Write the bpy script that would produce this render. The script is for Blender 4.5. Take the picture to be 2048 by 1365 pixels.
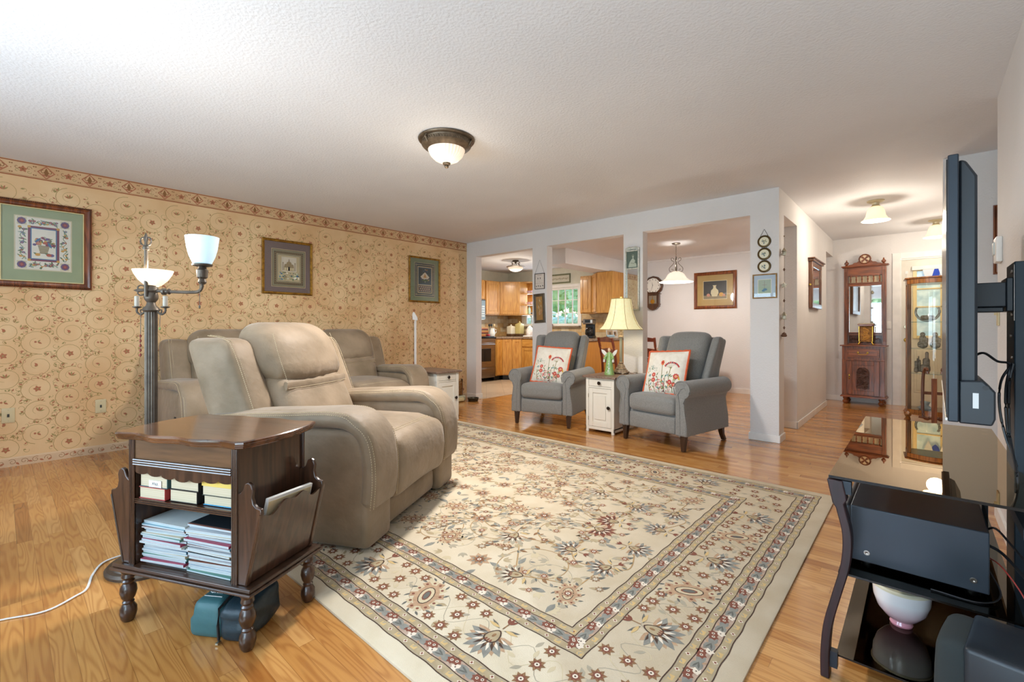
import bpy, bmesh, math, random
from math import sin, cos, pi, radians, sqrt, atan2
from mathutils import Vector, Matrix
from mathutils.bvhtree import BVHTree
for o in list(bpy.data.objects): bpy.data.objects.remove(o)
SC = bpy.context.scene
COL = SC.collection
random.seed(7)

# ------------------------------------------------ camera
cam = bpy.data.cameras.new('camera'); camo = bpy.data.objects.new('camera', cam); COL.objects.link(camo)
cam.sensor_width = 36.0; cam.lens = 36.0*916/2048; cam.shift_y = -(682.5-657)/2048
cam.clip_start = 0.05; cam.clip_end = 200
camo.location = (0, 0, 1.095); camo.rotation_euler = (pi/2, 0, math.atan(819/916))
SC.camera = camo
# ------------------------------------------------ colour management
SC.view_settings.view_transform = 'Standard'; SC.view_settings.look = 'None'
SC.view_settings.gamma = 1; SC.view_settings.use_curve_mapping = False
SC.view_settings.exposure = 0.33
SC.cycles.max_bounces = 8; SC.cycles.diffuse_bounces = 4; SC.cycles.glossy_bounces = 4
SC.cycles.transmission_bounces = 6; SC.cycles.transparent_max_bounces = 12
SC.cycles.sample_clamp_indirect = 6; SC.cycles.caustics_reflective = False; SC.cycles.caustics_refractive = False
SC.cycles.use_denoising = True
# ------------------------------------------------ world: soft daylight sky over greenery
W = bpy.data.worlds.new('daylight'); SC.world = W; W.use_nodes = True
nt = W.node_tree; nt.nodes.clear()
out = nt.nodes.new('ShaderNodeOutputWorld'); bg = nt.nodes.new('ShaderNodeBackground')
sky = nt.nodes.new('ShaderNodeTexSky'); sky.sky_type = 'NISHITA'; sky.sun_disc = False; sky.sun_elevation = radians(40)
bg.inputs[1].default_value = 0.7
nt.links.new(sky.outputs[0], bg.inputs[0]); nt.links.new(bg.outputs[0], out.inputs[0])

def area(name, loc, rot, sx, sy, power, col):
    l = bpy.data.lights.new(name, 'AREA'); l.shape = 'RECTANGLE'; l.size = sx; l.size_y = sy
    l.energy = power; l.color = col
    o = bpy.data.objects.new(name, l); COL.objects.link(o); o.location = loc; o.rotation_euler = rot
    return o
def disk(name, loc, power, col, d=0.26):
    l = bpy.data.lights.new(name, 'AREA'); l.shape = 'DISK'; l.size = d; l.energy = power; l.color = col
    o = bpy.data.objects.new(name, l); COL.objects.link(o); o.location = loc; return o
def point(name, loc, power, col, r=0.05):
    l = bpy.data.lights.new(name, 'POINT'); l.energy = power; l.color = col; l.shadow_soft_size = r
    o = bpy.data.objects.new(name, l); COL.objects.link(o); o.location = loc
    return o
WARM = (1.0, 0.89, 0.74); DAY = (0.64, 0.83, 1.0)
# daylight entering through the windows and patio door in the wall behind the viewpoint
area('window_daylight', (-2.55, -1.70, 1.30), (-pi/2-.6, 0, pi), 2.0, 1.5, 74, DAY)
area('patio_door_daylight', (-0.55, -1.70, 1.10), (-pi/2-.6, 0, pi), 1.35, 1.9, 52, DAY)
area('kitchen_window_daylight', (-6.25, 7.90, 1.6), (-pi/2, 0, 0), 1.0, 0.8, 10, DAY)
# ------------------------------------------------ helpers
def lin(c):
    if isinstance(c, str):
        c = c.lstrip('#'); c = [int(c[i:i+2], 16)/255 for i in (0, 2, 4)]
        c = [x/12.92 if x <= 0.04045 else ((x+0.055)/1.055)**2.4 for x in c]
    return (c[0], c[1], c[2], 1.0)
MATS = {}
def mat(name, c, rough=0.6, metal=0.0, coat=0.0, bump=None, vary=None, emit=None, spec=0.5, sheen=0.0, trans=0.0, ior=1.45):
    """principled material; vary=(colour2, scale, detail, stretch) mixes in a noise; bump=(scale, strength, distance)"""
    if name in MATS: return MATS[name]
    m = bpy.data.materials.new(name); m.use_nodes = True; nt = m.node_tree
    b = nt.nodes['Principled BSDF']
    b.inputs['Base Color'].default_value = lin(c); b.inputs['Roughness'].default_value = rough
    b.inputs['Metallic'].default_value = metal; b.inputs['Coat Weight'].default_value = coat
    b.inputs['Coat Roughness'].default_value = 0.08; b.inputs['Specular IOR Level'].default_value = spec
    b.inputs['Sheen Weight'].default_value = sheen; b.inputs['Transmission Weight'].default_value = trans
    b.inputs['IOR'].default_value = ior
    tc = nt.nodes.new('ShaderNodeTexCoord')
    if vary is None: vary = (tuple(x*0.93 for x in lin(c)[:3]), 9.0, 2.0, (1, 1, 1))
    c2, sc, det, st = vary
    mp = nt.nodes.new('ShaderNodeMapping'); mp.inputs['Scale'].default_value = st
    nz = nt.nodes.new('ShaderNodeTexNoise'); nz.inputs['Scale'].default_value = sc; nz.inputs['Detail'].default_value = det
    rp = nt.nodes.new('ShaderNodeValToRGB'); rp.color_ramp.elements[0].position = 0.35; rp.color_ramp.elements[1].position = 0.65
    rp.color_ramp.elements[0].color = lin(c); rp.color_ramp.elements[1].color = lin(c2)
    nt.links.new(tc.outputs['Object'], mp.inputs[0]); nt.links.new(mp.outputs[0], nz.inputs[0])
    nt.links.new(nz.outputs[0], rp.inputs[0]); nt.links.new(rp.outputs[0], b.inputs['Base Color'])
    if bump:
        bs, bst, bd = bump
        n2 = nt.nodes.new('ShaderNodeTexNoise'); n2.inputs['Scale'].default_value = bs; n2.inputs['Detail'].default_value = 3
        bp = nt.nodes.new('ShaderNodeBump'); bp.inputs['Strength'].default_value = bst; bp.inputs['Distance'].default_value = bd
        nt.links.new(tc.outputs['Object'], n2.inputs[0]); nt.links.new(n2.outputs[0], bp.inputs['Height'])
        nt.links.new(bp.outputs[0], b.inputs['Normal'])
    if emit:
        b.inputs['Emission Color'].default_value = lin(emit[0]); b.inputs['Emission Strength'].default_value = emit[1]
    MATS[name] = m; return m
def wood(name, c1, c2, axis='x', rough=0.35, coat=0.3, scale=1.0, spread=0.6):
    """grained timber, the grain running along the given local axis"""
    if name in MATS: return MATS[name]
    m = bpy.data.materials.new(name); m.use_nodes = True; nt = m.node_tree; b = nt.nodes['Principled BSDF']
    b.inputs['Roughness'].default_value = rough; b.inputs['Coat Weight'].default_value = coat; b.inputs['Coat Roughness'].default_value = 0.12
    tc = nt.nodes.new('ShaderNodeTexCoord'); mp = nt.nodes.new('ShaderNodeMapping')
    s = {'x': (0.09, 1, 1), 'y': (1, 0.09, 1), 'z': (1, 1, 0.09)}[axis]
    mp.inputs['Scale'].default_value = tuple(k*scale for k in s)
    n1 = nt.nodes.new('ShaderNodeTexNoise'); n1.inputs['Scale'].default_value = 12; n1.inputs['Detail'].default_value = 3
    wv = nt.nodes.new('ShaderNodeTexNoise'); wv.inputs['Scale'].default_value = 90; wv.inputs['Detail'].default_value = 5
    sn = nt.nodes.new('ShaderNodeMath'); sn.operation = 'MULTIPLY'; sn.inputs[1].default_value = 42
    s2 = nt.nodes.new('ShaderNodeMath'); s2.operation = 'SINE'
    ad = nt.nodes.new('ShaderNodeMath'); ad.operation = 'MULTIPLY_ADD'; ad.inputs[1].default_value = 0.22
    rp = nt.nodes.new('ShaderNodeValToRGB'); rp.color_ramp.elements[0].position = 0.5-spread/2; rp.color_ramp.elements[1].position = 0.5+spread/2
    rp.color_ramp.elements[0].color = lin(c2); rp.color_ramp.elements[1].color = lin(c1)
    L = nt.links.new
    L(tc.outputs['Object'], mp.inputs[0]); L(mp.outputs[0], n1.inputs[0]); L(mp.outputs[0], wv.inputs[0])
    L(n1.outputs[0], sn.inputs[0]); L(sn.outputs[0], s2.inputs[0]); L(s2.outputs[0], ad.inputs[0]); L(wv.outputs[0], ad.inputs[2])
    L(ad.outputs[0], rp.inputs[0]); L(rp.outputs[0], b.inputs['Base Color'])
    MATS[name] = m; return m
def thin_glass(name, tint=(1, 1, 1), rough=0.0, ior=1.5, extra=0.0, refl=(1, 1, 1)):
    if name in MATS: return MATS[name]
    m = bpy.data.materials.new(name); m.use_nodes = True; nt = m.node_tree; nt.nodes.clear(); L = nt.links.new
    o = nt.nodes.new('ShaderNodeOutputMaterial'); mx = nt.nodes.new('ShaderNodeMixShader')
    t = nt.nodes.new('ShaderNodeBsdfTransparent'); t.inputs[0].default_value = (*tint, 1)
    g = nt.nodes.new('ShaderNodeBsdfGlossy'); g.inputs['Roughness'].default_value = rough; g.inputs[0].default_value = (*refl, 1)
    f = nt.nodes.new('ShaderNodeFresnel'); f.inputs[0].default_value = ior
    a = nt.nodes.new('ShaderNodeMath'); a.operation = 'ADD'; a.inputs[1].default_value = extra; a.use_clamp = True
    L(f.outputs[0], a.inputs[0]); L(a.outputs[0], mx.inputs[0]); L(t.outputs[0], mx.inputs[1]); L(g.outputs[0], mx.inputs[2]); L(mx.outputs[0], o.inputs[0])
    MATS[name] = m; return m

def tag(o, label=None, cat=None, group=None, kind=None):
    if label: o['label'] = label
    if cat: o['category'] = cat
    if group: o['group'] = group
    if kind: o['kind'] = kind
    return o
def thing(name, label, cat, loc=(0, 0, 0), rz=0.0, group=None):
    o = bpy.data.objects.new(name, None); COL.objects.link(o); o.empty_display_size = 0.1
    o.location = loc; o.rotation_euler = (0, 0, rz)
    return tag(o, label, cat, group)
def copy_tree(o, parent=None):
    c = o.copy(); COL.objects.link(c); c.parent = parent
    for ch in list(o.children): copy_tree(ch, c)
    return c

class MB:
    """collects geometry for one mesh"""
    def __init__(s, M=None): s.v = []; s.f = []; s.mi = []; s.M = M
    def add(s, vs, fs, mi=0):
        n = len(s.v)
        s.v += [tuple(s.M @ Vector(p)) for p in vs] if s.M is not None else [tuple(p) for p in vs]
        s.f += [tuple(i+n for i in f) for f in fs]; s.mi += [mi]*len(fs)
        return s
    def box(s, x0, x1, y0, y1, z0, z1, mi=0):
        if x0 > x1: x0, x1 = x1, x0
        if y0 > y1: y0, y1 = y1, y0
        if z0 > z1: z0, z1 = z1, z0
        v = [(x, y, z) for z in (z0, z1) for y in (y0, y1) for x in (x0, x1)]
        return s.add(v, [(0, 2, 3, 1), (4, 5, 7, 6), (0, 1, 5, 4), (2, 6, 7, 3), (0, 4, 6, 2), (1, 3, 7, 5)], mi)
    def soft(s, c, size, r, puff=(0, 0, 0), n=10, mi=0, fn=None):
        """rounded, optionally puffed box; fn(x,y,z) warps it afterwards (coordinates relative to c)"""
        hx, hy, hz = size[0]/2, size[1]/2, size[2]/2
        r = min(r, hx, hy, hz); idx = {}; vs = []; fs = []
        def coord(i, h):
            # denser near the edges
            k = n//4 or 1
            if i <= k: return -h + r*(1-cos(pi/2*i/k))*1.0
            if i >= n-k: return h - r*(1-cos(pi/2*(n-i)/k))*1.0
            return -h+r + (2*h-2*r)*(i-k)/(n-2*k)
        def pt(i, j, k):
            key = (i, j, k)
            if key in idx: return idx[key]
            p = Vector((coord(i, hx), coord(j, hy), coord(k, hz)))
            q = Vector((max(-hx+r, min(hx-r, p.x)), max(-hy+r, min(hy-r, p.y)), max(-hz+r, min(hz-r, p.z))))
            d = p-q
            if d.length > 1e-9 and r > 0: p = q+d.normalized()*r
            u, v, w = (p.x/hx if hx else 0), (p.y/hy if hy else 0), (p.z/hz if hz else 0)
            fx, fy, fz = max(0, 1-u*u), max(0, 1-v*v), max(0, 1-w*w)
            p = Vector((p.x+puff[0]*u*sqrt(fy*fz), p.y+puff[1]*v*sqrt(fx*fz), p.z+puff[2]*w*sqrt(fx*fy)))
            if fn: p = Vector(fn(p.x, p.y, p.z))
            vs.append((p.x+c[0], p.y+c[1], p.z+c[2])); idx[key] = len(vs)-1; return idx[key]
        for a in range(n):
            for b in range(n):
                fs.append((pt(a, b, 0), pt(a, b+1, 0), pt(a+1, b+1, 0), pt(a+1, b, 0)))
                fs.append((pt(a, b, n), pt(a+1, b, n), pt(a+1, b+1, n), pt(a, b+1, n)))
                fs.append((pt(a, 0, b), pt(a+1, 0, b), pt(a+1, 0, b+1), pt(a, 0, b+1)))
                fs.append((pt(a, n, b), pt(a, n, b+1), pt(a+1, n, b+1), pt(a+1, n, b)))
                fs.append((pt(0, a, b), pt(0, a, b+1), pt(0, a+1, b+1), pt(0, a+1, b)))
                fs.append((pt(n, a, b), pt(n, a+1, b), pt(n, a+1, b+1), pt(n, a, b+1)))
        return s.add(vs, fs, mi)
    def frame(s, T, up=Vector((0, 0, 1))):
        T = T.normalized()
        if abs(T.dot(up)) > 0.98: up = Vector((0, 1, 0)) if abs(T.y) < 0.9 else Vector((1, 0, 0))
        X = up.cross(T).normalized(); Y = T.cross(X).normalized()
        return X, Y
    def sweep(s, path, prof, mi=0, closed=False, cap=True, up=(0, 0, 1), scale=None, twist=None):
        """profile points (a,b) -> a along side, b along up"""
        P = [Vector(p) for p in path]; n = len(P); m = len(prof); vs = []; fs = []
        U = Vector(up)
        for i, p in enumerate(P):
            if closed: T = P[(i+1) % n]-P[i-1]
            else: T = P[min(i+1, n-1)]-P[max(i-1, 0)]
            if T.length < 1e-9: T = Vector((0, 0, 1))
            X, Y = s.frame(T, U)
            k = scale[i] if scale else 1
            for a, b in prof: vs.append(p+X*a*k+Y*b*k)
        for i in range(n if closed else n-1):
            j = (i+1) % n
            for q in range(m):
                w = (q+1) % m; fs.append((i*m+q, i*m+w, j*m+w, j*m+q))
        if cap and not closed: fs += [tuple(range(m))[::-1], tuple((n-1)*m+q for q in range(m))]
        return s.add(vs, fs, mi)
    def tube(s, path, r, n=8, mi=0, closed=False, cap=True):
        rs = r if isinstance(r, (list, tuple)) else None
        base = 1.0 if rs else r
        prof = [(base*cos(2*pi*q/n), base*sin(2*pi*q/n)) for q in range(n)]
        return s.sweep(path, prof, mi, closed, cap, scale=rs)
    def cyl(s, c, r, h, n=24, mi=0, r2=None): return s.lathe([(r, 0), (r if r2 is None else r2, h)], c, n, mi)
    def ring(s, a0, a1, b0, b1, t, c0, c1, plane='xz', mi=0):
        """rectangular frame of members t wide, mitre free, no overlapping faces"""
        for p in ((a0, a0+t, b0, b1), (a1-t, a1, b0, b1), (a0+t, a1-t, b0, b0+t), (a0+t, a1-t, b1-t, b1)):
            if plane == 'xz': s.box(p[0], p[1], c0, c1, p[2], p[3], mi)
            else: s.box(c0, c1, p[0], p[1], p[2], p[3], mi)
        return s
    def lathe(s, prof, c=(0, 0, 0), n=24, mi=0, axis='z', cap=True, wob=None, sx=1, sy=1):
        vs = []; fs = []; m = len(prof)
        for i in range(n):
            a = 2*pi*i/n
            for (r, z) in prof:
                k = wob(a, z) if wob else 1
                x, y = r*k*cos(a)*sx, r*k*sin(a)*sy
                if axis == 'z': vs.append((c[0]+x, c[1]+y, c[2]+z))
                elif axis == 'x': vs.append((c[0]+z, c[1]+x, c[2]+y))
                else: vs.append((c[0]+y, c[1]+z, c[2]+x))
        for i in range(n):
            j = (i+1) % n
            for q in range(m-1): fs.append((i*m+q, j*m+q, j*m+q+1, i*m+q+1))
        if cap:
            if prof[0][0] > 1e-6: fs.append(tuple(i*m for i in range(n))[::-1])
            if prof[-1][0] > 1e-6: fs.append(tuple(i*m+m-1 for i in range(n)))
        return s.add(vs, fs, mi)
    def prism(s, pts, a0, a1, plane='xy', mi=0):
        """outline extruded from a0 to a1 along the axis normal to the plane"""
        def P(p, a):
            if plane == 'xy': return (p[0], p[1], a)
            if plane == 'xz': return (p[0], a, p[1])
            return (a, p[0], p[1])
        n = len(pts); vs = [P(p, a0) for p in pts]+[P(p, a1) for p in pts]
        fs = [tuple(range(n))[::-1], tuple(range(n, 2*n))]+[(i, (i+1) % n, n+(i+1) % n, n+i) for i in range(n)]
        return s.add(vs, fs, mi)
    def grid(s, fn, nu, nv, mi=0):
        vs = [fn(i/nu, j/nv) for j in range(nv+1) for i in range(nu+1)]
        fs = [(j*(nu+1)+i, j*(nu+1)+i+1, (j+1)*(nu+1)+i+1, (j+1)*(nu+1)+i) for j in range(nv) for i in range(nu)]
        return s.add(vs, fs, mi)
    def text(s, txt, size, M, mi=0, depth=0.0006, align='CENTER', shear=0.0):
        cu = bpy.data.curves.new('t', 'FONT'); cu.body = txt; cu.size = size; cu.extrude = depth; cu.align_x = align
        cu.align_y = 'CENTER'; cu.resolution_u = 2; cu.shear = shear
        o = bpy.data.objects.new('t', cu); COL.objects.link(o)
        me = o.to_mesh()
        s.add([M @ v.co for v in me.vertices], [tuple(p.vertices) for p in me.polygons], mi)
        o.to_mesh_clear(); bpy.data.objects.remove(o); bpy.data.curves.remove(cu)
        return s
    def build(s, name, mats, parent=None, bevel=0, subd=0, sharp=35, loc=None, seg=2):
        me = bpy.data.meshes.new(name); me.from_pydata(s.v, [], s.f); 
        if not isinstance(mats, (list, tuple)): mats = [mats]
        for m in mats: me.materials.append(m)
        me.polygons.foreach_set('material_index', s.mi); me.polygons.foreach_set('use_smooth', [True]*len(s.f))
        bm = bmesh.new(); bm.from_mesh(me); bmesh.ops.recalc_face_normals(bm, faces=bm.faces); bm.to_mesh(me); bm.free()
        me.set_sharp_from_angle(angle=radians(sharp)); me.update()
        o = bpy.data.objects.new(name, me); COL.objects.link(o)
        if parent is not None: o.parent = parent
        if loc: o.location = loc
        if bevel:
            b = o.modifiers.new('bevel', 'BEVEL'); b.width = bevel; b.segments = seg; b.limit_method = 'ANGLE'; b.angle_limit = radians(40)
            b.harden_normals = False
        if subd:
            b = o.modifiers.new('sub', 'SUBSURF'); b.levels = subd; b.render_levels = subd
        return o

def arc(cx, cy, r, a0, a1, n=10): return [(cx+r*cos(a0+(a1-a0)*i/n), cy+r*sin(a0+(a1-a0)*i/n)) for i in range(n+1)]
def smooth_path(pts, k=6):
    """Catmull-Rom through the points"""
    P = [Vector(p) for p in pts]; P = [P[0]*2-P[1]]+P+[P[-1]*2-P[-2]]; out = []
    for i in range(1, len(P)-2):
        for j in range(k):
            t = j/k; a, b, c, d = P[i-1], P[i], P[i+1], P[i+2]
            out.append(0.5*((2*b)+(c-a)*t+(2*a-5*b+4*c-d)*t*t+(3*b-a-3*c+d)*t**3))
    out.append(P[-2]); return out

class Art:
    """flat coloured shapes laid on a surface: fn(u, v, lift) -> 3D point"""
    def __init__(s, mb, fn, eps=0.0002): s.mb = mb; s.fn = fn; s.eps = eps
    n = 0
    def poly(s, pts, mi, lay=1):
        s.n = (s.n+1) % 40; lay = lay+s.n*.02
        s.mb.add([s.fn(p[0], p[1], lay*s.eps) for p in pts], [tuple(range(len(pts)))], mi)
    def stroke(s, pts, w, mi, lay=1, w2=None):
        n = len(pts)
        if n < 2: return
        s.n = (s.n+1) % 40; lay = lay+s.n*.02
        vs = []
        for i in range(n):
            a = pts[max(0, i-1)]; b = pts[min(n-1, i+1)]
            dx, dy = b[0]-a[0], b[1]-a[1]; L = sqrt(dx*dx+dy*dy) or 1
            ww = w if w2 is None else w+(w2-w)*i/(n-1)
            nx, ny = -dy/L*ww/2, dx/L*ww/2
            vs += [s.fn(pts[i][0]+nx, pts[i][1]+ny, lay*s.eps), s.fn(pts[i][0]-nx, pts[i][1]-ny, lay*s.eps)]
        s.mb.add(vs, [(2*i, 2*i+1, 2*i+3, 2*i+2) for i in range(n-1)], mi)
    def ell(s, c, rx, ry, mi, lay=1, rot=0, n=12):
        s.poly([(c[0]+rx*cos(t)*cos(rot)-ry*sin(t)*sin(rot), c[1]+rx*cos(t)*sin(rot)+ry*sin(t)*cos(rot)) for t in [2*pi*i/n for i in range(n)]], mi, lay)
    def rect(s, u0, v0, u1, v1, mi, lay=1): s.poly([(u0, v0), (u1, v0), (u1, v1), (u0, v1)], mi, lay)
    def leaf(s, c, ang, L, Wd, mi, lay=1):
        p = []
        for t, w in ((0, 0), (.25, .8), (.5, 1), (.75, .6), (1, 0), (.75, -.6), (.5, -1), (.25, -.8)):
            a, b = t*L, w*Wd/2
            p.append((c[0]+a*cos(ang)-b*sin(ang), c[1]+a*sin(ang)+b*cos(ang)))
        s.poly(p, mi, lay)
    def star(s, c, r1, r2, k, mi, lay=1, rot=0, sx=1, sy=1):
        s.poly([(c[0]+sx*(r1 if i % 2 == 0 else r2)*cos(rot+pi*i/k), c[1]+sy*(r1 if i % 2 == 0 else r2)*sin(rot+pi*i/k)) for i in range(2*k)], mi, lay)
    def spiral(s, c, r0, r1, a0, turns, w, mi, lay=1, n=28, w2=None):
        pts = []
        for i in range(n+1):
            t = i/n; a = a0+turns*2*pi*t; r = r0+(r1-r0)*t
            pts.append((c[0]+r*cos(a), c[1]+r*sin(a)))
        s.stroke(pts, w, mi, lay, w2); return pts
# ================================================================= the setting
def floor_material():
    m = bpy.data.materials.new('oak_strip_floor'); m.use_nodes = True; nt = m.node_tree; b = nt.nodes['Principled BSDF']; L = nt.links.new
    def N(t, **k):
        n = nt.nodes.new(t)
        for a, v in k.items(): setattr(n, a, v)
        return n
    def MA(op, a, bb=None, c=None):
        n = N('ShaderNodeMath', operation=op)
        for i, x in enumerate((a, bb, c)):
            if x is None: continue
            if isinstance(x, (int, float)): n.inputs[i].default_value = x
            else: L(x, n.inputs[i])
        return n.outputs[0]
    tc = N('ShaderNodeTexCoord'); sp = N('ShaderNodeSeparateXYZ'); L(tc.outputs['Object'], sp.inputs[0])
    x, y = sp.outputs[0], sp.outputs[1]
    yr = MA('DIVIDE', y, 0.057); row = MA('FLOOR', yr); fr = MA('FRACT', yr)
    wn = N('ShaderNodeTexWhiteNoise', noise_dimensions='1D'); L(row, wn.inputs['W'])
    xo = MA('MULTIPLY_ADD', wn.outputs['Value'], 7.3, x); xr = MA('DIVIDE', xo, 0.78); bid = MA('FLOOR', xr); fx = MA('FRACT', xr)
    cb = N('ShaderNodeCombineXYZ'); L(row, cb.inputs[0]); L(bid, cb.inputs[1])
    w2 = N('ShaderNodeTexWhiteNoise', noise_dimensions='2D'); L(cb.outputs[0], w2.inputs['Vector'])
    rp = N('ShaderNodeValToRGB'); e = rp.color_ramp.elements
    e[0].color = lin('#AD7238'); e[1].color = lin('#DAA564'); e[0].position = 0; e[1].position = 1
    q = rp.color_ramp.elements.new(0.22); q.color = lin('#C28848'); q = rp.color_ramp.elements.new(0.75); q.color = lin('#CE9653')
    L(w2.outputs['Value'], rp.inputs[0])
    # grain: stretched along the boards, shifted per board
    cb2 = N('ShaderNodeCombineXYZ'); L(MA('MULTIPLY', x, 0.9), cb2.inputs[0]); L(MA('MULTIPLY', y, 9.0), cb2.inputs[1]); L(MA('MULTIPLY', w2.outputs['Value'], 40), cb2.inputs[2])
    n1 = N('ShaderNodeTexNoise'); n1.inputs['Scale'].default_value = 1.6; n1.inputs['Detail'].default_value = 1.5; L(cb2.outputs[0], n1.inputs[0])
    sn = MA('SINE', MA('MULTIPLY', n1.outputs[0], 75.0)); sn = MA('MULTIPLY_ADD', sn, 0.5, 0.5); sn = MA('POWER', sn, 2.0)
    cb3 = N('ShaderNodeCombineXYZ'); L(MA('MULTIPLY', x, 6.0), cb3.inputs[0]); L(MA('MULTIPLY', y, 260.0), cb3.inputs[1]); L(w2.outputs['Value'], cb3.inputs[2])
    n2 = N('ShaderNodeTexNoise'); n2.inputs['Scale'].default_value = 1.0; n2.inputs['Detail'].default_value = 3; L(cb3.outputs[0], n2.inputs[0])
    g = MA('ADD', MA('MULTIPLY', sn, 0.30), MA('MULTIPLY', n2.outputs[0], 0.25))
    mx = N('ShaderNodeMix', data_type='RGBA', blend_type='MULTIPLY'); L(g, mx.inputs[0]); L(rp.outputs[0], mx.inputs[6]); mx.inputs[7].default_value = lin('#A56E38')
    # seams
    s1 = MA('LESS_THAN', fr, 0.025); s2 = MA('LESS_THAN', fx, 0.0022); sm = MA('MAXIMUM', s1, s2)
    m2 = N('ShaderNodeMix', data_type='RGBA', blend_type='MULTIPLY'); L(MA('MULTIPLY', sm, 0.45), m2.inputs[0]); L(mx.outputs[2], m2.inputs[6]); m2.inputs[7].default_value = lin('#6B4220')
    L(m2.outputs[2], b.inputs['Base Color'])
    b.inputs['Roughness'].default_value = 0.20; b.inputs['Coat Weight'].default_value = 0.35; b.inputs['Coat Roughness'].default_value = 0.10
    nb = N('ShaderNodeTexNoise'); nb.inputs['Scale'].default_value = 5; L(tc.outputs['Object'], nb.inputs[0])
    bp = N('ShaderNodeBump'); bp.inputs['Strength'].default_value = 0.12; bp.inputs['Distance'].default_value = 0.004
    L(MA('ADD', nb.outputs[0], MA('MULTIPLY', sn, 0.04)), bp.inputs['Height']); L(bp.outputs[0], b.inputs['Normal']); L(bp.outputs[0], b.inputs['Coat Normal'])
    return m
def tile_material(name, c1, c2, grout, w, h, sx=0.5):
    m = bpy.data.materials.new(name); m.use_nodes = True; nt = m.node_tree; b = nt.nodes['Principled BSDF']; L = nt.links.new
    tc = nt.nodes.new('ShaderNodeTexCoord'); br = nt.nodes.new('ShaderNodeTexBrick'); br.offset = sx
    br.inputs['Color1'].default_value = lin(c1); br.inputs['Color2'].default_value = lin(c2); br.inputs['Mortar'].default_value = lin(grout)
    br.inputs['Scale'].default_value = 1; br.inputs['Brick Width'].default_value = w; br.inputs['Row Height'].default_value = h; br.inputs['Mortar Size'].default_value = 0.004
    nz = nt.nodes.new('ShaderNodeTexNoise'); nz.inputs['Scale'].default_value = 14; nz.inputs['Detail'].default_value = 4
    mx = nt.nodes.new('ShaderNodeMix'); mx.data_type = 'RGBA'; mx.blend_type = 'MULTIPLY'; mx.inputs[0].default_value = 0.45
    L(br.outputs[0], mx.inputs[6]); L(nz.outputs[0], mx.inputs[7])
    g = nt.nodes.new('ShaderNodeBrightContrast'); g.inputs[1].default_value = 0.08; L(mx.outputs[2], g.inputs[0]); L(g.outputs[0], b.inputs['Base Color'])
    L(tc.outputs['Object'], nz.inputs[0]); b.inputs['Roughness'].default_value = 0.35
    return m, tc, br
M_floor = floor_material()
M_wall = mat('painted_drywall', '#E3DFDD', 0.7, vary=('#DFDBD8', 2.0, 2, (1, 1, 1)), bump=(75, 0.45, 0.006))
M_ceil = mat('textured_ceiling', '#E9E9EB', 0.75, vary=('#E5E5E7', 1.5, 2, (1, 1, 1)), bump=(70, 0.55, 0.006))
M_trim = mat('white_trim_paint', '#EDE9E4', 0.45)
M_paper = mat('wallpaper_ground', '#D8AF7E', 0.62, vary=('#E4C496', 2.6, 6, (1, 1, 1)), bump=(160, 0.1, 0.002))
P_vine = mat('wallpaper_vine', '#A0864F', 0.7); P_rust = mat('wallpaper_rust', '#B2704F', 0.7)
P_olive = mat('wallpaper_olive', '#A0905A', 0.7); P_border = mat('wallpaper_border_ground', '#CDA477', 0.62, vary=('#D9B78C', 5, 4, (1, 1, 1)))
P_brown = mat('wallpaper_brown', '#8E6238', 0.7); P_edge = mat('wallpaper_edge_line', '#9C5530', 0.7)

def struct(name, mb, m, **k): return tag(mb.build(name, m, **k), kind='structure')
H = 2.44
# floors
struct('floor', MB().box(-5.44, 1.7, -1.92, 8.6, -0.05, 0.0), M_floor)
mt, tcn, br = tile_material('kitchen_floor_tile', '#C9AE8E', '#B79A78', '#9C8464', 0.30, 0.30, 0.0)
mpn = mt.node_tree.nodes.new('ShaderNodeMapping'); mpn.inputs['Rotation'].default_value = (0, 0, radians(45))
mt.node_tree.links.new(tcn.outputs['Object'], mpn.inputs[0]); mt.node_tree.links.new(mpn.outputs[0], br.inputs[0])
struct('floor', MB().box(-7.4, -5.05, 4.94, 8.1, -0.045, 0.004), mt)
# ceilings
struct('ceiling', MB().box(-5.5, 1.75, -1.92, 5.06, H, H+0.06).box(-1.15, 1.75, 5.06, 8.65, H, H+0.06), M_ceil)
struct('ceiling', MB().box(-7.4, -1.15, 5.06, 8.42, 2.38, 2.44), M_ceil)
struct('ceiling', MB().box(-4.62, -4.24, 6.02, 7.97, 2.135, 2.38), M_wall)     # boxed soffit over the peninsula cupboards

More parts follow.
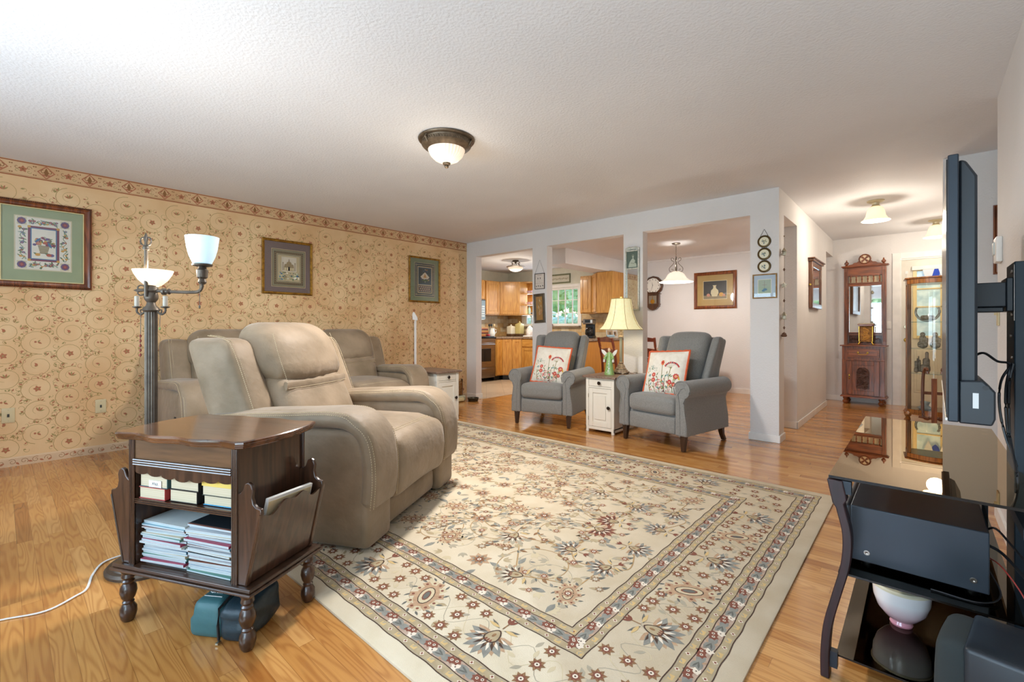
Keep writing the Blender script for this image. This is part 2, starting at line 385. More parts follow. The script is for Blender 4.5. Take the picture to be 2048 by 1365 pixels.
# left wall with its paper
def paper_wall():
    mb = MB(); X = -5.38
    mb.box(X-0.12, X, -1.92, 4.94, 0, H, 0)
    a = Art(mb, lambda u, v, e: (X+0.0003+e, u, v), 0.00012)
    rnd = random.Random(11)
    pit = 0.186; ncol = int((4.94+0.75)/pit)
    for c in range(ncol+1):
        yc = -0.72+c*pit; ph = (c % 2)*0.093
        for r in range(13):
            z = 0.14+ph+r*pit
            if z > 2.26 or yc > 4.88: continue
            yy = yc+rnd.uniform(-.008, .008); zz = z+rnd.uniform(-.008, .008)
            d = 1 if r % 2 else -1; st = rnd.uniform(-.5, .5)+(pi/2 if d > 0 else -pi/2)
            R0 = rnd.uniform(0.080, 0.100)
            n = 26; pts = []
            for i in range(n+1):
                t = i/n; an = st+d*2*pi*1.45*t; rr = R0*(1-0.70*t**1.5)
                pts.append((yy+rr*cos(an), zz+rr*sin(an)))
            pts = [p for p in pts if p[1] < 2.30 and p[0] < 4.935]
            a.stroke(pts, 0.0036, 1, 1, 0.0016)
            # curls and small leaves off the vine
            for k in range(12):
                an = st+d*rnd.uniform(0, 6); px, pz = yy+R0*cos(an), zz+R0*sin(an)
                sg = rnd.choice((-1, 1)); q = []
                r1 = rnd.uniform(.012, .026); a0 = an+rnd.uniform(-1, 1)
                cx, cz = px+r1*cos(a0), pz+r1*sin(a0)
                for i in range(8): t = i/7; q.append((cx-r1*(1-.6*t)*cos(a0+sg*4.2*t), cz-r1*(1-.6*t)*sin(a0+sg*4.2*t)))
                if cz < 2.27 and px < 4.9:
                    a.stroke(q, 0.003, rnd.choice((1, 1, 3, 2)), 1, 0.0015)
                    a.leaf((px, pz), an+rnd.uniform(-1, 1), rnd.uniform(.014, .028), .010, rnd.choice((1, 3, 2, 2)), 2)
            kind = (c*2+r*3) % 4; fz = min(zz, 2.27)
            if kind == 0:
                for k in range(5): a.leaf((yy, fz), k*1.256+st, .026, .017, 2, 3)
                a.ell((yy, fz), .006, .006, 3, 4, n=8)
            elif kind == 1:
                for k in range(4): a.leaf((yy, fz), st-0.9+k*.6, .036, .012, 2 if k % 2 else 3, 3)
            else:
                a.leaf((yy, fz), st+1, .03, .014, 2, 3); a.leaf((yy, fz), st+2.3, .022, .010, 3, 3); a.ell((yy-.012, fz), .008, .008, 2, 3, n=8)
    # border under the ceiling
    z0 = 2.312; a.rect(-1.9, z0, 4.938, H-0.002, 4, 5)
    a.rect(-1.9, z0, 4.938, z0+.008, 6, 6); a.rect(-1.9, H-.012, 4.938, H-.004, 6, 6); a.rect(-1.9, z0+.012, 4.938, z0+.0145, 5, 6)
    zc = (z0+H)/2; y = -0.8; k = 0
    while y < 4.9:
        if k % 2 == 0:      # lobed medallion
            a.star((y, zc), .054, .038, 4, 2, 6, 0); a.star((y, zc), .043, .030, 4, 4, 7, 0)
            a.leaf((y, zc-.036), pi/2, .074, .026, 5, 8)
            for sg in (-1, 1):
                a.spiral((y+sg*.018, zc+.004), .016, .005, pi/2, sg*-.8, .005, 5, 8, 10); a.leaf((y, zc-.03), pi/2+sg*1.0, .03, .012, 2, 8)
        else:               # little flower with curls
            for q in range(5): a.leaf((y, zc), q*1.256+.3, .028, .018, 2, 6)
            a.ell((y, zc), .007, .007, 5, 7, n=8)
            for sg in (-1, 1):
                a.spiral((y+sg*.034, zc+.012), .017, .004, 0, sg*.9, .0035, 5, 6, 10); a.spiral((y+sg*.034, zc-.018), .014, .004, 0, -sg*.9, .0035, 3, 6, 10)
        for sz in (-1, 1):
            for dx in (.060, .072): a.star((y+dx, zc+sz*.034), .0065, .004, 4, 5, 6)
        a.star((y+.066, zc), .0055, .003, 4, 2, 6)
        y += 0.132; k += 1
    return struct('wall_left', mb, [M_paper, P_vine, P_rust, P_olive, P_border, P_brown, P_edge])
paper_wall()
def baseboard_paper():
    mb = MB(); X = -5.38
    mb.prism([(X, 0), (X+.018, 0), (X+.018, .062), (X+.010, .07), (X, .07)], -1.9, 4.94, 'xz')
    a = Art(mb, lambda u, v, e: (X+.0183+e, u, v), 0.0001); rnd = random.Random(3); y = -0.7
    while y < 4.9:
        a.spiral((y, .034), .024, .005, rnd.uniform(0, 6), rnd.choice((-1.2, 1.2)), .003, 1, 1, 14); a.leaf((y+.02, .03), rnd.uniform(0, 6), .03, .014, 2, 2); y += rnd.uniform(.045, .075)
    struct('baseboard_left', mb, [mat('papered_baseboard', '#D9BC9A', .6), P_brown, P_rust])
baseboard_paper()

# partition between living room and kitchen / dining room, with its square posts
Z = 2.21; p = MB()
p.box(-7.4, -1.01, 4.94, 5.06, Z, H)
for x0, x1 in ((-7.4, -5.168), (-4.034, -3.784), (-2.639, -2.395)): p.box(x0, x1, 4.94, 5.06, 0, Z)
p.box(-1.262, -1.01, 4.94, 5.15, 0, Z); p.box(-1.262, -1.01, 5.06, 5.15, Z, H)
struct('wall_partition', p, M_wall)
b = MB()
b.prism([(-1.274, 4.928), (-0.998, 4.928), (-0.998, 5.162), (-1.274, 5.162)], 0, .07, 'xy')
for x0, x1 in ((-5.38, -5.156), (-4.046, -3.772), (-2.651, -2.383)): b.box(x0, x1, 4.928, 5.072, 0, .07)
struct('baseboard_partition', b, M_trim, bevel=.004)
# hall side
w = MB(); w.box(-1.15, -1.01, 5.15, 5.78, Z, H).box(-1.15, -1.01, 5.78, 7.82, 0, H).box(-1.15, -1.01, 7.82, 8.5, 2.19, H)
struct('wall_hall_left', w, M_wall)
struct('baseboard_hall', MB().box(-1.01, -.998, 5.768, 7.83, 0, .075).box(-1.16, -1.0, 5.768, 5.78, 0, .075).box(-1.15, -.33, 8.488, 8.5, 0, .075), M_trim, bevel=.003)
e = MB(); e.box(-2.2, -.30, 8.5, 8.6, 0, H).box(.68, 1.0, 8.5, 8.6, 0, H).box(-.30, .68, 8.5, 8.6, 2.15, H)
struct('wall_hall_end', e, M_wall)
struct('wall_hall_right', MB().box(.9, 1.0, 5.12, 8.5, 0, H), M_wall)
struct('wall_return', MB().box(.128, 1.7, 5.0, 5.12, 0, H), M_wall)
struct('baseboard_return', MB().box(.116, 1.6, 4.988, 5.0, 0, .075).box(.116, .128, 4.988, 5.132, 0, .075), M_trim)
struct('wall_right', MB().box(.33, .45, -1.92, 3.87, 0, H).box(.45, 1.7, 3.75, 3.87, 0, H).box(1.6, 1.7, 3.87, 5.0, 0, H), M_wall)
struct('baseboard_right', MB().box(.318, .33, -1.8, 3.882, 0, .075).box(.33, 1.6, 3.87, 3.882, 0, .075), M_trim)
# dining room and kitchen backs
struct('wall_dining_back', MB().box(-4.3, -1.15, 8.3, 8.42, 0, 2.4).box(-4.3, -4.2, 7.97, 8.3, 0, 2.4), M_wall)
struct('baseboard_dining', MB().box(-4.2, -1.15, 8.288, 8.3, 0, .08), M_trim)
struct('trim_1', MB().box(-4.2, -1.15, 8.275, 8.3, 2.35, 2.38), M_trim)
M_kwall = mat('kitchen_wall_paint', '#DAD6C4', 0.7, bump=(75, 0.3, 0.004))
WX0, WX1, WZ0, WZ1 = -6.75, -5.27, 1.15, 1.96
k = MB(); k.box(-7.4, WX0, 7.97, 8.07, 0, 2.4).box(WX1, -4.2, 7.97, 8.07, 0, 2.4).box(WX0, WX1, 7.97, 8.07, 0, WZ0).box(WX0, WX1, 7.97, 8.07, WZ1, 2.4)
struct('wall_kitchen_back', k, M_kwall)
struct('wall_kitchen_left', MB().box(-7.4, -7.25, 5.06, 7.97, 0, 2.4), M_kwall)
# wall behind the viewpoint, with a window and a glazed patio door
bw = MB(); y0, y1 = -1.92, -1.80
for x0, x1, z0, z1 in ((-5.5, -3.6, 0, H), (-1.48, -1.28, 0, H), (.15, .33, 0, H), (-3.6, -1.48, 0, .5), (-3.6, -1.48, 2.1, H), (-1.28, .15, 2.1, H)): bw.box(x0, x1, y0, y1, z0, z1)
struct('wall_back', bw, M_wall)
M_pane = thin_glass('window_glass', (.97, .98, 1))
def window(name, x0, x1, z0, z1, y, d, nv, nh, fr=.05, mull=.018, sill=True, mats=M_trim):
    f = MB()
    f.ring(x0, x1, z0, z1, fr, y-d/2, y+d/2)
    for i in range(1, nv): xx = x0+(x1-x0)*i/nv; ww = fr*.9 if nv % 2 == 0 and i == nv//2 else mull; f.box(xx-ww/2, xx+ww/2, y-d/3, y+d/3, z0, z1)
    for i in range(1, nh): zz = z0+(z1-z0)*i/nh; f.box(x0, x1, y-d/4, y+d/4, zz-mull/2, zz+mull/2)
    o = struct(name, f, mats); MB().box(x0+fr*.5, x1-fr*.5, y-.003, y+.003, z0+fr*.5, z1-fr*.5).build('window_pane', M_pane, o)
    return o
window('window_1', -3.6, -1.48, .5, 2.1, -1.86, .08, 2, 1)
window('window_2', -1.28, .15, .02, 2.1, -1.86, .08, 2, 1)
kw = window('window_3', WX0, WX1, WZ0, WZ1, 8.01, .05, 8, 3, fr=.045, mull=.014)
MB().box(WX0-.04, WX1+.04, 7.90, 7.985, WZ0-.035, WZ0-.005).build('window_sill', mat('granite_sill', '#A08C76', .3, vary=('#6E5C4A', 60, 3, (1, 1, 1))), kw)
c = MB()
for a in ((WX0-.06, WX0, WZ0, WZ1+.06), (WX1, WX1+.06, WZ0, WZ1+.06), (WX0, WX1, WZ1, WZ1+.06)): c.box(a[0], a[1], 7.955, 7.97, a[2], a[3])
c.build('window_casing', M_trim, kw)

# entrance door at the end of the hall
d = MB(); DX0, DX1, DZ = -.22, .62, 2.05
d.box(DX0, DX1, 8.515, 8.575, .0, DZ+.01)
dr = struct('door_1', d, mat('door_paint', '#DAD4C6', .4), bevel=.002)
pn = MB(); 
for zz0, zz1 in ((.2, .82),):
    for xx0, xx1 in ((-.08, .16), (.24, .48)):
        pn.box(xx0, xx1, 8.508, 8.516, zz0, zz1); pn.box(xx0+.03, xx1-.03, 8.502, 8.51, zz0+.03, zz1-.03)
pn.build('door_panel', MATS['door_paint'], dr, bevel=.004)
g = MB()
g.ring(-.09, .49, .95, 1.93, .042, 8.497, 8.52)
for a in ((.19, .21, .99, 1.89), (-.05, .45, 1.38, 1.40), (-.05, .45, 1.63, 1.65)): g.box(a[0], a[1], 8.497, 8.52, a[2], a[3])
g.build('window_frame', mat('door_glazing_bead', '#EBD9A8', .45), dr, bevel=.003)
M_lite = mat('daylight_glow_pane', '#C6DDEB', .3, vary=('#7FA8C0', 9, 3, (1, 1, 1)), emit=('#BFD8E8', .35))  # opaque pane over the solid door; its glow stands in for daylight
MB().box(-.05, .45, 8.512, 8.514, .98, 1.9).build('window_pane', M_lite, dr)
MB().box(-.10, .50, 8.46, 8.50, 1.90, 1.96).build('blind_headrail', mat('blind_white', '#EFEBE0', .5), dr, bevel=.004)
M_nickel = mat('brushed_nickel', '#B9AE95', .3, 1.0); M_brass = mat('polished_brass', '#C9A24A', .25, 1.0)
for z, nm in ((1.115, 'deadbolt'), (.93, 'door_knob')):
    q = MB(); q.lathe([(.033, 0), (.033, -.006), (.028, -.012)], (-.155, 8.515, z), 20, 0, 'y')
    if nm == 'door_knob': q.lathe([(.01, -.01), (.012, -.03), (.026, -.045), (.029, -.06), (.020, -.072), (0, -.075)], (-.155, 8.515, z), 20, 0, 'y')
    else: q.lathe([(.022, -.012), (.022, -.02), (0, -.022)], (-.155, 8.515, z), 20, 0, 'y').box(-.159, -.151, 8.475, 8.495, z-.014, z+.014)
    q.build(nm, M_brass if nm == 'door_knob' else M_nickel, dr)
q = MB().box(-.17, -.14, 8.508, 8.515, 1.86, 1.90).tube([(-.155, 8.50, 1.88), (-.155, 8.50, 1.5)], .0015, 5); q.build('security_tag', M_trim, dr)
c = MB()
for a in ((-.31, -.225, 0, 2.16), (.625, .70, 0, 2.16), (-.225, .625, 2.075, 2.16)): c.box(a[0], a[1], 8.484, 8.5, a[2], a[3])
for a in ((-.305, -.21, 0, 2.075), (.61, .70, 0, 2.075), (-.21, .61, 2.055, 2.16)): c.box(a[0], a[1], 8.5, 8.58, a[2], a[3])
struct('trim_2', c, M_trim, bevel=.003)

# outside
M_grass = mat('garden_grass', '#5C7A3C', .9, vary=('#7E9A55', 3, 4, (1, 1, 1)))
struct('ground', MB().box(-40, 40, -40, 40, -.35, -.3), M_grass)
def tree(x, y, h, r, label, seed):
    t = thing('garden_tree', label, 'tree', (x, y, -.3), 0, 'trees in the garden outside')
    MB().lathe([(.14, 0), (.10, h*.5), (.05, h*.8)], n=10).build('trunk', mat('bark', '#6A5240', .9), t)
    rnd = random.Random(seed); mb = MB()
    for i in range(420):
        th, ph = rnd.uniform(0, 2*pi), rnd.uniform(-1, 1); rr = r*(.65+.4*rnd.random()); cp = sqrt(1-ph*ph)
        cx, cy, cz = rr*cp*cos(th), rr*cp*sin(th), h*.68+rr*ph*1.1
        s = rnd.uniform(.10, .2); ax = Vector((rnd.uniform(-1, 1), rnd.uniform(-1, 1), rnd.uniform(-1, 1))).normalized(); Mx = Matrix.Rotation(rnd.uniform(0, 6), 3, ax)
        mb.add([Vector((cx, cy, cz))+Mx @ Vector(q) for q in ((-s, 0, 0), (0, -s*.6, .02), (s, 0, 0), (0, s*.6, .02))], [(0, 1, 2, 3)])
    mb.soft((0, 0, h*.68), (r*1.4, r*1.4, r*1.5), r*.7, n=10)
    mb.build('foliage', mat('foliage', '#7FA06A', .8, vary=('#B4C99A', 3, 4, (1, 1, 1))), t)
hd = MB(); rnd_ = random.Random(4)  # hedge added to cover the overbright horizon low in the kitchen window
hd.soft((-9.5, 13.5, .55), (9.0, 1.2, 1.9), .4, n=10)
for i in range(500): hd.soft((-9.5+rnd_.uniform(-4.6, 4.6), 12.9+rnd_.uniform(-.1, .3), rnd_.uniform(-.3, 1.6)), (.22, .2, .18), .08, n=2)
tag(hd.build('added_hedge', mat('hedge_leaves', '#A9BF98', .8, vary=('#C9D6BC', 4, 4, (1, 1, 1)))), 'added pale hedge covering the bright horizon outside the kitchen window', 'hedge')
for i, (x, y, h, r, lb) in enumerate(((-9.3, 15.5, 4.2, 1.7, 'leafy green tree seen through the kitchen window, the nearer left one'), (-13.5, 17.5, 5.0, 2.0, 'leafy green tree farther off beyond the kitchen window'),
    (-3.2, -6.5, 3.6, 1.5, 'leafy green tree reflected in the hall stand mirror'), (1.2, -7.0, 4.0, 1.7, 'leafy green tree outside the glazed patio door'))): tree(x, y, h, r, lb, i)
# ================================================================= seating
M_leather = mat('taupe_suede_leather', '#96826A', 0.6, vary=('#7C6A52', 4.5, 6, (1, 1, 1)), bump=(17, 0.45, 0.012), sheen=0.2)
M_stitch = mat('pale_stitching', '#C9B897', 0.6)
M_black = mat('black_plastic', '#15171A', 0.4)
def rrect(w, h, r, n=3):
    p = []
    for cx, cy, a in ((w/2-r, h/2-r, 0), (-w/2+r, h/2-r, pi/2), (-w/2+r, -h/2+r, pi), (w/2-r, -h/2+r, 3*pi/2)): p += arc(cx, cy, r, a, a+pi/2, n)
    return p
def stitches(mb, path, r=.0028, step=.011, ln=.007):
    """a row of short raised stitches along a path"""
    P = [Vector(p) for p in path]; acc = 0; nxt = 0
    for a, b in zip(P, P[1:]):
        L = (b-a).length
        while nxt < acc+L and L > 0:
            t = (nxt-acc)/L; q = a.lerp(b, t); d = (b-a)/L; mb.tube([q, q+d*ln], r, 4); nxt += step
        acc += L
def reclining_seat(root, hw, nseat, backlean=.36, hh=1.10, stitch=True):
    """power recliner / sofa: x forward, y across; arms .24 wide"""
    aw = .235; iw = hw-aw; sw = 2*iw/nseat
    MB().soft((-.02, 0, .22), (.84, 2*hw-.10, .36), .03, n=8).build('base', M_leather, root)
    lean = lambda x, y, z, zc: (x-(z+zc-.42)*backlean, y, z)
    for sgn in (-1, 1):
        yc = sgn*(hw-aw/2)
        m = MB().soft((.02, yc, .300), (.94, aw-.004, .575), .035, (0, .006, 0), n=12, fn=lambda x, y, z: (x*(1.0 if x < 0 else 1.0+(.02 if z < 0 else 0)), y, z))
        arm = m.build('arm', M_leather, root)
        path = smooth_path([(-.50, yc, .575), (-.25, yc, .60), (.05, yc, .618), (.28, yc, .632), (.39, yc, .618), (.462, yc, .56), (.492, yc, .46), (.498, yc, .34), (.488, yc, .22)], 5)
        prof = rrect(.085, aw+.018, .040, 4); n = len(path)
        sc = [1]*n
        m = MB().sweep(path, prof, up=(0, 1, 0), scale=[.94]+[1]*(n-2)+[.86])
        m.soft((-.05, yc, .60), (.74, aw-.03, .09), .045, (0, 0, .018), n=12, fn=lambda x, y, z: (x, y, z+x*.055))
        pad = m.build('arm_pad', M_leather, arm)
        if stitch:
            q = MB()
            for s2, off in ((-1, .128), (1, .128)):
                for k in (0, .014):
                  q = MB(); stitches(q, [(p.x, p.y+s2*(off-k*1.2), p.z+(.0285 if k == 0 else .038)) if p.x < .40 else (p.x+(.03 if k == 0 else .038), p.y+s2*(off-k*1.2), p.z) for p in path if p.x > -.42], .0016, .012, .007); q.build('stitching', M_stitch, arm)
    for i in range(nseat):
        yc = -iw+sw*(i+.5); w = sw-.008
        m = MB()
        def seatfn(x, y, z):
            # rounded nose that rolls down in front
            return (x+(.02*(1-(z/.17)**2) if x > .25 else 0), y, z+.02*(1-(y/(w/2))**2)-(.02 if x > .3 and z > 0 else 0))
        m.soft((.125, yc, .345), (.80, w, .345), .058, (.015, 0, .02), n=16, fn=seatfn)
        seat = m.build('seat', M_leather, root)
        if stitch:
            bv = BVHTree.FromObject(seat, bpy.context.evaluated_depsgraph_get()); ys = [(-w/2+.03)+(w-.06)*t/24 for t in range(25)]
            for dx in (0, .016):
              q = MB(); hit = [bv.ray_cast(Vector((.425+dx+.03*(1-(y/(w/2))**2), yc+y, 1)), Vector((0, 0, -1)))[0] for y in ys]; stitches(q, [h_+Vector((0, 0, .0008)) for h_ in hit if h_], .0018, .011, .007); q.build('stitching', M_stitch, seat)
        MB().soft((.40, yc, .10), (.12, w, .145), .03, (.008, 0, 0), n=8).build('footrest', M_leather, root)
        # backrest: lumbar pillow below, padded headrest above
        lz = .62
        m = MB().soft((-.20, yc, lz), (.24, w+.01, .46), .10, (.035, 0, .0), n=16, fn=lambda x, y, z: lean(x+(.02*sin((z+.23)*8) if x > 0 else 0), y, z, lz))
        back = m.build('backrest', M_leather, root)
        hz = hh-.185
        rnd = random.Random(i)
        def headfn(x, y, z):
            # gathers along the bottom seam
            g = .007*sin(y*75+4*sin(y*20))*max(0, min(1, (-z-.02)/.12)) if x > 0 else 0
            return lean(x+g+(.03*(1-(y/(w/2))**2) if x > 0 else 0), y*(1-.10*max(0, z)/.17), z, hz)
        m = MB().soft((-.185, yc, hz), (.25, w+.03, .35), .115, (.03, .01, .012), n=22, fn=headfn)
        hd = m.build('headrest', M_leather, root)
        # stitched band between them
        zb = hz-.185; ys = [(-w/2+.025)+(w-.05)*t/12 for t in range(13)]
        xb = lambda z: -.075-(z-.42)*backlean
        m = MB().sweep([(xb(zb)+.030*(1-abs(y/(w/2))**3), yc+y*.97, zb) for y in ys], rrect(.03, .05, .012, 2), up=(0, 0, 1))
        bd = m.build('seam_band', M_leather, back)
        if stitch:
            q = MB()
            for dz in (-.012, .012):
              q = MB(); stitches(q, [(xb(zb+dz)+.0165+.030*(1-abs(y/(w/2))**3), yc+y*.97, zb+dz) for y in ys], .0018, .010, .0065); q.build('stitching', M_stitch, hd)
            for s2 in (-1, 1):
                pts = [(-.045-(z-.42)*backlean, yc+s2*(w/2-.035)*(1-.06*max(0, z-hz)/.17), z) for z in [zb+.02+.28*t/8 for t in range(9)]]
                q = MB(); stitches(q, pts, .0016, .011, .007); q.build('stitching', M_stitch, hd)
    # outer wings behind the backs
    for sgn in (-1, 1):
        yc = sgn*(iw+.075); top = hh-.10
        def wingfn(x, y, z):
            X, Y, Zz = lean(x, y, z, .70)
            return (X-(.02 if x > 0 and z > .2 else 0), Y-sgn*.015*(z > .2), Zz)
        m = MB().soft((-.31, yc, (top+.42)/2), (.30, .20, top-.42), .055, (.012, .008, .01), n=14, fn=lambda x, y, z: lean(x, y*(1-.1*max(z, 0)), z, (top+.42)/2))
        wg = m.build('back_wing', M_leather, root)
        q = MB()
        ye = yc+sgn*.074
        pth = smooth_path([(-.34-.0, ye-sgn*.03, top+.022), (-.22, ye-sgn*.012, top+.005), (-.165, ye, top-.06), (-.16, ye, .62), (-.16, ye, .5)], 6)
        pth = [Vector((p.x-(p.z-.42)*backlean, p.y, p.z)) for p in pth]
        if stitch:
            stitches(q, [p+Vector((.008, 0, 0)) for p in pth], .0022, .011, .007); q.build('stitching', M_stitch, wg)
            q = MB(); stitches(q, [p+Vector((.004, -sgn*.02, .003)) for p in pth], .0018, .011, .007); q.build('stitching', M_stitch, wg)
    MB().soft((-.36, 0, .60), (.22, 2*iw-.02, .74), .05, n=10, fn=lambda x, y, z: lean(x, y, z, .60)).build('back_shell', M_leather, root)

r = thing('recliner', 'taupe leather recliner armchair standing on the patterned rug beside the wooden magazine table', 'armchair', (-2.663, 1.425, .0115), radians(27.4))
reclining_seat(r, .545, 1, backlean=.40, hh=1.12)
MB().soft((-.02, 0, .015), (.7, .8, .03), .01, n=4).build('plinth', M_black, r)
s = thing('reclining_sofa', 'taupe leather reclining sofa along the wallpapered wall behind the recliner', 'sofa', (-4.66, 2.075, .004), 0)
reclining_seat(s, 1.155, 3, backlean=.36, hh=1.08)
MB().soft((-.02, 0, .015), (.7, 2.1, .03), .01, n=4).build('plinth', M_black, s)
MB().soft((.30, -1.158, .36), (.05, .012, .07), .006, n=6).build('recline_switch', M_black, s)

# ---- blue grey wing chairs
M_tweed = mat('blue_grey_upholstery', '#868480', 0.9, vary=('#767470', 130, 3, (1, 1, 1)), bump=(420, 0.35, 0.002), sheen=0.3)
M_dkwood = mat('dark_espresso_wood', '#2E1D14', 0.35, coat=.3, vary=('#3E281B', 20, 3, (1, 1, .15)))
def wing_chair(name, label, cat, loc, rz):
    t = thing(name, label, cat, loc, rz, 'pair of wing armchairs facing the room')
    MB().soft((.0, 0, .225), (.66, .60, .17), .02, n=6).build('frame', M_tweed, t)
    MB().soft((.338, 0, .215), (.05, .50, .15), .018, (.006, 0, 0), n=8).build('front_rail', M_tweed, t)
    m = MB().soft((.09, 0, .375), (.58, .505, .155), .045, (.008, 0, .014), n=14, fn=lambda x, y, z: (x, y, z+.018*(x+.3)))
    m.build('seat_cushion', M_tweed, t)
    for sg in (-1, 1):
        pr = [(.255, .14), (.258, .50)]+[(.325+.078*cos(a), .548+.078*sin(a)) for a in [radians(q) for q in range(175, -76, -15)]]+[(.345, .43), (.352, .36), (.368, .26), (.372, .14)]
        pr = [(sg*a, b) for a, b in pr]
        m = MB(); m.prism(pr, -.36, .372, 'yz')
        arm = m.build('arm', M_tweed, t, bevel=.014, seg=3)
        q = MB().tube([(.372, a*.985, b) for a, b in pr[1:-1]], .0055, 6).tube([(.372, sg*.305, .14), (.374, sg*.30, .40), (.374, sg*.285, .50), (.374, sg*.31, .555), (.372, sg*.345, .57), (.371, sg*.36, .545)], .005, 6)
        q.build('piping', M_tweed, arm)
        # wing
        wn = MB().soft((-.235, sg*.252, .76), (.24, .075, .50), .036, (.0, .004, .0), n=12,
            fn=lambda x, y, z: (x*(1.0-.25*(z/.25)*(1 if x > 0 else 0))-.30*z-.03, y+sg*.02*(z/.25)+sg*max(0, x)*.25, z-.02*(x < -.05)))
        wn.build('wing', M_tweed, t)
        for fx in (.325, -.335):
            lg = MB(); sl = .03 if fx > 0 else -.045; h = .145
            pts = [(.026, .026), (-.026, .026), (-.026, -.026), (.026, -.026)]
            y0 = sg*(.315 if fx > 0 else .30)
            vs = [(fx+a, y0+b, h) for a, b in pts]+[(fx+a*.62+sl*.2, y0+b*.62, 0) for a, b in pts] if fx > 0 else [(fx+a, y0+b, h) for a, b in pts]+[(fx+a*.75+sl*.5, y0+b*.75, .06) for a, b in pts]+[(fx+a*.75+sl*1.4, y0+b*.75, 0) for a, b in pts]
            k = len(vs)//4; fs = [(0, 1, 2, 3), tuple(range((k-1)*4, k*4))]
            for j in range(k-1): fs += [(j*4+i, j*4+(i+1) % 4, (j+1)*4+(i+1) % 4, (j+1)*4+i) for i in range(4)]
            lg.add(vs, fs).build('leg', M_dkwood, t, bevel=.003)
    m = MB().soft((-.215, 0, .775), (.17, .435, .52), .07, (.028, .0, .012), n=18, fn=lambda x, y, z: (x-.30*z-.02+(.012*sin((z+.2)*9) if x > 0 else 0), y, z+.012*(1-(y/.22)**2)))
    b = m.build('backrest', M_tweed, t)
    m = MB().soft((-.155, 0, .505), (.20, .50, .14), .05, (.02, 0, 0), n=10, fn=lambda x, y, z: (x-.25*z, y, z)); m.build('lumbar_cushion', M_tweed, t)
    MB().soft((-.345, 0, .60), (.08, .53, .80), .03, n=8, fn=lambda x, y, z: (x-.28*(z+.0), y, z)).build('back_panel', M_tweed, t)
    return t
wing_chair('wing_armchair', 'blue grey wing armchair left of the small white cabinet, in front of the kitchen opening', 'armchair', (-3.255, 4.375, .003), radians(-75.5))
wing_chair('wing_armchair', 'blue grey wing armchair right of the small white cabinet, nearest the white corner post', 'armchair', (-1.815, 4.405, .003), radians(-100.5))

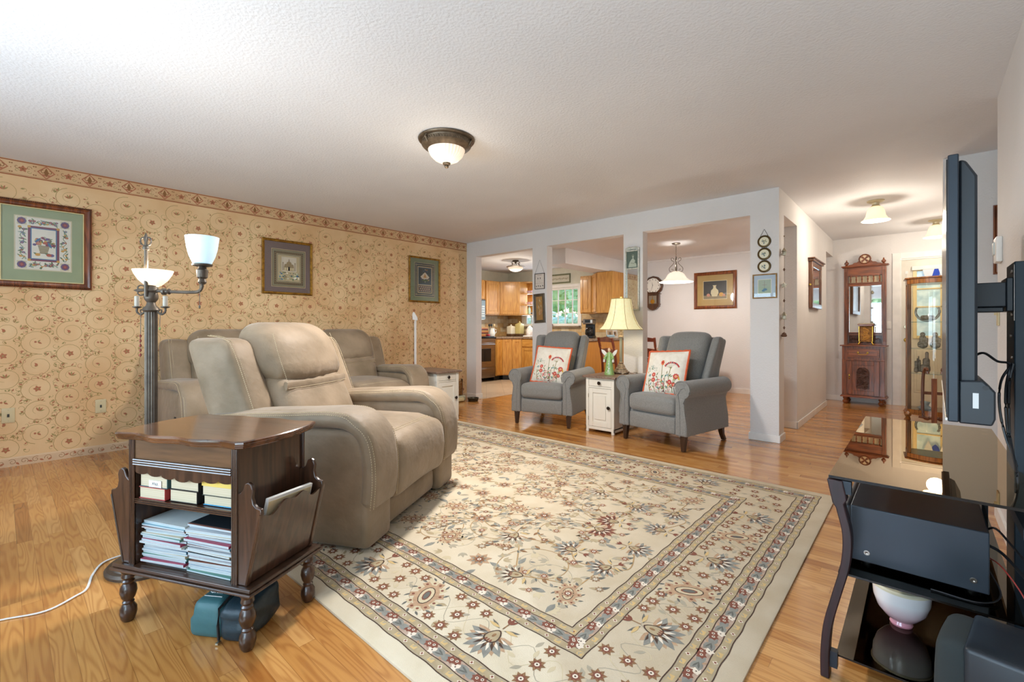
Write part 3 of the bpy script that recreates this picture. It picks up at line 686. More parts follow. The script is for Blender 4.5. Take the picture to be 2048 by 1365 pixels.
# ---- embroidered pillows
M_pil = [mat('ivory_linen', '#E6DFD2', .9, vary=('#DCD3C4', 25, 3, (1, 1, 1)), bump=(300, .3, .002)), mat('coral_trim', '#D2603A', .85, bump=(90, .8, .006)), mat('thread_red', '#C23B34', .8), mat('thread_green', '#5F7A4A', .8),
         mat('thread_teal', '#4F8C8A', .8), mat('thread_yellow', '#D9B04A', .8), mat('thread_plum', '#7C2F45', .8), mat('thread_orange', '#D9793F', .8), mat('thread_olive', '#8C8250', .8), mat('thread_pink', '#DE8C84', .8)]
def pillow(label, M, size=.43):
    t = bpy.data.objects.new('throw_pillow', None); COL.objects.link(t); t.matrix_world = M
    tag(t, label, 'pillow', 'floral pillows on the wing armchairs')
    h = size/2
    def prof(u, v): return .068*((max(0, 1-abs(u)**2.6)*max(0, 1-abs(v)**2.6))**.55)
    def pos(u, v, side): 
        k = 1-.035*(1-u*u)*v*v-.0; kk = 1-.035*(1-v*v)*u*u
        return (u*h*kk, v*h*k, side*prof(u, v)+.006*sin(3*u+2*v))
    mb = MB()
    for sd in (1, -1): mb.grid(lambda a, b: pos(2*a-1, 2*b-1, sd), 24, 24, 0)
    p = mb.build('cover', M_pil[0], t)
    art = MB(); A = Art(art, lambda u, v, e: (lambda q: (q[0], q[1], q[2]+.0012+e))(pos(u, v, 1)), .0003)
    rnd = random.Random(5)
    stems = [(-.45, -.15, -.35, 6), (.0, .30, -.0, 7), (.42, .12, .3, 8), (.62, -.3, .5, 3), (-.7, -.35, -.6, 5), (-.2, -.35, -.15, 2), (.2, -.2, .1, 3)]
    for bx, top, cx, mi in stems:
        A.stroke([(cx+(bx-cx)*q/8, -.95+(top+.95)*q/8) for q in range(9)], .026, 8 if mi != 3 else 3, 1)
        for k in range(3):
            zz = -.8+.25*k+rnd.uniform(-.05, .05); xx = cx+(bx-cx)*(zz+.95)/(top+.95)
            A.leaf((xx, zz), rnd.choice((.8, 2.3)), .16, .05, rnd.choice((3, 4, 8)), 2)
    A.star((0, .36), .13, .09, 7, 7, 3, 0, .8, 1.1); A.leaf((0, .30), pi/2, .16, .10, 2, 4); A.leaf((-.05, .3), 2.0, .10, .05, 9, 5)       # bud on the tall stem
    for i in range(11):                                                                                  # berry spray
        an = radians(20+i*14); rx = .32*cos(an)+.46; ry = .12+.24*sin(an)
        A.stroke([(.42, .10), (rx, ry)], .008, 8, 1); A.ell((rx, ry), .034, .042, 6 if i % 2 else 2, 3, n=8); A.ell((rx-.03, ry+.04), .018, .022, 2, 3, n=8)
    for cx, cy, rr in ((-.42, -.18, .085), (-.42, -.42, .09), (.70, -.25, .11), (.42, -.52, .09), (.62, -.62, .08)):
        rr *= 1.25; A.star((cx, cy), rr, rr*.78, 9, 2, 3); A.ell((cx, cy), rr*.45, rr*.45, 9, 4); A.ell((cx, cy), rr*.2, rr*.2, 5, 5, n=8)
    for i in range(26):
        an = rnd.uniform(.2, 2.9); rr = rnd.uniform(.1, .3); A.ell((-.55+rr*cos(an)*1.1, -.05+rr*sin(an)), .014, .022, rnd.choice((4, 3, 4)), 2, rnd.uniform(0, 3), 6)
    for i in range(60): A.leaf((rnd.uniform(-.6, .5), rnd.uniform(-.95, -.40)), rnd.uniform(0, 6.2), .095, .036, rnd.choice((2, 6, 9, 2)), 2)
    for i in range(24): A.leaf((rnd.uniform(-.85, .85), rnd.uniform(-.9, .0)), rnd.uniform(.4, 2.6), .17, .04, rnd.choice((3, 4, 8, 5)), 2)
    A.leaf((.85, -.42), 1.9, .24, .08, 5, 3)
    for i in range(4): A.ell((.25+i*.16, .55-(i % 2)*.12), .05, .05, 0, 1, n=8)
    art.build('embroidery', M_pil, p)
    pts = []
    for i in range(96):
        q = i/24; s0 = int(q); f = q-s0; c = [(-1, -1), (1, -1), (1, 1), (-1, 1)]
        a, b = c[s0], c[(s0+1) % 4]; u, v = a[0]+(b[0]-a[0])*f, a[1]+(b[1]-a[1])*f
        P = pos(u, v, 0); w = .004*sin(i*1.9); pts.append((P[0]*1.02+w*.5, P[1]*1.02+w*.5, P[2]+w))
    MB().tube(pts, .010, 6, closed=True).build('trim', M_pil[1], t)
    return t
def pillow_matrix(chair_loc, rz, lx, ly, lz, tilt, roll):
    # local pillow: x right, y up, z out of the front
    f = Matrix.Translation(chair_loc) @ Matrix.Rotation(rz, 4, 'Z') @ Matrix.Translation((lx, ly, lz))
    base = Matrix(((0, 0, 1, 0), (1, 0, 0, 0), (0, 1, 0, 0), (0, 0, 0, 1)))
    return f @ Matrix.Rotation(-tilt, 4, 'Y') @ base @ Matrix.Rotation(roll, 4, 'Z')
pillow('white pillow embroidered with flowers, coral trim, on the wing armchair left of the white cabinet', pillow_matrix((-3.255, 4.375, 0), radians(-75.5), .115, .02, .668, radians(20), radians(-3)))
pillow('white pillow embroidered with flowers, coral trim, on the wing armchair nearest the corner post', pillow_matrix((-1.815, 4.405, 0), radians(-100.5), .125, -.0, .668, radians(20), radians(4)))

# ---- small white cabinets with brown tops
M_cream = mat('cream_painted_wood', '#E4DDCF', .5, vary=('#DDD5C6', 6, 2, (1, 1, .2)))
M_ctop = wood('weathered_brown_top', '#8A7060', '#6B5446', 'y', .45, .1)
M_knob = mat('dark_bronze_knob', '#3B322B', .35, .8)
def white_cabinet(label, loc, rz):
    t = thing('accent_cabinet', label, 'cabinet', loc, rz, 'cream cabinets with brown tops')
    w, d, h = .335, .56, .595
    # local: front at y=0 facing -y, body to y=d
    MB().box(-w/2-.03, w/2+.03, -.03, d+.02, h-.022, h).build('top', M_ctop, t, bevel=.006)
    b = MB().box(-w/2, w/2, .016, d, .045, h-.022)
    for sx in (-1, 1): b.box(sx*w/2, sx*(w/2-.032), 0, .02, 0, h-.022).box(sx*w/2, sx*(w/2-.032), d-.03, d, 0, .05)
    b.box(-w/2, w/2, .002, .018, .03, .06).box(-w/2, w/2, .002, .018, h-.034, h-.022).box(-w/2, w/2, .002, .018, h-.128, h-.112)
    b.box(-w/2, -w/2+.008, 0, d, .02, .06); b.box(w/2-.008, w/2, 0, d, .02, .06)
    b.build('body', M_cream, t, bevel=.002)
    def knob(x, z, y, par): MB().lathe([(.006, 0), (.006, -.012), (.017, -.018), (.019, -.025), (.014, -.031), (0, -.033)], (x, y, z), 16, 0, 'y').build('knob', M_knob, par)
    dr = MB().box(-w/2+.034, w/2-.034, .004, .016, h-.109, h-.037).build('drawer', M_cream, t, bevel=.003); knob(0, h-.073, .004, dr)
    x0, x1, z0, z1 = -w/2+.034, w/2-.034, .063, h-.131
    q = MB().box(x0, x1, .012, .016, z0, z1)
    q.ring(x0, x1, z0, z1, .048, .002, .012)
    q.box(x0+.068, x1-.068, .004, .012, z0+.075, z1-.075)
    do = q.build('door', M_cream, t, bevel=.0025); knob(x1-.022, (z0+z1)/2+.01, .002, do)
    MB().tube([(x0-.002, 0, z0+.06), (x0-.002, 0, z0+.10)], .004, 6).tube([(x0-.002, 0, z1-.10), (x0-.002, 0, z1-.06)], .004, 6).build('hinge', M_nickel, do)
    return t
white_cabinet('cream cabinet with brown top standing between the two wing armchairs', (-2.505, 4.175, 0), 0)
white_cabinet('cream cabinet with brown top standing at the far end of the sofa', (-4.135, 3.50, 0), radians(90))
# ================================================================= rug
RUG = [mat('rug_cream_pile', '#D6C8AF', .95, vary=('#CCBCA0', 6, 4, (1, 1, 1)), bump=(350, .5, .003)), mat('rug_tan', '#B3A384', .95, vary=('#A59474', 30, 3, (1, 1, 1))),
       mat('rug_dark_line', '#4B382E', .95), mat('rug_blue', '#8F8F86', .95, vary=('#807F78', 40, 3, (1, 1, 1))), mat('rug_rust', '#7F4C3C', .95), mat('rug_brown', '#94714F', .95, vary=('#806044', 60, 2, (1, 1, 1))),
       mat('rug_peach', '#B99A7C', .95, vary=('#AA8A6C', 60, 2, (1, 1, 1))), mat('rug_grey', '#A9A08C', .95), mat('rug_yellow', '#CDB07A', .95), mat('rug_pale', '#E2D6C4', .95), mat('rug_slate', '#666660', .95), mat('rug_sand', '#CBBC9C', .95)]
RUG.append(mat('rug_rose_beige', '#B7A18F', .95, vary=('#A8907E', 60, 2, (1, 1, 1))))
CR, TA, DK, BL, RU, BR, PE, GR, YE, PA, SL, SD, RB = range(13)
def rug():
    LX, LY, T = 3.66, 2.74, .011; hx, hy = LX/2, LY/2
    mb = MB(); rnd = random.Random(21)
    pts = []
    for cx, cy, a in ((hx-.03, hy-.03, 0), (-hx+.03, hy-.03, pi/2), (-hx+.03, -hy+.03, pi), (hx-.03, -hy+.03, 3*pi/2)): pts += arc(cx, cy, .03, a, a+pi/2, 4)
    mb.prism(pts, 0, T-.003, 'xy'); n = len(pts)
    mb.add([(x, y, T-.003) for x, y in pts]+[(x*.9975, y*.9965, T) for x, y in pts], [(i, (i+1) % n, n+(i+1) % n, n+i) for i in range(n)]+[tuple(range(n, 2*n))], 0)
    A = Art(mb, lambda u, v, e: (u, v, T+e), .00016)
    def ring(d0, d1, mi, lay):
        o = [(-hx+d0, -hy+d0), (hx-d0, -hy+d0), (hx-d0, hy-d0), (-hx+d0, hy-d0)]; q = [(-hx+d1, -hy+d1), (hx-d1, -hy+d1), (hx-d1, hy-d1), (-hx+d1, hy-d1)]
        for i in range(4): A.poly([o[i], o[(i+1) % 4], q[(i+1) % 4], q[i]], mi, lay)
    def wavy(d, w, mi, lay):
        for s in range(4):
            L = (hx if s % 2 == 0 else hy)-d; k = int(L*2/.03); p = []
            for i in range(k+1):
                t = -L+2*L*i/k; o = d+(.0022*sin(i*1.3) if 0 < i < k else 0)
                p.append([(t, -hy+o), (hx-o, t), (-t, hy-o), (-hx+o, -t)][s])
            A.stroke(p, w, mi, lay)
    def side(d):
        """yield (fn(along, across) -> uv, half length) for the four sides at inset d"""
        for s in range(4):
            L = (hx if s % 2 == 0 else hy)-d
            yield (lambda a, c, s=s: [(a, -hy+d+c), (hx-d-c, a), (-a, hy-d-c), (-hx+d+c, -a)][s]), L, [0, pi/2, pi, 3*pi/2][s]
    def rosette(c, r, rot=0, c1=BR, c2=RU, lay=3):
        A.star(c, r, r*.62, 8, c1, lay, rot); A.star(c, r*.66, r*.42, 8, c2, lay+1, rot+.2); A.ell(c, r*.30, r*.30, PA, lay+2, n=8); A.ell(c, r*.12, r*.12, DK, lay+3, n=6)
    def palmette(c, ang, s, c1=BL, c2=PE, lay=3, tuft=True):
        def loc(x, y): return (c[0]+s*(x*cos(ang)-y*sin(ang)), c[1]+s*(x*sin(ang)+y*cos(ang)))
        for k in range(15):
            a = ang-pi/2+(-1.9+3.8*k/14); A.leaf(loc(0, -.01), a, s*(.084+.010*(k % 2)), s*.036, c1 if k % 2 else c2, lay+(k % 2))
        for k in range(12):
            a = ang-pi/2+(-1.6+3.2*k/11); A.leaf(loc(0, 0), a, s*.070, s*.015, PA if k % 2 else DK, lay+2+(k % 2))
        for k in range(10):
            a = ang-pi/2+(-1.3+2.6*k/9); A.leaf(loc(0, .01), a, s*.058, s*.012, BR if k % 2 else c1, lay+4)
        A.poly([loc(.027*cos(t)*(1-.35*sin(t)), .036*sin(t)+.004) for t in [2*pi*i/14 for i in range(14)]], DK, lay+5)
        A.poly([loc(.022*cos(t)*(1-.35*sin(t)), .030*sin(t)+.004) for t in [2*pi*i/14 for i in range(14)]], TA, lay+6)
        A.ell(loc(0, .008), s*.006, s*.011, BR, lay+7, ang, 8)
        for k in (-1, 0, 1): A.leaf(loc(k*.010, -.012), ang-pi/2, s*.018, s*.008, RU, lay+7)
        for sg in (-1, 1):
            A.leaf(loc(sg*.012, .05), ang+pi/2-sg*1.5, s*.055, s*.014, YE, lay+3); A.leaf(loc(sg*.010, .045), ang+pi/2-sg*1.15, s*.06, s*.012, SL, lay+2)
        if tuft:
            A.stroke([loc(0, .05), loc(0, .085)], s*.005, BR, lay+2)
            for k in (-1, 0, 1): A.leaf(loc(0, .082), ang+pi/2+k*.6, s*.036, s*.013, RU, lay+3)
    def medallion(c, ang, s, lay=3):
        def loc(x, y): return (c[0]+s*(x*cos(ang)-y*sin(ang)), c[1]+s*(x*sin(ang)+y*cos(ang)))
        for k in range(12):
            t = 2*pi*k/12; px, py = .058*cos(t), .088*sin(t); p = loc(px, py)
            A.star(p, s*.022, s*.015, 4, SD if k % 2 else PE, lay, t); A.leaf(loc(px*1.2, py*1.2), ang+t+.7, s*.03, s*.010, SL, lay+1); A.ell(p, s*.007, s*.007, RU, lay+2, n=6)
        A.ell(c, s*.05, s*.075, PE, lay+1, ang, 14); A.ell(c, s*.032, s*.058, DK, lay+2, ang, 14); A.ell(c, s*.028, s*.053, SD, lay+3, ang, 14); A.ell(c, s*.016, s*.034, RU, lay+4, ang, 10); A.ell(c, s*.011, s*.026, SL, lay+5, ang, 10)
    def guard(d0, d1):
        w = d1-d0; a, b = d0+w*.30, d0+w*.70
        ring(d0, a, TA, 1); ring(a, b, RB, 1); ring(b, d1, TA, 1)
        for d, t in ((d0, .0042), (a, .0034), (b, .0034), (d1, .0042)): wavy(d, t, DK, 3)
        wavy(d0+.006, .002, GR, 3); wavy(d1-.006, .002, GR, 3)
        for mid, k in (((d0+a)/2, 0), ((b+d1)/2, 1)):
            for fn, L, an in side(mid):
                n = int(2*L/.046)
                for i in range(n+1):
                    t = -L+2*L*i/n
                    if i % 2: A.star(fn(t, 0), .010, .006, 4, PA, 2, an); A.ell(fn(t, 0), .0042, .0048, RU, 4, n=6)
                    else: A.rect(*fn(t-.012, -.008), *fn(t+.012, .008), YE, 2); A.leaf(fn(t-.008, 0), an+.6, .018, .007, GR, 4)
        for fn, L, an in side((a+b)/2):
            n = max(1, int(2*L/.115))
            for i in range(n+1):
                t = -L+2*L*i/n
                for q, (dx, dy) in enumerate(((-.018, .006), (.014, -.008), (0, .012))):
                    A.star(fn(t+dx*1.1, dy), .019, .013, 6, (RU, PA, RU)[q], 3); A.ell(fn(t+dx, dy), .006, .006, PA, 4, n=6); A.ell(fn(t+dx, dy), .003, .003, DK, 5, n=6)
                if i < n:
                    for sg in (-1, 1):
                        tt = t+.058
                        A.leaf(fn(tt-.038, sg*.014), an-sg*.35, .060, .027, BL, 3); A.leaf(fn(tt+.036, -sg*.012), an+pi-sg*.4, .052, .022, BL, 3)
                        A.leaf(fn(tt-.030, sg*.010), an-sg*.3, .036, .007, SL, 4); A.leaf(fn(tt, sg*.010), an+sg*.8, .018, .008, PE, 4)
    guard(.07, .187); guard(.42, .532)
    # broad border
    for fn, L, an in side(.303):
        n = int(round(2*(L-.41)/.415)); n += n % 2; st = 2*(L-.41)/n
        wav = [fn(-L+2*L*i/160, .055*sin(i*.55)) for i in range(161)]; A.stroke(wav, .0035, SD, 1)
        wav = [fn(-L+2*L*i/160, -.055*sin(i*.55)) for i in range(161)]; A.stroke(wav, .0030, GR, 1)
        for i in range(n+1):
            t = -(L-.41)+i*st
            if i % 2 == 0: palmette(fn(t, .0), an, 1.05)
            else: medallion(fn(t, 0), an+.5, 1.0)
            if i in (0, n):
                sg = -1 if i == 0 else 1
                for dx, dy in ((.20, -.08), (.20, 0), (.20, .08), (.32, .04), (.41, -.03), (.30, -.05)): rosette(fn(t+sg*dx, dy), .031, dx*9)
                for q in range(9): A.leaf(fn(t+sg*rnd.uniform(.12, .44), rnd.uniform(-.09, .09)), rnd.uniform(0, 6.3), .042, .017, rnd.choice((GR, SD)), 2)
            if i < n:
                for dx, dy in ((.5, -.082), (.5, .0), (.5, .082), (.29, -.075), (.71, .078), (.30, .088), (.72, -.085)):
                    rosette(fn(t+dx*st, dy), .032 if dx == .5 else .029, i)
                for q in range(12): A.leaf(fn(t+st*rnd.uniform(.2, .8), rnd.uniform(-.10, .10)), rnd.uniform(0, 6.3), .040, .016, rnd.choice((GR, SD, GR, TA)), 2)
    # field: vines, palmettes, rosettes, mirrored about the centre
    fx, fy = hx-.56, hy-.56
    nodes = []
    for i in range(5):
        for j in range(3):
            x = .12+i*.268+rnd.uniform(-.04, .04); y = .10+j*.29+rnd.uniform(-.05, .05)
            if x < fx-.06 and y < fy-.03: nodes.append((x, y, rnd.uniform(0, 6.28), rnd.random()))
    ops = []
    for a in nodes:
        for b in nodes:
            d = sqrt((a[0]-b[0])**2+(a[1]-b[1])**2)
            if a < b and d < .40 and rnd.random() < .62:
                mx, my = (a[0]+b[0])/2+rnd.uniform(-.09, .09), (a[1]+b[1])/2+rnd.uniform(-.09, .09)
                ops.append(('v', smooth_path([(a[0], a[1], 0), (mx, my, 0), (b[0], b[1], 0)], 8)))
    for k in range(11): ops.append(('s', (rnd.uniform(.05, fx-.15), rnd.uniform(.05, fy-.12)), rnd.uniform(.09, .15), rnd.uniform(0, 6), rnd.choice((-1, 1))))
    for k in range(9): ops.append(('S', (rnd.uniform(.1, fx-.2), rnd.uniform(.1, fy-.16)), rnd.uniform(.13, .22), rnd.uniform(0, 6), rnd.choice((-1, 1))))
    for k in range(70): ops.append(('r', (rnd.uniform(.03, fx-.02), rnd.uniform(.03, fy-.02)), rnd.uniform(.020, .030), rnd.random()))
    for k in range(80): ops.append(('l', (rnd.uniform(.02, fx), rnd.uniform(.02, fy)), rnd.uniform(0, 6.28), rnd.random()))
    for k in range(4): ops.append(('f', (rnd.uniform(.15, fx-.15), rnd.uniform(.1, fy-.12)), rnd.uniform(0, 6.28)))
    def far(p, m): return all((p[0]-q[0])**2+(p[1]-q[1])**2 > m*m for q in nodes)
    for sx in (-1, 1):
        for sy in (-1, 1):
            m = lambda p: (p[0]*sx, p[1]*sy)
            ma = lambda a: atan2(sin(a)*sy, cos(a)*sx)
            for x, y, an, kind in nodes:
                if kind < .55: palmette(m((x, y)), ma(an), .85+.3*kind, (BL, RU, GR)[int(kind*5.4) % 3], PE, 4, kind < .3)
                elif kind < .8: medallion(m((x, y)), ma(an), .75, 4); rosette(m((x, y)), .03, an, PE, RU, 12)
                else: rosette(m((x, y)), .062, an, PE, BL, 4); rosette(m((x, y)), .034, an, BR, RU, 9)
                for k in range(3): A.leaf(m((x+.09*cos(an+2+k), y+.09*sin(an+2+k))), ma(an+2+k*1.4), .07, .028, rnd.choice((GR, TA, BL)), 3)
            for o in ops:
                if o[0] == 'v':
                    P = [m((p[0], p[1])) for p in o[1]]; A.stroke(P, .0062, BR, 2); A.stroke(P, .0022, YE, 3)
                    for q in range(3, len(P)-2, 4):
                        a = rnd.uniform(0, 6.28); A.leaf(P[q], a, .048, .019, rnd.choice((BR, TA, GR)), 3); A.leaf(P[q], a+.5, .030, .010, SL, 4)
                elif o[0] == 'S':
                    pts = []
                    for i in range(31): t = i/30; pts.append(m((o[1][0]+o[2]*(1-.6*t)*cos(o[3]+o[4]*6*t), o[1][1]+o[2]*(1-.6*t)*sin(o[3]+o[4]*6*t))))
                    pts = [p for p in pts if abs(p[0]) < fx and abs(p[1]) < fy]
                    if len(pts) > 5:
                        A.stroke(pts, .0050, BR, 2); A.stroke(pts, .0018, YE, 3)
                        for q in range(1, len(pts)-1, 3):
                            a = rnd.uniform(0, 6.2); A.leaf(pts[q], a, .044, .018, rnd.choice((TA, GR, BR)), 3); A.leaf(pts[q], a+.9, .030, .012, rnd.choice((SL, BR, GR)), 4)
                        rosette(pts[-1], .026, 0, PE, RU, 5); rosette(pts[len(pts)//2], .020, 0, BR, RU, 5)
                elif o[0] == 's':
                    pts = []
                    for i in range(31): t = i/30; pts.append(m((o[1][0]+o[2]*(1-.75*t)*cos(o[3]+o[4]*9*t), o[1][1]+o[2]*(1-.75*t)*sin(o[3]+o[4]*9*t))))
                    if all(abs(p[0]) < fx and abs(p[1]) < fy for p in pts):
                        A.stroke(pts, .0030, GR, 1)
                        for q in range(2, 28, 5): A.leaf(pts[q], rnd.uniform(0, 6.2), .030, .014, rnd.choice((GR, SD, BL)), 2)
                elif o[0] == 'r' and far(o[1], .10): rosette(m(o[1]), o[2], 0, PE if o[3] < .6 else BR, RU if o[3] < .5 else GR, 4); A.leaf(m(o[1]), 1, .05, .018, SL, 3); A.leaf(m(o[1]), 3.6, .045, .018, TA, 3)
                elif o[0] == 'l' and far(o[1], .07):
                    c = m(o[1]); a = ma(o[2])
                    for q in (-.6, 0, .6): A.leaf(c, a+q, .048-.01*abs(q), .017, (GR, TA, SD)[int(o[3]*3)], 2)
                elif o[0] == 'f' and far(o[1], .11):       # serrated feather leaf
                    c = m(o[1]); a = ma(o[2])
                    for q in range(9):
                        p = (c[0]+.016*q*cos(a), c[1]+.016*q*sin(a)); w = .034*(1-q/11)
                        for sg in (-1, 1): A.leaf(p, a+sg*.9, w, .014, PE if q % 2 else BR, 3)
                        A.ell(p, .005, .005, RU, 5, n=6)
    o = mb.build('area_rug', RUG, loc=(-2.24, 2.22, .0))
    tag(o, 'large cream oriental rug with floral vines and double patterned borders on the oak floor', 'rug')
rug()

# ================================================================= magazine side table
M_wal = wood('dark_walnut', '#4C3222', '#301D12', 'z', .28, .5); M_walx = wood('dark_walnut_top', '#6E452A', '#402614', 'x', .22, .7, scale=.6)
M_waly = wood('dark_walnut_shelf', '#4A3122', '#2E1C10', 'x', .3, .4)
TR = radians(25.5); TL = (-2.028, .572, 0)
def side_table():
    t = thing('side_table', 'dark walnut side table with book shelves and magazine pockets beside the recliner', 'table', TL, TR)
    # turned legs
    prof = [(0, 0), (.015, 0), (.022, .010), (.027, .03), (.026, .05), (.017, .066), (.019, .072), (.015, .078), (.022, .09), (.027, .11), (.025, .128), (.017, .142), (.020, .150), (.016, .156), (.022, .166), (.019, .178), (.024, .190), (.024, .20)]
    for x in (-.278, .282):
        for y in (-.145, .145): MB().lathe(prof, (x, y, 0), 20, cap=False).build('leg', M_wal, t)
    MB().box(-.327, .327, -.18, .18, .198, .208).box(-.320, .320, -.173, .173, .208, .222).build('base_board', M_waly, t, bevel=.003)
    zt = .688
    for sg, nm in ((-1, 0), (1, 1)): MB().box(sg*.243, sg*.229, -.152, .155, .222, zt).build('side_panel', M_wal, t)
    MB().box(-.229, .229, .140, .152, .222, zt).build('back_panel', M_wal, t)
    MB().box(-.229, .229, -.152, .14, .452, .466).box(-.229, .229, -.158, -.152, .450, .454).box(-.229, .229, -.158, -.152, .457, .461).box(-.229, .229, -.158, -.152, .464, .468).build('shelf', M_waly, t)
    # corner posts with reeding
    for sx in (-1, 1):
        for sy in (-1, 1):
            q = MB()
            for k in range(3): q.tube([(sx*(.249-.0085*k), sy*.158, .222), (sx*(.249-.0085*k), sy*.158, zt)], .0046, 8)
            q.build('corner_post', M_wal, t)
    # apron: veneered rail, mouldings and scalloped edge
    q = MB().box(-.229, .229, -.156, -.146, .612, zt)
    q.build('apron', wood('figured_walnut_veneer', '#68492F', '#46301C', 'x', .3, .4, scale=.8), t)
    q = MB()
    for k in range(3): q.tube([(-.229, -.160, .594+.0085*k), (.229, -.160, .594+.0085*k)], .0045, 8)
    q.build('moulding', M_wal, t)
    sc = [(-.229, .592)]; n = 7
    for k in range(n):
        x0 = -.229+.458*k/n; w = .458/n
        dz = .548+.012*(abs(k-3)/3.0)
        for a in [pi-pi*i/8 for i in range(9)]: sc.append((x0+w/2+w/2*cos(a), dz+.010-.012*sin(a)))
    sc.append((.229, .592)); MB().prism(sc, -.156, -.150, 'xz').build('scalloped_rail', M_wal, t)
    # top
    pts = []
    def edge(p0, p1, fn, n=26):
        for i in range(n): u = i/n; x = p0[0]+(p1[0]-p0[0])*u; y = p0[1]+(p1[1]-p0[1])*u; d = fn(u); nx, ny = (p1[1]-p0[1]), -(p1[0]-p0[0]); L = sqrt(nx*nx+ny*ny); pts.append((x+nx/L*d, y+ny/L*d))
    wl = lambda u: .010*sin(pi*u)+.007*cos(6*pi*u)-.004
    ws = lambda u: .030*sin(pi*u)
    edge((-.285, -.182), (.285, -.182), wl, 40); edge((.293, -.172), (.293, .172), ws, 16); edge((.285, .182), (-.285, .182), wl, 40); edge((-.293, .172), (-.293, -.172), ws, 16)
    tp = MB()
    for k, (s, z) in enumerate(((.975, zt), (.985, zt+.004), (.985, zt+.008), (.995, zt+.011), (.995, zt+.015), (1.003, zt+.018), (1.0, zt+.024), (.985, zt+.027))):
        tp.v += [(x*s, y*(s if k else .97), z) for x, y in pts]
    n = len(pts)
    for k in range(7): tp.f += [(k*n+i, k*n+(i+1) % n, (k+1)*n+(i+1) % n, (k+1)*n+i) for i in range(n)]
    tp.f += [tuple(range(n))[::-1], tuple(7*n+i for i in range(n))]; tp.mi = [0]*len(tp.f)
    tp.build('top', M_walx, t, sharp=28)
    # magazine pockets on both ends
    for sg in (-1, 1):
        pr = [(.243, .222), (.292, .222), (.352, .470), (.350, .488), (.330, .492), (.318, .502), (.312, .525), (.316, .548), (.310, .566), (.296, .574), (.282, .568), (.272, .545), (.262, .535), (.243, .53)]
        for y in (-.150, .150):
            e = MB().prism([(sg*a, b) for a, b in pr], y-.007, y+.007, 'xz'); e.build('pocket_end', M_wal, t, bevel=.003)
        # outer panel leaning outward, wavy top
        N = 24; vs = []; fs = []
        for i in range(N+1):
            u = i/N; y = -.143+.286*u; top = .452+.030*(1-cos(2*pi*u))*.5+.010*cos(6*pi*u)
            for z in (.225, top):
                x = .283+(z-.222)*.242
                vs += [(sg*(x-.004), y, z), (sg*(x+.004), y, z)]
        for i in range(N):
            a, b = i*4, (i+1)*4
            fs += [(a, b, b+2, a+2), (a+1, a+3, b+3, b+1), (a+2, b+2, b+3, a+3), (a, a+1, b+1, b)]
        MB().add(vs, fs).build('pocket_panel', M_wal, t)
        for y in (-.158, .158): MB().tube([(sg*.288, y*.99, .225), (sg*.348, y*.99, .47)], .0042, 6).build('reeded_edge', M_wal, t)
    return t
side_table()
def on_table(x, y, z, rz=0.0):
    p = Vector((TL[0], TL[1], 0))+Matrix.Rotation(TR, 3, 'Z') @ Vector((x, y, 0)); return (p.x, p.y, z), TR+rz
M_page = mat('book_pages', '#C9BCA2', .85, vary=('#B5A88C', 60, 3, (.05, .05, 8))); M_white = mat('white_paper', '#E9E8E4', .7)
def cmat(h): return mat('cover_'+h.strip('#'), h, .45, coat=.2)
def book(label, x, y, z, L, D, T, cover, rz=0, spine='x', text=None, tcol='#F2F2F2', art=None, band=None, group='paperbacks on the upper shelf of the side table', name='book', cat='book', pages=M_page):
    """lying flat: L along x, D deep, T thick, page edges facing the front (-y), spine at +x"""
    loc, r = on_table(x, y, z, rz); t = thing(name, label, cat, loc, r, group); c = cmat(cover)
    MB().box(-L/2+.002, L/2-.003, -D/2+.003, D/2-.003, .0022, T-.0022).build('pages', pages, t)
    cv = MB().box(-L/2, L/2, -D/2, D/2, 0, .0018).box(-L/2, L/2, -D/2, D/2, T-.0018, T).box(L/2-.002, L/2, -D/2, D/2, 0, T)
    ms = [c, cmat(tcol), cmat(art or tcol)]
    if art: cv.box(-L/2+.01, L/2-.02, -D/2+.02, D/2-.03, T, T+.0003, 2)
    if band: cv.box(-L/2, L/2-.001, -D/2-.0006, -D/2+.05, T-.0025, T+.0006, 2).box(-L/2, L/2, -D/2-.0006, -D/2, T-.018, T, 2)
    if text: 
        for k, ln in enumerate(text): cv.text(ln, .026, Matrix.Translation((0, -D/2+.030+.028*(len(text)-1-k), T+.0008)) @ Matrix.Scale(-1 if False else 1, 4), 1, .0003)
    cv.build('cover', ms, t); return t
Z1 = .4685
book('red covered book lying at the bottom left of the upper shelf', -.152, -.055, Z1, .128, .19, .042, '#B5443F')
b = book('teal covered paperback with a white shop sticker, topmost on the left of the upper shelf', -.148, -.050, Z1+.0422, .136, .195, .050, '#3E5F62', art='#5C7C7C')
q = MB().box(-.022, .038, -.0975, -.0965, .0, .026).text('..9763..', .014, Matrix.Translation((.008, -.0978, .013)) @ Matrix.Rotation(pi/2, 4, 'X'), 1, .0003); q.build('price_sticker', [M_white, M_black], b)
book('black paperback with gold spine lettering under the dark castle novel on the upper shelf', -.008, -.052, Z1, .130, .185, .044, '#1C1A1B', tcol='#C9A24A')
b = book('black paperback with white title letters topmost in the middle of the upper shelf', -.004, -.050, Z1+.0442, .134, .188, .042, '#1A1718', text=('RICHARD', 'CASTLE'), art=None)
MB().text('RICHARD', .013, Matrix.Translation((.0675, -.03, .029)) @ Matrix.Rotation(pi/2, 4, 'Z') @ Matrix.Rotation(pi/2, 4, 'X'), 0).text('CASTLE', .013, Matrix.Translation((.0675, -.03, .014)) @ Matrix.Rotation(pi/2, 4, 'Z') @ Matrix.Rotation(pi/2, 4, 'X'), 0).build('spine_title', cmat('#C9A24A'), b)
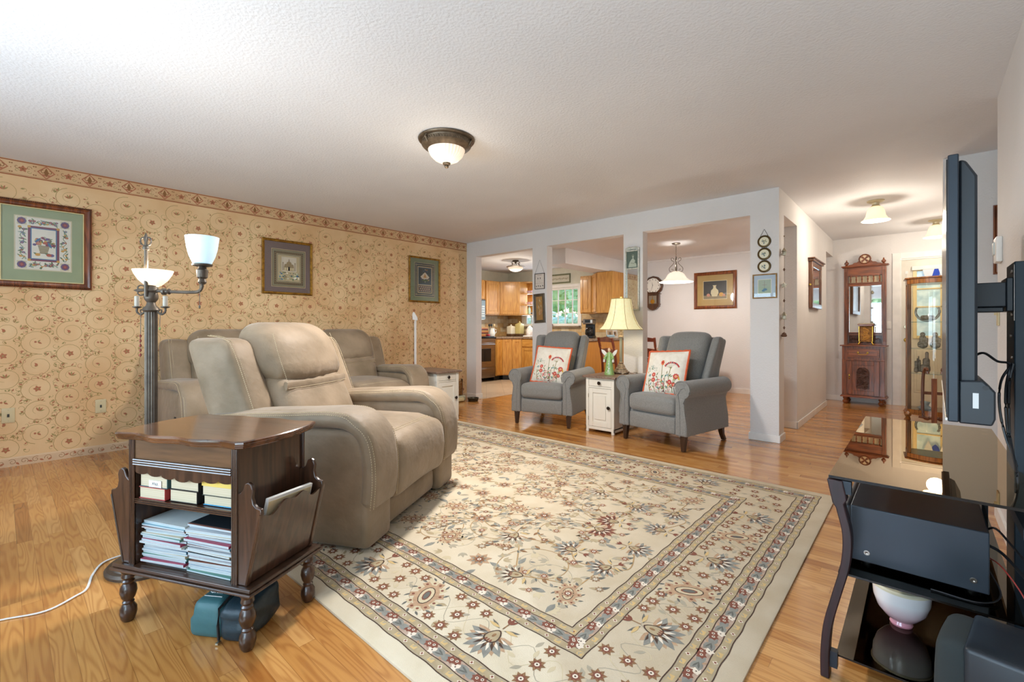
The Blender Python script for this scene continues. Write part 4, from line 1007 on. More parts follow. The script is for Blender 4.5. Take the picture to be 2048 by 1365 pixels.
b['label'] = 'black paperback with white title letters topmost in the middle of the upper shelf'
book('white paged book with bright blue cover at the right end of the upper shelf', .146, -.045, Z1, .142, .18, .036, '#3FA0CF')
book('thick paperback with yellow and black patterned band, topmost at the right of the upper shelf', .146, -.050, Z1+.0362, .138, .185, .052, '#25332F', art='#D9BC60', band=True, text=('ONE',), tcol='#3A3A30')
# magazines on the bottom board
def magazines(x0, zs, seed, wid, names, lab):
    rnd = random.Random(seed); z = .223; n = 0
    proto = None
    cols = names
    while z < zs:
        T = rnd.choice((.0045, .006, .0075, .009)); col = cols[n % len(cols)]
        L, D = wid+rnd.uniform(-.012, .008), rnd.uniform(.24, .265)
        loc, r = on_table(x0+rnd.uniform(-.006, .006), -.01+rnd.uniform(-.008, .010), z, rnd.uniform(-.045, .045))
        t = thing('magazine', lab, 'magazine', loc, r, 'magazines stacked on the bottom board of the side table')
        t['label'] = f'magazine with {col[1]}, {lab[1]} stack, ' + ('at the very bottom' if n == 0 else f'number {n+1} counted from the bottom')
        MB().box(-L/2+.001, L/2-.001, -D/2, D/2, .0006, T-.0006).build('pages', M_mag, t)
        cv = MB().box(-L/2, L/2, -D/2, D/2, T-.0007, T).box(-L/2, L/2, -D/2, D/2, 0, .0006).box(L/2-.0012, L/2, -D/2, D/2, 0, T); cv.build('cover', cmat(col[0]), t)
        z += T+.0003; n += 1
    return z, t
M_mag = mat('magazine_pages', '#BFC9CB', .6, vary=('#9AA6AA', 90, 3, (.05, .05, 12)))
MC = [('#7FA9B8', 'pale blue cover'), ('#D9DDD8', 'off-white cover'), ('#A33B55', 'crimson cover'), ('#44545C', 'slate cover'), ('#5F8F83', 'sea green cover'), ('#C9B99A', 'sand cover'), ('#C7CDD0', 'light grey cover'), ('#33708F', 'blue cover'), ('#8C5A4A', 'brown cover')]
zl, tl = magazines(-.112, .375, 3, .205, MC, ('magazine', 'left'))
MB().box(-.08, .03, -.02, .11, .0077, .0082).text('Nature', .05, Matrix.Translation((0, .03, .0083)), 1).build('cover_print', [cmat('#9CC3D3'), cmat('#D8E6EA')], tl)
tl['label'] = 'magazine with light blue printed cover, topmost of the left stack in the side table'
MC2 = MC[4:]+MC[:4]
zr, tr_ = magazines(.112, .385, 8, .212, MC2, ('magazine', 'right'))
tr_['label'] = 'magazine with black cover and blue lettering, topmost of the right stack in the side table'
MB().box(-.10, .10, -.115, .115, .0092, .0096).text('COURIER', .045, Matrix.Translation((0, .02, .0098)), 1).build('cover_print', [cmat('#20262B'), cmat('#4F9DB8')], tr_)
# papers in the right-hand pocket
loc, r = on_table(.272, .0, .2235)
t = thing('magazine', 'white folded magazine standing in the outer pocket of the side table', 'magazine', loc, r)
sh = MB(Matrix.Rotation(.19, 4, 'Y') @ Matrix.Rotation(-.07, 4, 'X')); sh.box(-.014, -.002, -.115, .108, .012, .272); sh.build('pages', M_white, t)
MB(Matrix.Rotation(.19, 4, 'Y') @ Matrix.Rotation(-.07, 4, 'X')).box(-.0015, .001, -.112, .10, .012, .262).build('cover', cmat('#CDBB96'), t)
# ---- insulated bag under the table
M_teal = mat('teal_nylon', '#3F6B6E', .5, vary=('#355C60', 6, 3, (1, 1, 1)), bump=(60, .2, .004)); M_navy = mat('dark_navy_nylon', '#1B2A31', .45, vary=('#24363E', 8, 3, (1, 1, 1)), bump=(25, .5, .008))
loc, r = on_table(.145, -.03, .0, radians(8))
t = thing('lunch_bag', 'small teal zipped nylon bag on the floor under the side table', 'bag', loc, r)
MB().soft((-.07, -.01, .060), (.13, .19, .12), .022, (.004, .004, .006), n=12, fn=lambda x, y, z: (x*(1-.15*(z > 0)), y*(1-.12*max(0, z)/.06), z+.35*max(0, y)*max(0, z)/.06*.6)).build('teal_body', M_teal, t)
MB().soft((.045, -.02, .062), (.11, .19, .122), .03, (.008, .006, .006), n=14, fn=lambda x, y, z: (x+.004*sin(z*90+y*40), y+.003*sin(z*120), z+.2*max(0, y)*max(0, z)/.06*.6)).build('navy_body', M_navy, t)
MB().tube([(-.004, -.118+.002, .0+.01), (-.006, -.118, .06), (-.006, -.112, .115), (-.008, -.05, .13), (-.01, .05, .15)], .005, 6).build('zipper', M_black, t)
MB().box(-.002, .008, -.135, -.118, .004, .010).build('zipper_pull', M_nickel, t)
MB().text('Chill', .03, Matrix.Translation((-.07, -.045, .134)) @ Matrix.Rotation(.22, 4, 'X'), 0).box(-.105, -.035, -.066, -.064, .126, .1275).build('printed_logo', M_white, t)
# ---- white lamp cord on the floor
cp = smooth_path([(-2.62, -.16, .004), (-2.567, .0, .004), (-2.519, .116, .004), (-2.569, .204, .004), (-2.608, .241, .004), (-2.745, .275, .004), (-2.848, .328, .004), (-2.86, .43, .004), (-2.80, .50, .004)], 8)
mb = MB().tube([p+Vector((0, 0, 0)) for p in cp], .0028, 6).tube([p+Vector((.0035, .0035, 0)) for p in cp], .0028, 6)
tag(mb.build('power_cord', M_white), 'white power cord curving over the oak floor to the floor lamp base', 'cord')
# ================================================================= lamps and lights
M_bronze = mat('aged_bronze', '#50473F', .45, .6, vary=('#61574C', 20, 3, (1, 1, 1)))
M_milk = mat('milk_glass_lit', '#FFF3E0', .35, emit=('#FFE7C4', .85)); M_milkc = mat('cool_milk_glass_lit', '#C9DCE6', .3, emit=('#A9CBE0', .55), bump=(60, .3, .004))
def fleur(mb, c, s, dirx=0):
    """open pointed finial with scrolls"""
    x, y, z = c
    R = (lambda a, b: (x+a*s, y, z+b*s)) if not dirx else (lambda a, b: (x+dirx*b*s, y, z+a*s))
    mb.tube([R(0, 0), R(0, .3), R(0, .55), R(0, .78), R(0, 1.0)], [.10*s, .10*s, .16*s, .10*s, .01*s], 8)
    for sg in (-1, 1): mb.tube(smooth_path([R(0, .05), R(sg*.30, .12), R(sg*.40, .40), R(sg*.28, .62), R(sg*.06, .66)], 5), .055*s, 6)
def floor_lamp():
    t = thing('floor_lamp', 'bronze floor lamp with upturned glass bowl and a side arm lamp beside the recliner', 'lamp', (-2.675, .470, 0), math.atan(819/916))
    MB().lathe([(.165, 0), (.167, .012), (.158, .022), (.142, .024), (.135, .034), (.105, .038), (.070, .052), (.035, .060), (.030, .08), (.024, .10)], n=40).build('base', M_bronze, t)
    MB().lathe([(.0235, .09), (.0235, 1.17)], n=64, wob=lambda a, z: 1+.06*cos(16*a)).build('pole', M_bronze, t)
    MB().lathe([(.026, 1.17), (.034, 1.178), (.030, 1.19), (.020, 1.20), (.016, 1.215), (.026, 1.23), (.028, 1.245), (.024, 1.26), (.030, 1.27), (.026, 1.285), (.018, 1.295), (.018, 1.30)], n=28).build('hub', M_bronze, t)
    q = MB().tube([(0, -.03, 1.24), (0, -.03, 1.46)], .0075, 10).lathe([(.012, 1.455), (.014, 1.46), (.012, 1.47), (.006, 1.475)], (0, -.03, 0), 14); fleur(q, (0, -.03, 1.472), .062); q.build('finial', M_bronze, t)
    bz = 1.292; MB().lathe([(.022, bz), (.032, bz+.004), (.056, bz+.028), (.072, bz+.055), (.079, bz+.074), (.076, bz+.074), (.069, bz+.055), (.052, bz+.03), (.03, bz+.008)], (0, .012, 0), 40, cap=False).build('glass_bowl', M_milk, t)
    # side arm
    q = MB().tube(smooth_path([(0, 0, 1.272), (.06, 0, 1.268), (.10, 0, 1.265), (.20, 0, 1.263), (.228, 0, 1.272), (.238, 0, 1.295), (.238, 0, 1.31)], 5), .0075, 10)
    q.lathe([(.009, .05), (.016, .055), (.016, .065), (.010, .07), (.010, .078), (.014, .084), (.009, .09)], (0, 0, 1.266), 12, axis='x')
    fleur(q, (-.025, 0, 1.272), .058, -1); arm = q.build('side_arm', M_bronze, t)
    MB().lathe([(.012, 1.30), (.018, 1.31), (.014, 1.325), (.022, 1.332), (.024, 1.365), (.018, 1.372), (.016, 1.38), (.040, 1.386), (.042, 1.392), (.030, 1.396)], (.238, 0, 0), 24).build('socket', M_bronze, arm)
    q = MB(); pr = [(.028, 1.392), (.038, 1.397), (.052, 1.43), (.061, 1.465), (.0655, 1.50), (.068, 1.520), (.065, 1.519), (.058, 1.465), (.049, 1.43), (.035, 1.40)]
    q.lathe(pr, (.238, 0, 0), 48, cap=False); q.build('glass_shade', M_milkc, arm)
    q = MB().tube([(.242, -.022, 1.35), (.242, -.024, 1.20)], .0014, 5).lathe([(0, 0), (.004, .004), (.004, .014), (0, .018)], (.242, -.024, 1.185), 8); q.build('pull_chain', M_bronze, arm)
    for sg in (-1, 1):
        x = sg*.066
        q = MB().tube(smooth_path([(sg*.020, 0, 1.185), (sg*.038, 0, 1.165), (sg*.052, 0, 1.16), (x, 0, 1.172), (x, 0, 1.19)], 5), .0045, 8).lathe([(.006, 1.188), (.017, 1.192), (.018, 1.196), (.008, 1.198)], (x, 0, 0), 14)
        q.tube(smooth_path([(sg*.045, 0, 1.163), (sg*.05, 0, 1.178), (sg*.038, 0, 1.182)], 4), .003, 6)
        c = q.build('candle_arm', M_bronze, t)
        MB().lathe([(.009, 1.196), (.010, 1.20), (.010, 1.243), (.006, 1.246)], (x, 0, 0), 14).build('candle_sleeve', mat('ivory_sleeve', '#B9AFA0', .6), c)
        q = MB().tube([(sg*.045, -.004, 1.16), (sg*.045, -.006, 1.10 if sg > 0 else .995)], .0013, 5)
        for k in range(1 if sg > 0 else 5): q.lathe([(0, 0), (.0045, .005), (.0045, .012), (0, .018)], (sg*.045, -.006, (1.085 if sg > 0 else 1.05)-.022*k), 8, 1)
        q.build('bead_chain', [M_bronze, cmat('#8A3A2A') if sg < 0 else cmat('#7E8A4A')], c)
    return t
floor_lamp()
MT = Matrix.Rotation(math.atan(819/916), 3, 'Z')
p = Vector((-2.675, .470, 0))+MT @ Vector((0, .012, 0)); point('bowl_bulb', (p.x, p.y, 1.372), 11, WARM, .05)
p = Vector((-2.675, .470, 0))+MT @ Vector((.238, 0, 0)); point('side_arm_bulb', (p.x, p.y, 1.55), 3.0, (.85, .93, 1), .03)

# main ceiling light
def main_light():
    c = (-2.52, 2.12, H); t = thing('ceiling_light', 'bronze rimmed ceiling light with ribbed glass bowl in the living room', 'light', c)
    M_b = mat('antique_bronze_rim', '#7A6854', .45, .5, vary=('#5E5040', 30, 3, (1, 1, 1)))
    q = MB().lathe([(.195, 0), (.200, -.006), (.196, -.014), (.172, -.018), (.170, -.022), (.172, -.05), (.160, -.062), (.140, -.072), (.132, -.078), (.128, -.074), (.128, -.02)], n=56, cap=False)
    for i in range(60): a = 2*pi*i/60; q.tube([(.172*cos(a), .172*sin(a), -.030), (.1735*cos(a+.06), .1735*sin(a+.06), -.044)], .0035, 5)
    for i in range(3):
        a = 2*pi*i/3+.5; q.tube([(.180*cos(a), .180*sin(a), -.012), (.184*cos(a), .184*sin(a), -.03), (.165*cos(a), .165*sin(a), -.062)], [.012, .010, .006], 8)
    q.build('rim', M_b, t)
    MB().lathe([(.130, -.068), (.128, -.08), (.112, -.118), (.082, -.148), (.045, -.165), (.018, -.170)], n=96, wob=lambda a, z: 1+.022*cos(32*a)).build('glass_bowl', mat('ribbed_glass_lit', '#E8DCCB', .2, emit=('#FFE6CC', .45), bump=(90, .5, .004)), t)
    MB().lathe([(.018, -.166), (.028, -.170), (.026, -.180), (.012, -.186), (.016, -.192), (.012, -.202), (0, -.208)], n=20).build('finial', M_b, t)
    disk('ceiling_bulb', (c[0], c[1], c[2]-.22), 50, (1, .95, .90), .24); point('ceiling_bulb_glow', (c[0], c[1], c[2]-.40), 3, (1, .88, .72), .12)
main_light()
def bell_light(loc, label, power, rz=0):
    t = thing('hall_ceiling_light', label, 'light', loc, rz, 'bell glass ceiling lights in the hall')
    MB().lathe([(.075, 0), (.075, -.010), (.055, -.020), (.035, -.024), (.030, -.045), (.040, -.060), (.030, -.066)], n=32).build('mount', mat('cream_metal', '#CBBE9C', .4, .4), t)
    MB().lathe([(.034, -.060), (.060, -.075), (.075, -.11), (.085, -.16), (.105, -.195), (.125, -.21), (.122, -.213), (.10, -.198), (.080, -.16), (.068, -.11), (.03, -.07)], n=40, cap=False).build('bell_shade', mat('alabaster_bell_lit', '#FFF1DC', .35, emit=('#FFE2B4', .6)), t)
    point('hall_bulb', (loc[0], loc[1], loc[2]-.31), power, WARM, .09)
bell_light((-.36, 6.15, H), 'alabaster bell ceiling light in the hall, the nearer one in full view', 19)
bell_light((.135, 7.75, H), 'alabaster bell ceiling light farther down the hall, half hidden by the television', 14)
# pendant over the dining table
def pendant():
    c = (-2.76, 6.80, 2.38); t = thing('pendant_light', 'scrolled metal pendant lamp with wide frosted bell shade over the dining table', 'light', c)
    M_s = mat('pewter_scroll_metal', '#7D7468', .4, .8)
    MB().lathe([(.062, 0), (.064, -.008), (.050, -.020), (.014, -.026), (.01, -.03)], n=28).build('canopy', M_s, t)
    q = MB()
    for i in range(10):
        z = -.03-.019*i; a = i % 2; q.tube([(.0075*cos(k)*(1-a), .0075*cos(k)*a, z-.009+.012*sin(k)) for k in [2*pi*j/10 for j in range(10)]], .0016, 5, closed=True)
    q.build('chain', M_s, t)
    q = MB().tube([(0, 0, -.20), (0, 0, -.42)], .006, 8)
    for k in range(4):
        a = k*pi/2+.5; f = lambda r, z: (r*cos(a), r*sin(a), z)
        q.tube(smooth_path([f(.062, -.245), f(.048, -.262), f(.030, -.250), f(.035, -.232), f(.058, -.222), f(.070, -.235), f(.062, -.262), f(.03, -.285), f(.045, -.32), f(.085, -.36), f(.098, -.39), f(.088, -.425), f(.055, -.435), f(.04, -.41), f(.052, -.39), f(.066, -.40)][2:], 5), .0045, 6)
    q.build('scroll_frame', M_s, t)
    MB().lathe([(.045, -.43), (.085, -.445), (.12, -.475), (.15, -.53), (.19, -.565), (.245, -.585), (.242, -.590), (.185, -.572), (.145, -.537), (.11, -.482), (.04, -.44)], n=48, cap=False).build('bell_shade', mat('frosted_shade_lit', '#FFF8EE', .35, emit=('#FFEFD8', .6)), t)
    point('pendant_bulb', (c[0], c[1], c[2]-.66), 46, (1, .95, .88), .09)
pendant()
def kitchen_light():
    c = (-5.72, 6.5, 2.38); t = thing('kitchen_ceiling_light', 'scrolled metal bowl light on the kitchen ceiling', 'light', c)
    MB().lathe([(.06, 0), (.06, -.012), (.02, -.025), (.012, -.05), (.02, -.06)], n=24).build('canopy', M_bronze, t)
    q = MB()
    for k in range(6):
        a = k*pi/3; f = lambda r, z: (r*cos(a), r*sin(a), z)
        q.tube(smooth_path([f(.02, -.03), f(.06, -.02), f(.085, -.045), f(.07, -.07), f(.05, -.055), f(.09, -.10), f(.13, -.125), f(.155, -.12)], 4), .005, 6)
    q.build('scroll_arm', MATS['pewter_scroll_metal'], t)
    MB().lathe([(.150, -.115), (.175, -.118), (.178, -.126), (.145, -.135)], n=36, cap=False).build('rim', MATS['pewter_scroll_metal'], t)
    MB().lathe([(.148, -.128), (.135, -.165), (.095, -.195), (.04, -.212), (0, -.216)], n=40).build('glass_bowl', MATS['ribbed_glass_lit'], t)
    disk('kitchen_bulb', (c[0], c[1], c[2]-.225), 26, (1, .90, .75), .26); point('kitchen_glow', (c[0], c[1], c[2]-.30), 8, (1, .90, .75), .08)
kitchen_light()
# table lamp
def table_lamp():
    t = thing('table_lamp', 'column table lamp with flared ivory fabric shade on the cream cabinet', 'lamp', (-2.475, 4.575, .595), 0)
    M_an = mat('carved_antique_base', '#8B7562', .5, .2, vary=('#B9A58E', 40, 3, (1, 1, 1)), bump=(120, .8, .006)); M_ge = mat('grey_green_column', '#A6A088', .45, vary=('#8F8A72', 20, 2, (1, 1, .1)))
    MB().prism([(a*cos(k*pi/4+pi/8), a*sin(k*pi/4+pi/8)) for k, a in enumerate([.088]*8)], .010, .026, 'xy').build('foot_plate', M_an, t, bevel=.004)
    for k in range(4): a = k*pi/2+pi/4; MB().soft((.075*cos(a), .075*sin(a), .008), (.03, .03, .016), .008, n=6).build('foot', M_an, t)
    MB().lathe([(.080, .026), (.074, .040), (.060, .046), (.062, .056), (.050, .066), (.044, .085), (.036, .10), (.022, .112), (.026, .12), (.018, .13)], n=8, wob=None).build('base', M_an, t)
    MB().lathe([(.016, .125), (.0155, .40)], n=40, wob=lambda a, z: 1+.07*cos(10*a)).build('column', M_ge, t)
    MB().lathe([(.018, .395), (.028, .402), (.026, .412), (.014, .42), (.010, .47), (.02, .475), (.02, .50)], n=24).build('capital', M_an, t)
    pr = [(.108, .825), (.113, .80), (.123, .74), (.140, .665), (.165, .595), (.200, .530), (.245, .485)]
    sh = MB().lathe(pr+[(r-.003, z) for r, z in pr[::-1]], n=64, cap=False, wob=lambda a, z: 1-.035*abs(sin(4*a))*(1 if z < .7 else .4))
    sh.lathe([(.108, .825), (.108, .829), (.100, .826)], n=40, cap=False)
    s = sh.build('lamp_shade', mat('ivory_shade_fabric', '#EFE6BE', .8, vary=('#E8DEB2', 40, 2, (1, 1, 1)), emit=('#F2E3A8', .28)), t)
    q = MB()
    for k in range(8): a = k*pi/4; q.tube([((r+.001)*cos(a), (r+.001)*sin(a), z) for r, z in pr], .0022, 5)
    for r, z in (pr[0], pr[-1]): q.tube([(r*cos(2*pi*i/64)*(1-.035*abs(sin(8*pi*i/64))*(1 if z < .7 else .4)), r*sin(2*pi*i/64)*(1-.035*abs(sin(8*pi*i/64))*(1 if z < .7 else .4)), z) for i in range(64)], .004, 6, closed=True)
    q.build('shade_trim', mat('gold_trim', '#A58F4E', .6), s)
    MB().tube([(0, 0, .50), (0, 0, .835)], .003, 6).lathe([(.004, .832), (.012, .838), (.010, .848), (0, .852)], n=14).build('finial', mat('cream_finial', '#D6C684', .4), t)
    MB().tube(smooth_path([(.08, 0, .012), (.11, -.02, .028), (.13, -.03, .012), (.16, .0, .004), (.14, .08, .004), (.10, .18, .003), (.05, .20, .003)], 5), .0022, 6).build('cord', mat('brown_cord', '#4A3626', .5), t)
    point('table_bulb', (-2.475, 4.575, .595+.66), 2.5, WARM, .05)
table_lamp()
def angel():
    t = thing('angel_figurine', 'green gowned angel figurine with white wings on the cream cabinet', 'figurine', (-2.50, 4.365, .595), radians(10))
    M_gn = mat('green_gown_glaze', '#7FA05A', .4, coat=.4, vary=('#96B46E', 14, 3, (1, 1, 1))); M_wh = mat('white_glaze', '#E8E0D6', .4)
    gown = MB().lathe([(.052, 0), (.054, .006), (.048, .03), (.040, .09), (.032, .15), (.025, .20), (.027, .222), (.022, .238), (.012, .245)], n=36, wob=lambda a, z: 1+.03*cos(7*a)*max(0, 1-z/.2), sy=.8); g = gown.build('gown', M_gn, t)
    A = MB(); art = Art(A, lambda u, v, e: ((.054-.13*v)*sin(u/.05), -(.054-.13*v)*.8*cos(u/.05)-.0015-e, v), .0003)
    for dx, dz, r in ((0, .12, .010), (-.010, .085, .008), (.012, .07, .009), (0, .045, .010), (-.014, .03, .008), (.008, .15, .006)): art.star((dx, dz), r, r*.5, 5, 0, 2)
    art.stroke([(0, .02), (.004, .08), (0, .15)], .002, 0, 1); A.build('lace_pattern', M_wh, g)
    MB().lathe([(0, .236), (.010, .240), (.010, .25), (.015, .258), (.017, .27), (.013, .285), (0, .290)], n=20).build('head', mat('figurine_skin', '#E2C2A0', .5), t)
    MB().lathe([(.008, .245), (.019, .255), (.020, .275), (.015, .292), (0, .297)], (0, .005, 0), 18, sy=.9).build('hair', mat('figurine_hair', '#B4652E', .5), t)
    for sg in (-1, 1):
        MB().tube([(sg*.022, 0, .225), (sg*.040, -.006, .190), (sg*.046, -.020, .165)], [.012, .013, .018], 10).build('sleeve', M_gn, t)
        q = MB().tube([(sg*.046, -.018, .17), (sg*.052, -.026, .155), (sg*.056, -.032, .148)], [.008, .007, .004], 8).soft((sg*.050, -.022, .150), (.022, .014, .03), .006, n=6); q.build('hand', M_wh, t)
        w = [(sg*.010, .200), (sg*.030, .235), (sg*.055, .262), (sg*.088, .272), (sg*.085, .255), (sg*.080, .240), (sg*.070, .225), (sg*.055, .208), (sg*.036, .195), (sg*.018, .188)]
        MB(Matrix.Rotation(sg*-.25, 4, 'Z')).prism(w, .016, .024, 'xz').build('wing', M_wh, t, bevel=.003)
angel()

# ================================================================= pictures and things on the walls
M_pg = thin_glass('picture_glass', ior=1.35); M_mirror = mat('mirror_silver', '#E6E9EA', .02, 1.0)
PW = wood('frame_redwood', '#8A4A24', '#5A2B12', 'y', .3, .4)
ARTM = [cmat(h) for h in ('#EFE6D2', '#7F9466', '#7A2E46', '#3D6F94', '#D39A3A', '#B5523A', '#4F6B3A', '#5E4B7A', '#2C4A52', '#C98A6E', '#8D7B5C', '#D8C9A0', '#2E2A26', '#A9B59A')]
(aCR, aSG, aPL, aBL, aOC, aRD, aGR, aPU, aTE, aPK, aTN, aSN, aDK, aPG) = range(14)
def framed(label, origin, U, N, w, h, fw, fmat, board, fd=.025, lean=0, glass=True, bead=None, rope=False, cat='picture', name='framed_picture'):
    """framed picture; origin = bottom-left corner on the wall, U = direction to the right, N = normal out of the wall"""
    U = Vector(U).normalized(); N = Vector(N).normalized(); Z_ = Vector((0, 0, 1))
    t = bpy.data.objects.new(name, None); COL.objects.link(t); tag(t, label, cat)
    M = Matrix((( U.x, Z_.x, N.x, origin[0]), (U.y, Z_.y, N.y, origin[1]), (U.z, Z_.z, N.z, origin[2]), (0, 0, 0, 1))) @ Matrix.Rotation(lean, 4, 'Z')
    t.matrix_world = M
    q = MB()
    pr = [(0, 0), (0, fd*.7), (fw*.25, fd), (fw*.55, fd*.75), (fw*.8, fd*.8), (fw, fd*.5), (fw, 0)]
    c = [(0, 0, 1, 1), (w, 0, -1, 1), (w, h, -1, -1), (0, h, 1, -1)]; vs = []; n = len(pr)
    for x, y, sx, sy in c: vs += [(x+sx*a, y+sy*a, b) for a, b in pr]
    for i in range(4):
        j = (i+1) % 4; q.add([], [])
    q.add(vs, [(i*n+k, ((i+1) % 4)*n+k, ((i+1) % 4)*n+k+1, i*n+k+1) for i in range(4) for k in range(n-1)])
    f = q.build('frame', fmat, t, sharp=25)
    if rope:
        q = MB(); m = fw*.22
        for i in range(4):
            a = Vector((c[i][0]+c[i][2]*m, c[i][1]+c[i][3]*m, fd)); b = Vector((c[(i+1) % 4][0]+c[(i+1) % 4][2]*m, c[(i+1) % 4][1]+c[(i+1) % 4][3]*m, fd)); L = (b-a).length; k = int(L/.011); d = (b-a)/k; s = Vector((-d.y, d.x, 0)).normalized()*.004
            for z in range(k): p = a+d*(z+.2); q.tube([p-s, p+d*.55+s], .0028, 5)
        q.build('rope_moulding', M_dkwood, f)
    if bead: 
        q = MB(); b = fw
        for a in ((b, w-b, b, b+.006), (b, w-b, h-b-.006, h-b), (b, b+.006, b+.006, h-b-.006), (w-b-.006, w-b, b+.006, h-b-.006)): q.box(a[0], a[1], a[2], a[3], .004, fd*.55)
        q.build('inner_bead', bead, f)
    MB().box(fw*.8, w-fw*.8, fw*.8, h-fw*.8, .002, .005).build('mat_board', board, t)
    am = MB(); A = Art(am, lambda u, v, e: (u, v, .0052+e), .0003)
    def done():
        if am.f: am.build('artwork', ARTM, t)
        if glass: MB().box(fw*.9, w-fw*.9, fw*.9, h-fw*.9, fd*.45, fd*.45+.002).build('glass', M_pg, t)
        return t
    return t, A, done
XW = -5.38
# 1: fruit basket sampler, partly outside the frame on the left
t, A, done = framed('large fruit basket sampler in wide green mat and carved brown frame at the left edge', (XW, -.05, 1.424), (0, 1, 0), (1, 0, 0), .582, .70, .05, PW, cmat('#9CA67A'), .032, bead=cmat('#D8C890'), rope=True)
u0, u1, v0, v1 = .133, .45, .151, .57
A.rect(u0-.008, v0-.008, u1+.008, v1+.008, aSN, 1); A.rect(u0, v0, u1, v1, aCR, 2)
rnd = random.Random(2)
def garland(A, x0, y0, x1, y1, rnd, n, sz, lay=4):
    A.stroke([(x0+(x1-x0)*i/30+(.010*sin(i*.8) if x0 == x1 else 0), y0+(y1-y0)*i/30+(.010*sin(i*.8) if y0 == y1 else 0)) for i in range(31)], .004, aGR, lay)
    for i in range(n):
        f = (i+.5)/n; x, y = x0+(x1-x0)*f+rnd.uniform(-1, 1)*sz*.8, y0+(y1-y0)*f+rnd.uniform(-1, 1)*sz*.8
        c = rnd.choice((aOC, aRD, aPU, aPL, aBL, aOC)); r = sz*rnd.uniform(.4, .7); A.ell((x, y), r, r*.85, c, lay+1, n=8); A.ell((x, y), r*.4, r*.4, rnd.choice((aOC, aPK)), lay+2, n=6)
        for k in (0, 1): A.leaf((x, y), rnd.uniform(0, 6.3), sz*1.5, sz*.6, rnd.choice((aGR, aPG, aSG)), lay)
for (a, b, c_, d) in ((u0+.035, v0+.075, u0+.035, v1-.075), (u1-.035, v0+.075, u1-.035, v1-.075), (u0+.075, v0+.035, u1-.075, v0+.035), (u0+.075, v1-.035, u1-.075, v1-.035)): garland(A, a, b, c_, d, rnd, 12, .017)
for x in (u0+.034, u1-.034):
    for y in (v0+.034, v1-.034): A.rect(x-.028, y-.030, x+.028, y+.030, aSN, 3); A.ell((x, y), .027, .029, aPU, 4, n=8); A.ell((x, y), .018, .02, aPL, 5, n=8); A.star((x, y), .013, .006, 4, aRD, 6)
i0, i1, j0, j1 = u0+.068, u1-.068, v0+.068, v1-.068
A.rect(i0, j0, i1, j1, aPL, 3); A.rect(i0+.014, j0+.014, i1-.014, j1-.014, aBL, 4); A.rect(i0+.021, j0+.021, i1-.021, j1-.021, aCR, 5)
for x in (i0+.007, i1-.007):
    for y in (j0+.007, j1-.007): A.rect(x-.009, y-.009, x+.009, y+.009, aOC, 6)
cx, cy = (i0+i1)/2, (j0+j1)/2
A.poly([(cx-.035, cy-.012), (cx+.035, cy-.012), (cx+.022, cy-.07), (cx+.03, cy-.078), (cx-.03, cy-.078), (cx-.022, cy-.07)], aTN, 6)
for k in range(6): A.stroke([(cx-.032+.002*k, cy-.02-.009*k), (cx+.032-.002*k, cy-.02-.009*k)], .0022, aSN, 7)
for i in range(46):
    an, rr = rnd.uniform(-.1, 3.25), rnd.uniform(0, 1)**.5; x, y = cx+.060*rr*cos(an), cy-.008+.060*rr*sin(an)
    A.ell((x, y), .011, .010, rnd.choice((aOC, aRD, aPU, aPK, aPL, aOC, aPK)), 8+i % 3, n=9)
    if i % 2: A.leaf((x, y), rnd.uniform(0, 6.3), .024, .011, rnd.choice((aGR, aSG, aPG)), 7+i % 4)
A.leaf((cx-.05, cy+.015), .8, .05, .016, aBL, 13); A.leaf((cx+.045, cy-.03), 2.0, .055, .018, aBL, 13)
for x, c1 in ((cx-.035, aOC), (cx+.045, aPU), (cx+.03, aRD)): A.ell((x, cy-.088), .016, .012, c1, 9); A.leaf((x, cy-.088), 2.6, .03, .013, aGR, 8)
done()
# 2: mosque-like sampler in mauve mat
M_giltf = mat('gilt_frame', '#A87C2C', .4, .6, vary=('#7C5518', 25, 3, (1, 1, 1)), bump=(130, .8, .006))
t, A, done = framed('square sepia sampler of a domed building in mauve mat and gilt frame', (XW, 1.908, 1.478), (0, 1, 0), (1, 0, 0), .556, .615, .028, M_giltf, cmat('#85726F'), .022)
u0, u1, v0, v1 = .105, .47, .09, .505
A.rect(u0-.006, v0-.006, u1+.006, v1+.006, aSN, 1); A.rect(u0, v0, u1, v1, aTN, 2)
for k, c_ in ((.01, aPG), (.016, aTN), (.05, aSN), (.056, aTE), (.060, aSN)): A.rect(u0+k, v0+k, u1-k, v1-k, c_, 3+int(k*200))
rnd = random.Random(4)
for i in range(15):
    f = i/14
    for x, y in ((u0+.033, v0+.03+(v1-v0-.06)*f), (u1-.033, v0+.03+(v1-v0-.06)*f), (u0+.03+(u1-u0-.06)*f, v0+.033), (u0+.03+(u1-u0-.06)*f, v1-.033)): A.star((x, y), .011, .005, 5, aTN, 20, i); A.ell((x, y), .004, .004, aTE, 21, n=6)
A.rect(u0+.10, v0+.17, u1-.10, v1-.08, aCR, 22)
bx, by = (u0+u1)/2, v0+.18
A.rect(bx-.055, by, bx+.055, by+.055, aTN, 23); A.ell((bx, by+.075), .030, .032, aTN, 23); A.leaf((bx, by+.09), pi/2, .05, .012, aTN, 23)
for sx in (-1, 1):
    A.ell((bx+sx*.038, by+.062), .014, .015, aTN, 23); A.rect(bx+sx*.066-.004, by, bx+sx*.066+.004, by+.085, aTN, 23); A.ell((bx+sx*.066, by+.088), .006, .007, aTN, 24)
    for k in (0, 1): A.rect(bx+sx*(.02+.022*k)-.006, by+.004, bx+sx*(.02+.022*k)+.006, by+.036, aSN, 24)
A.rect(bx-.010, by+.002, bx+.010, by+.046, aDK, 24)
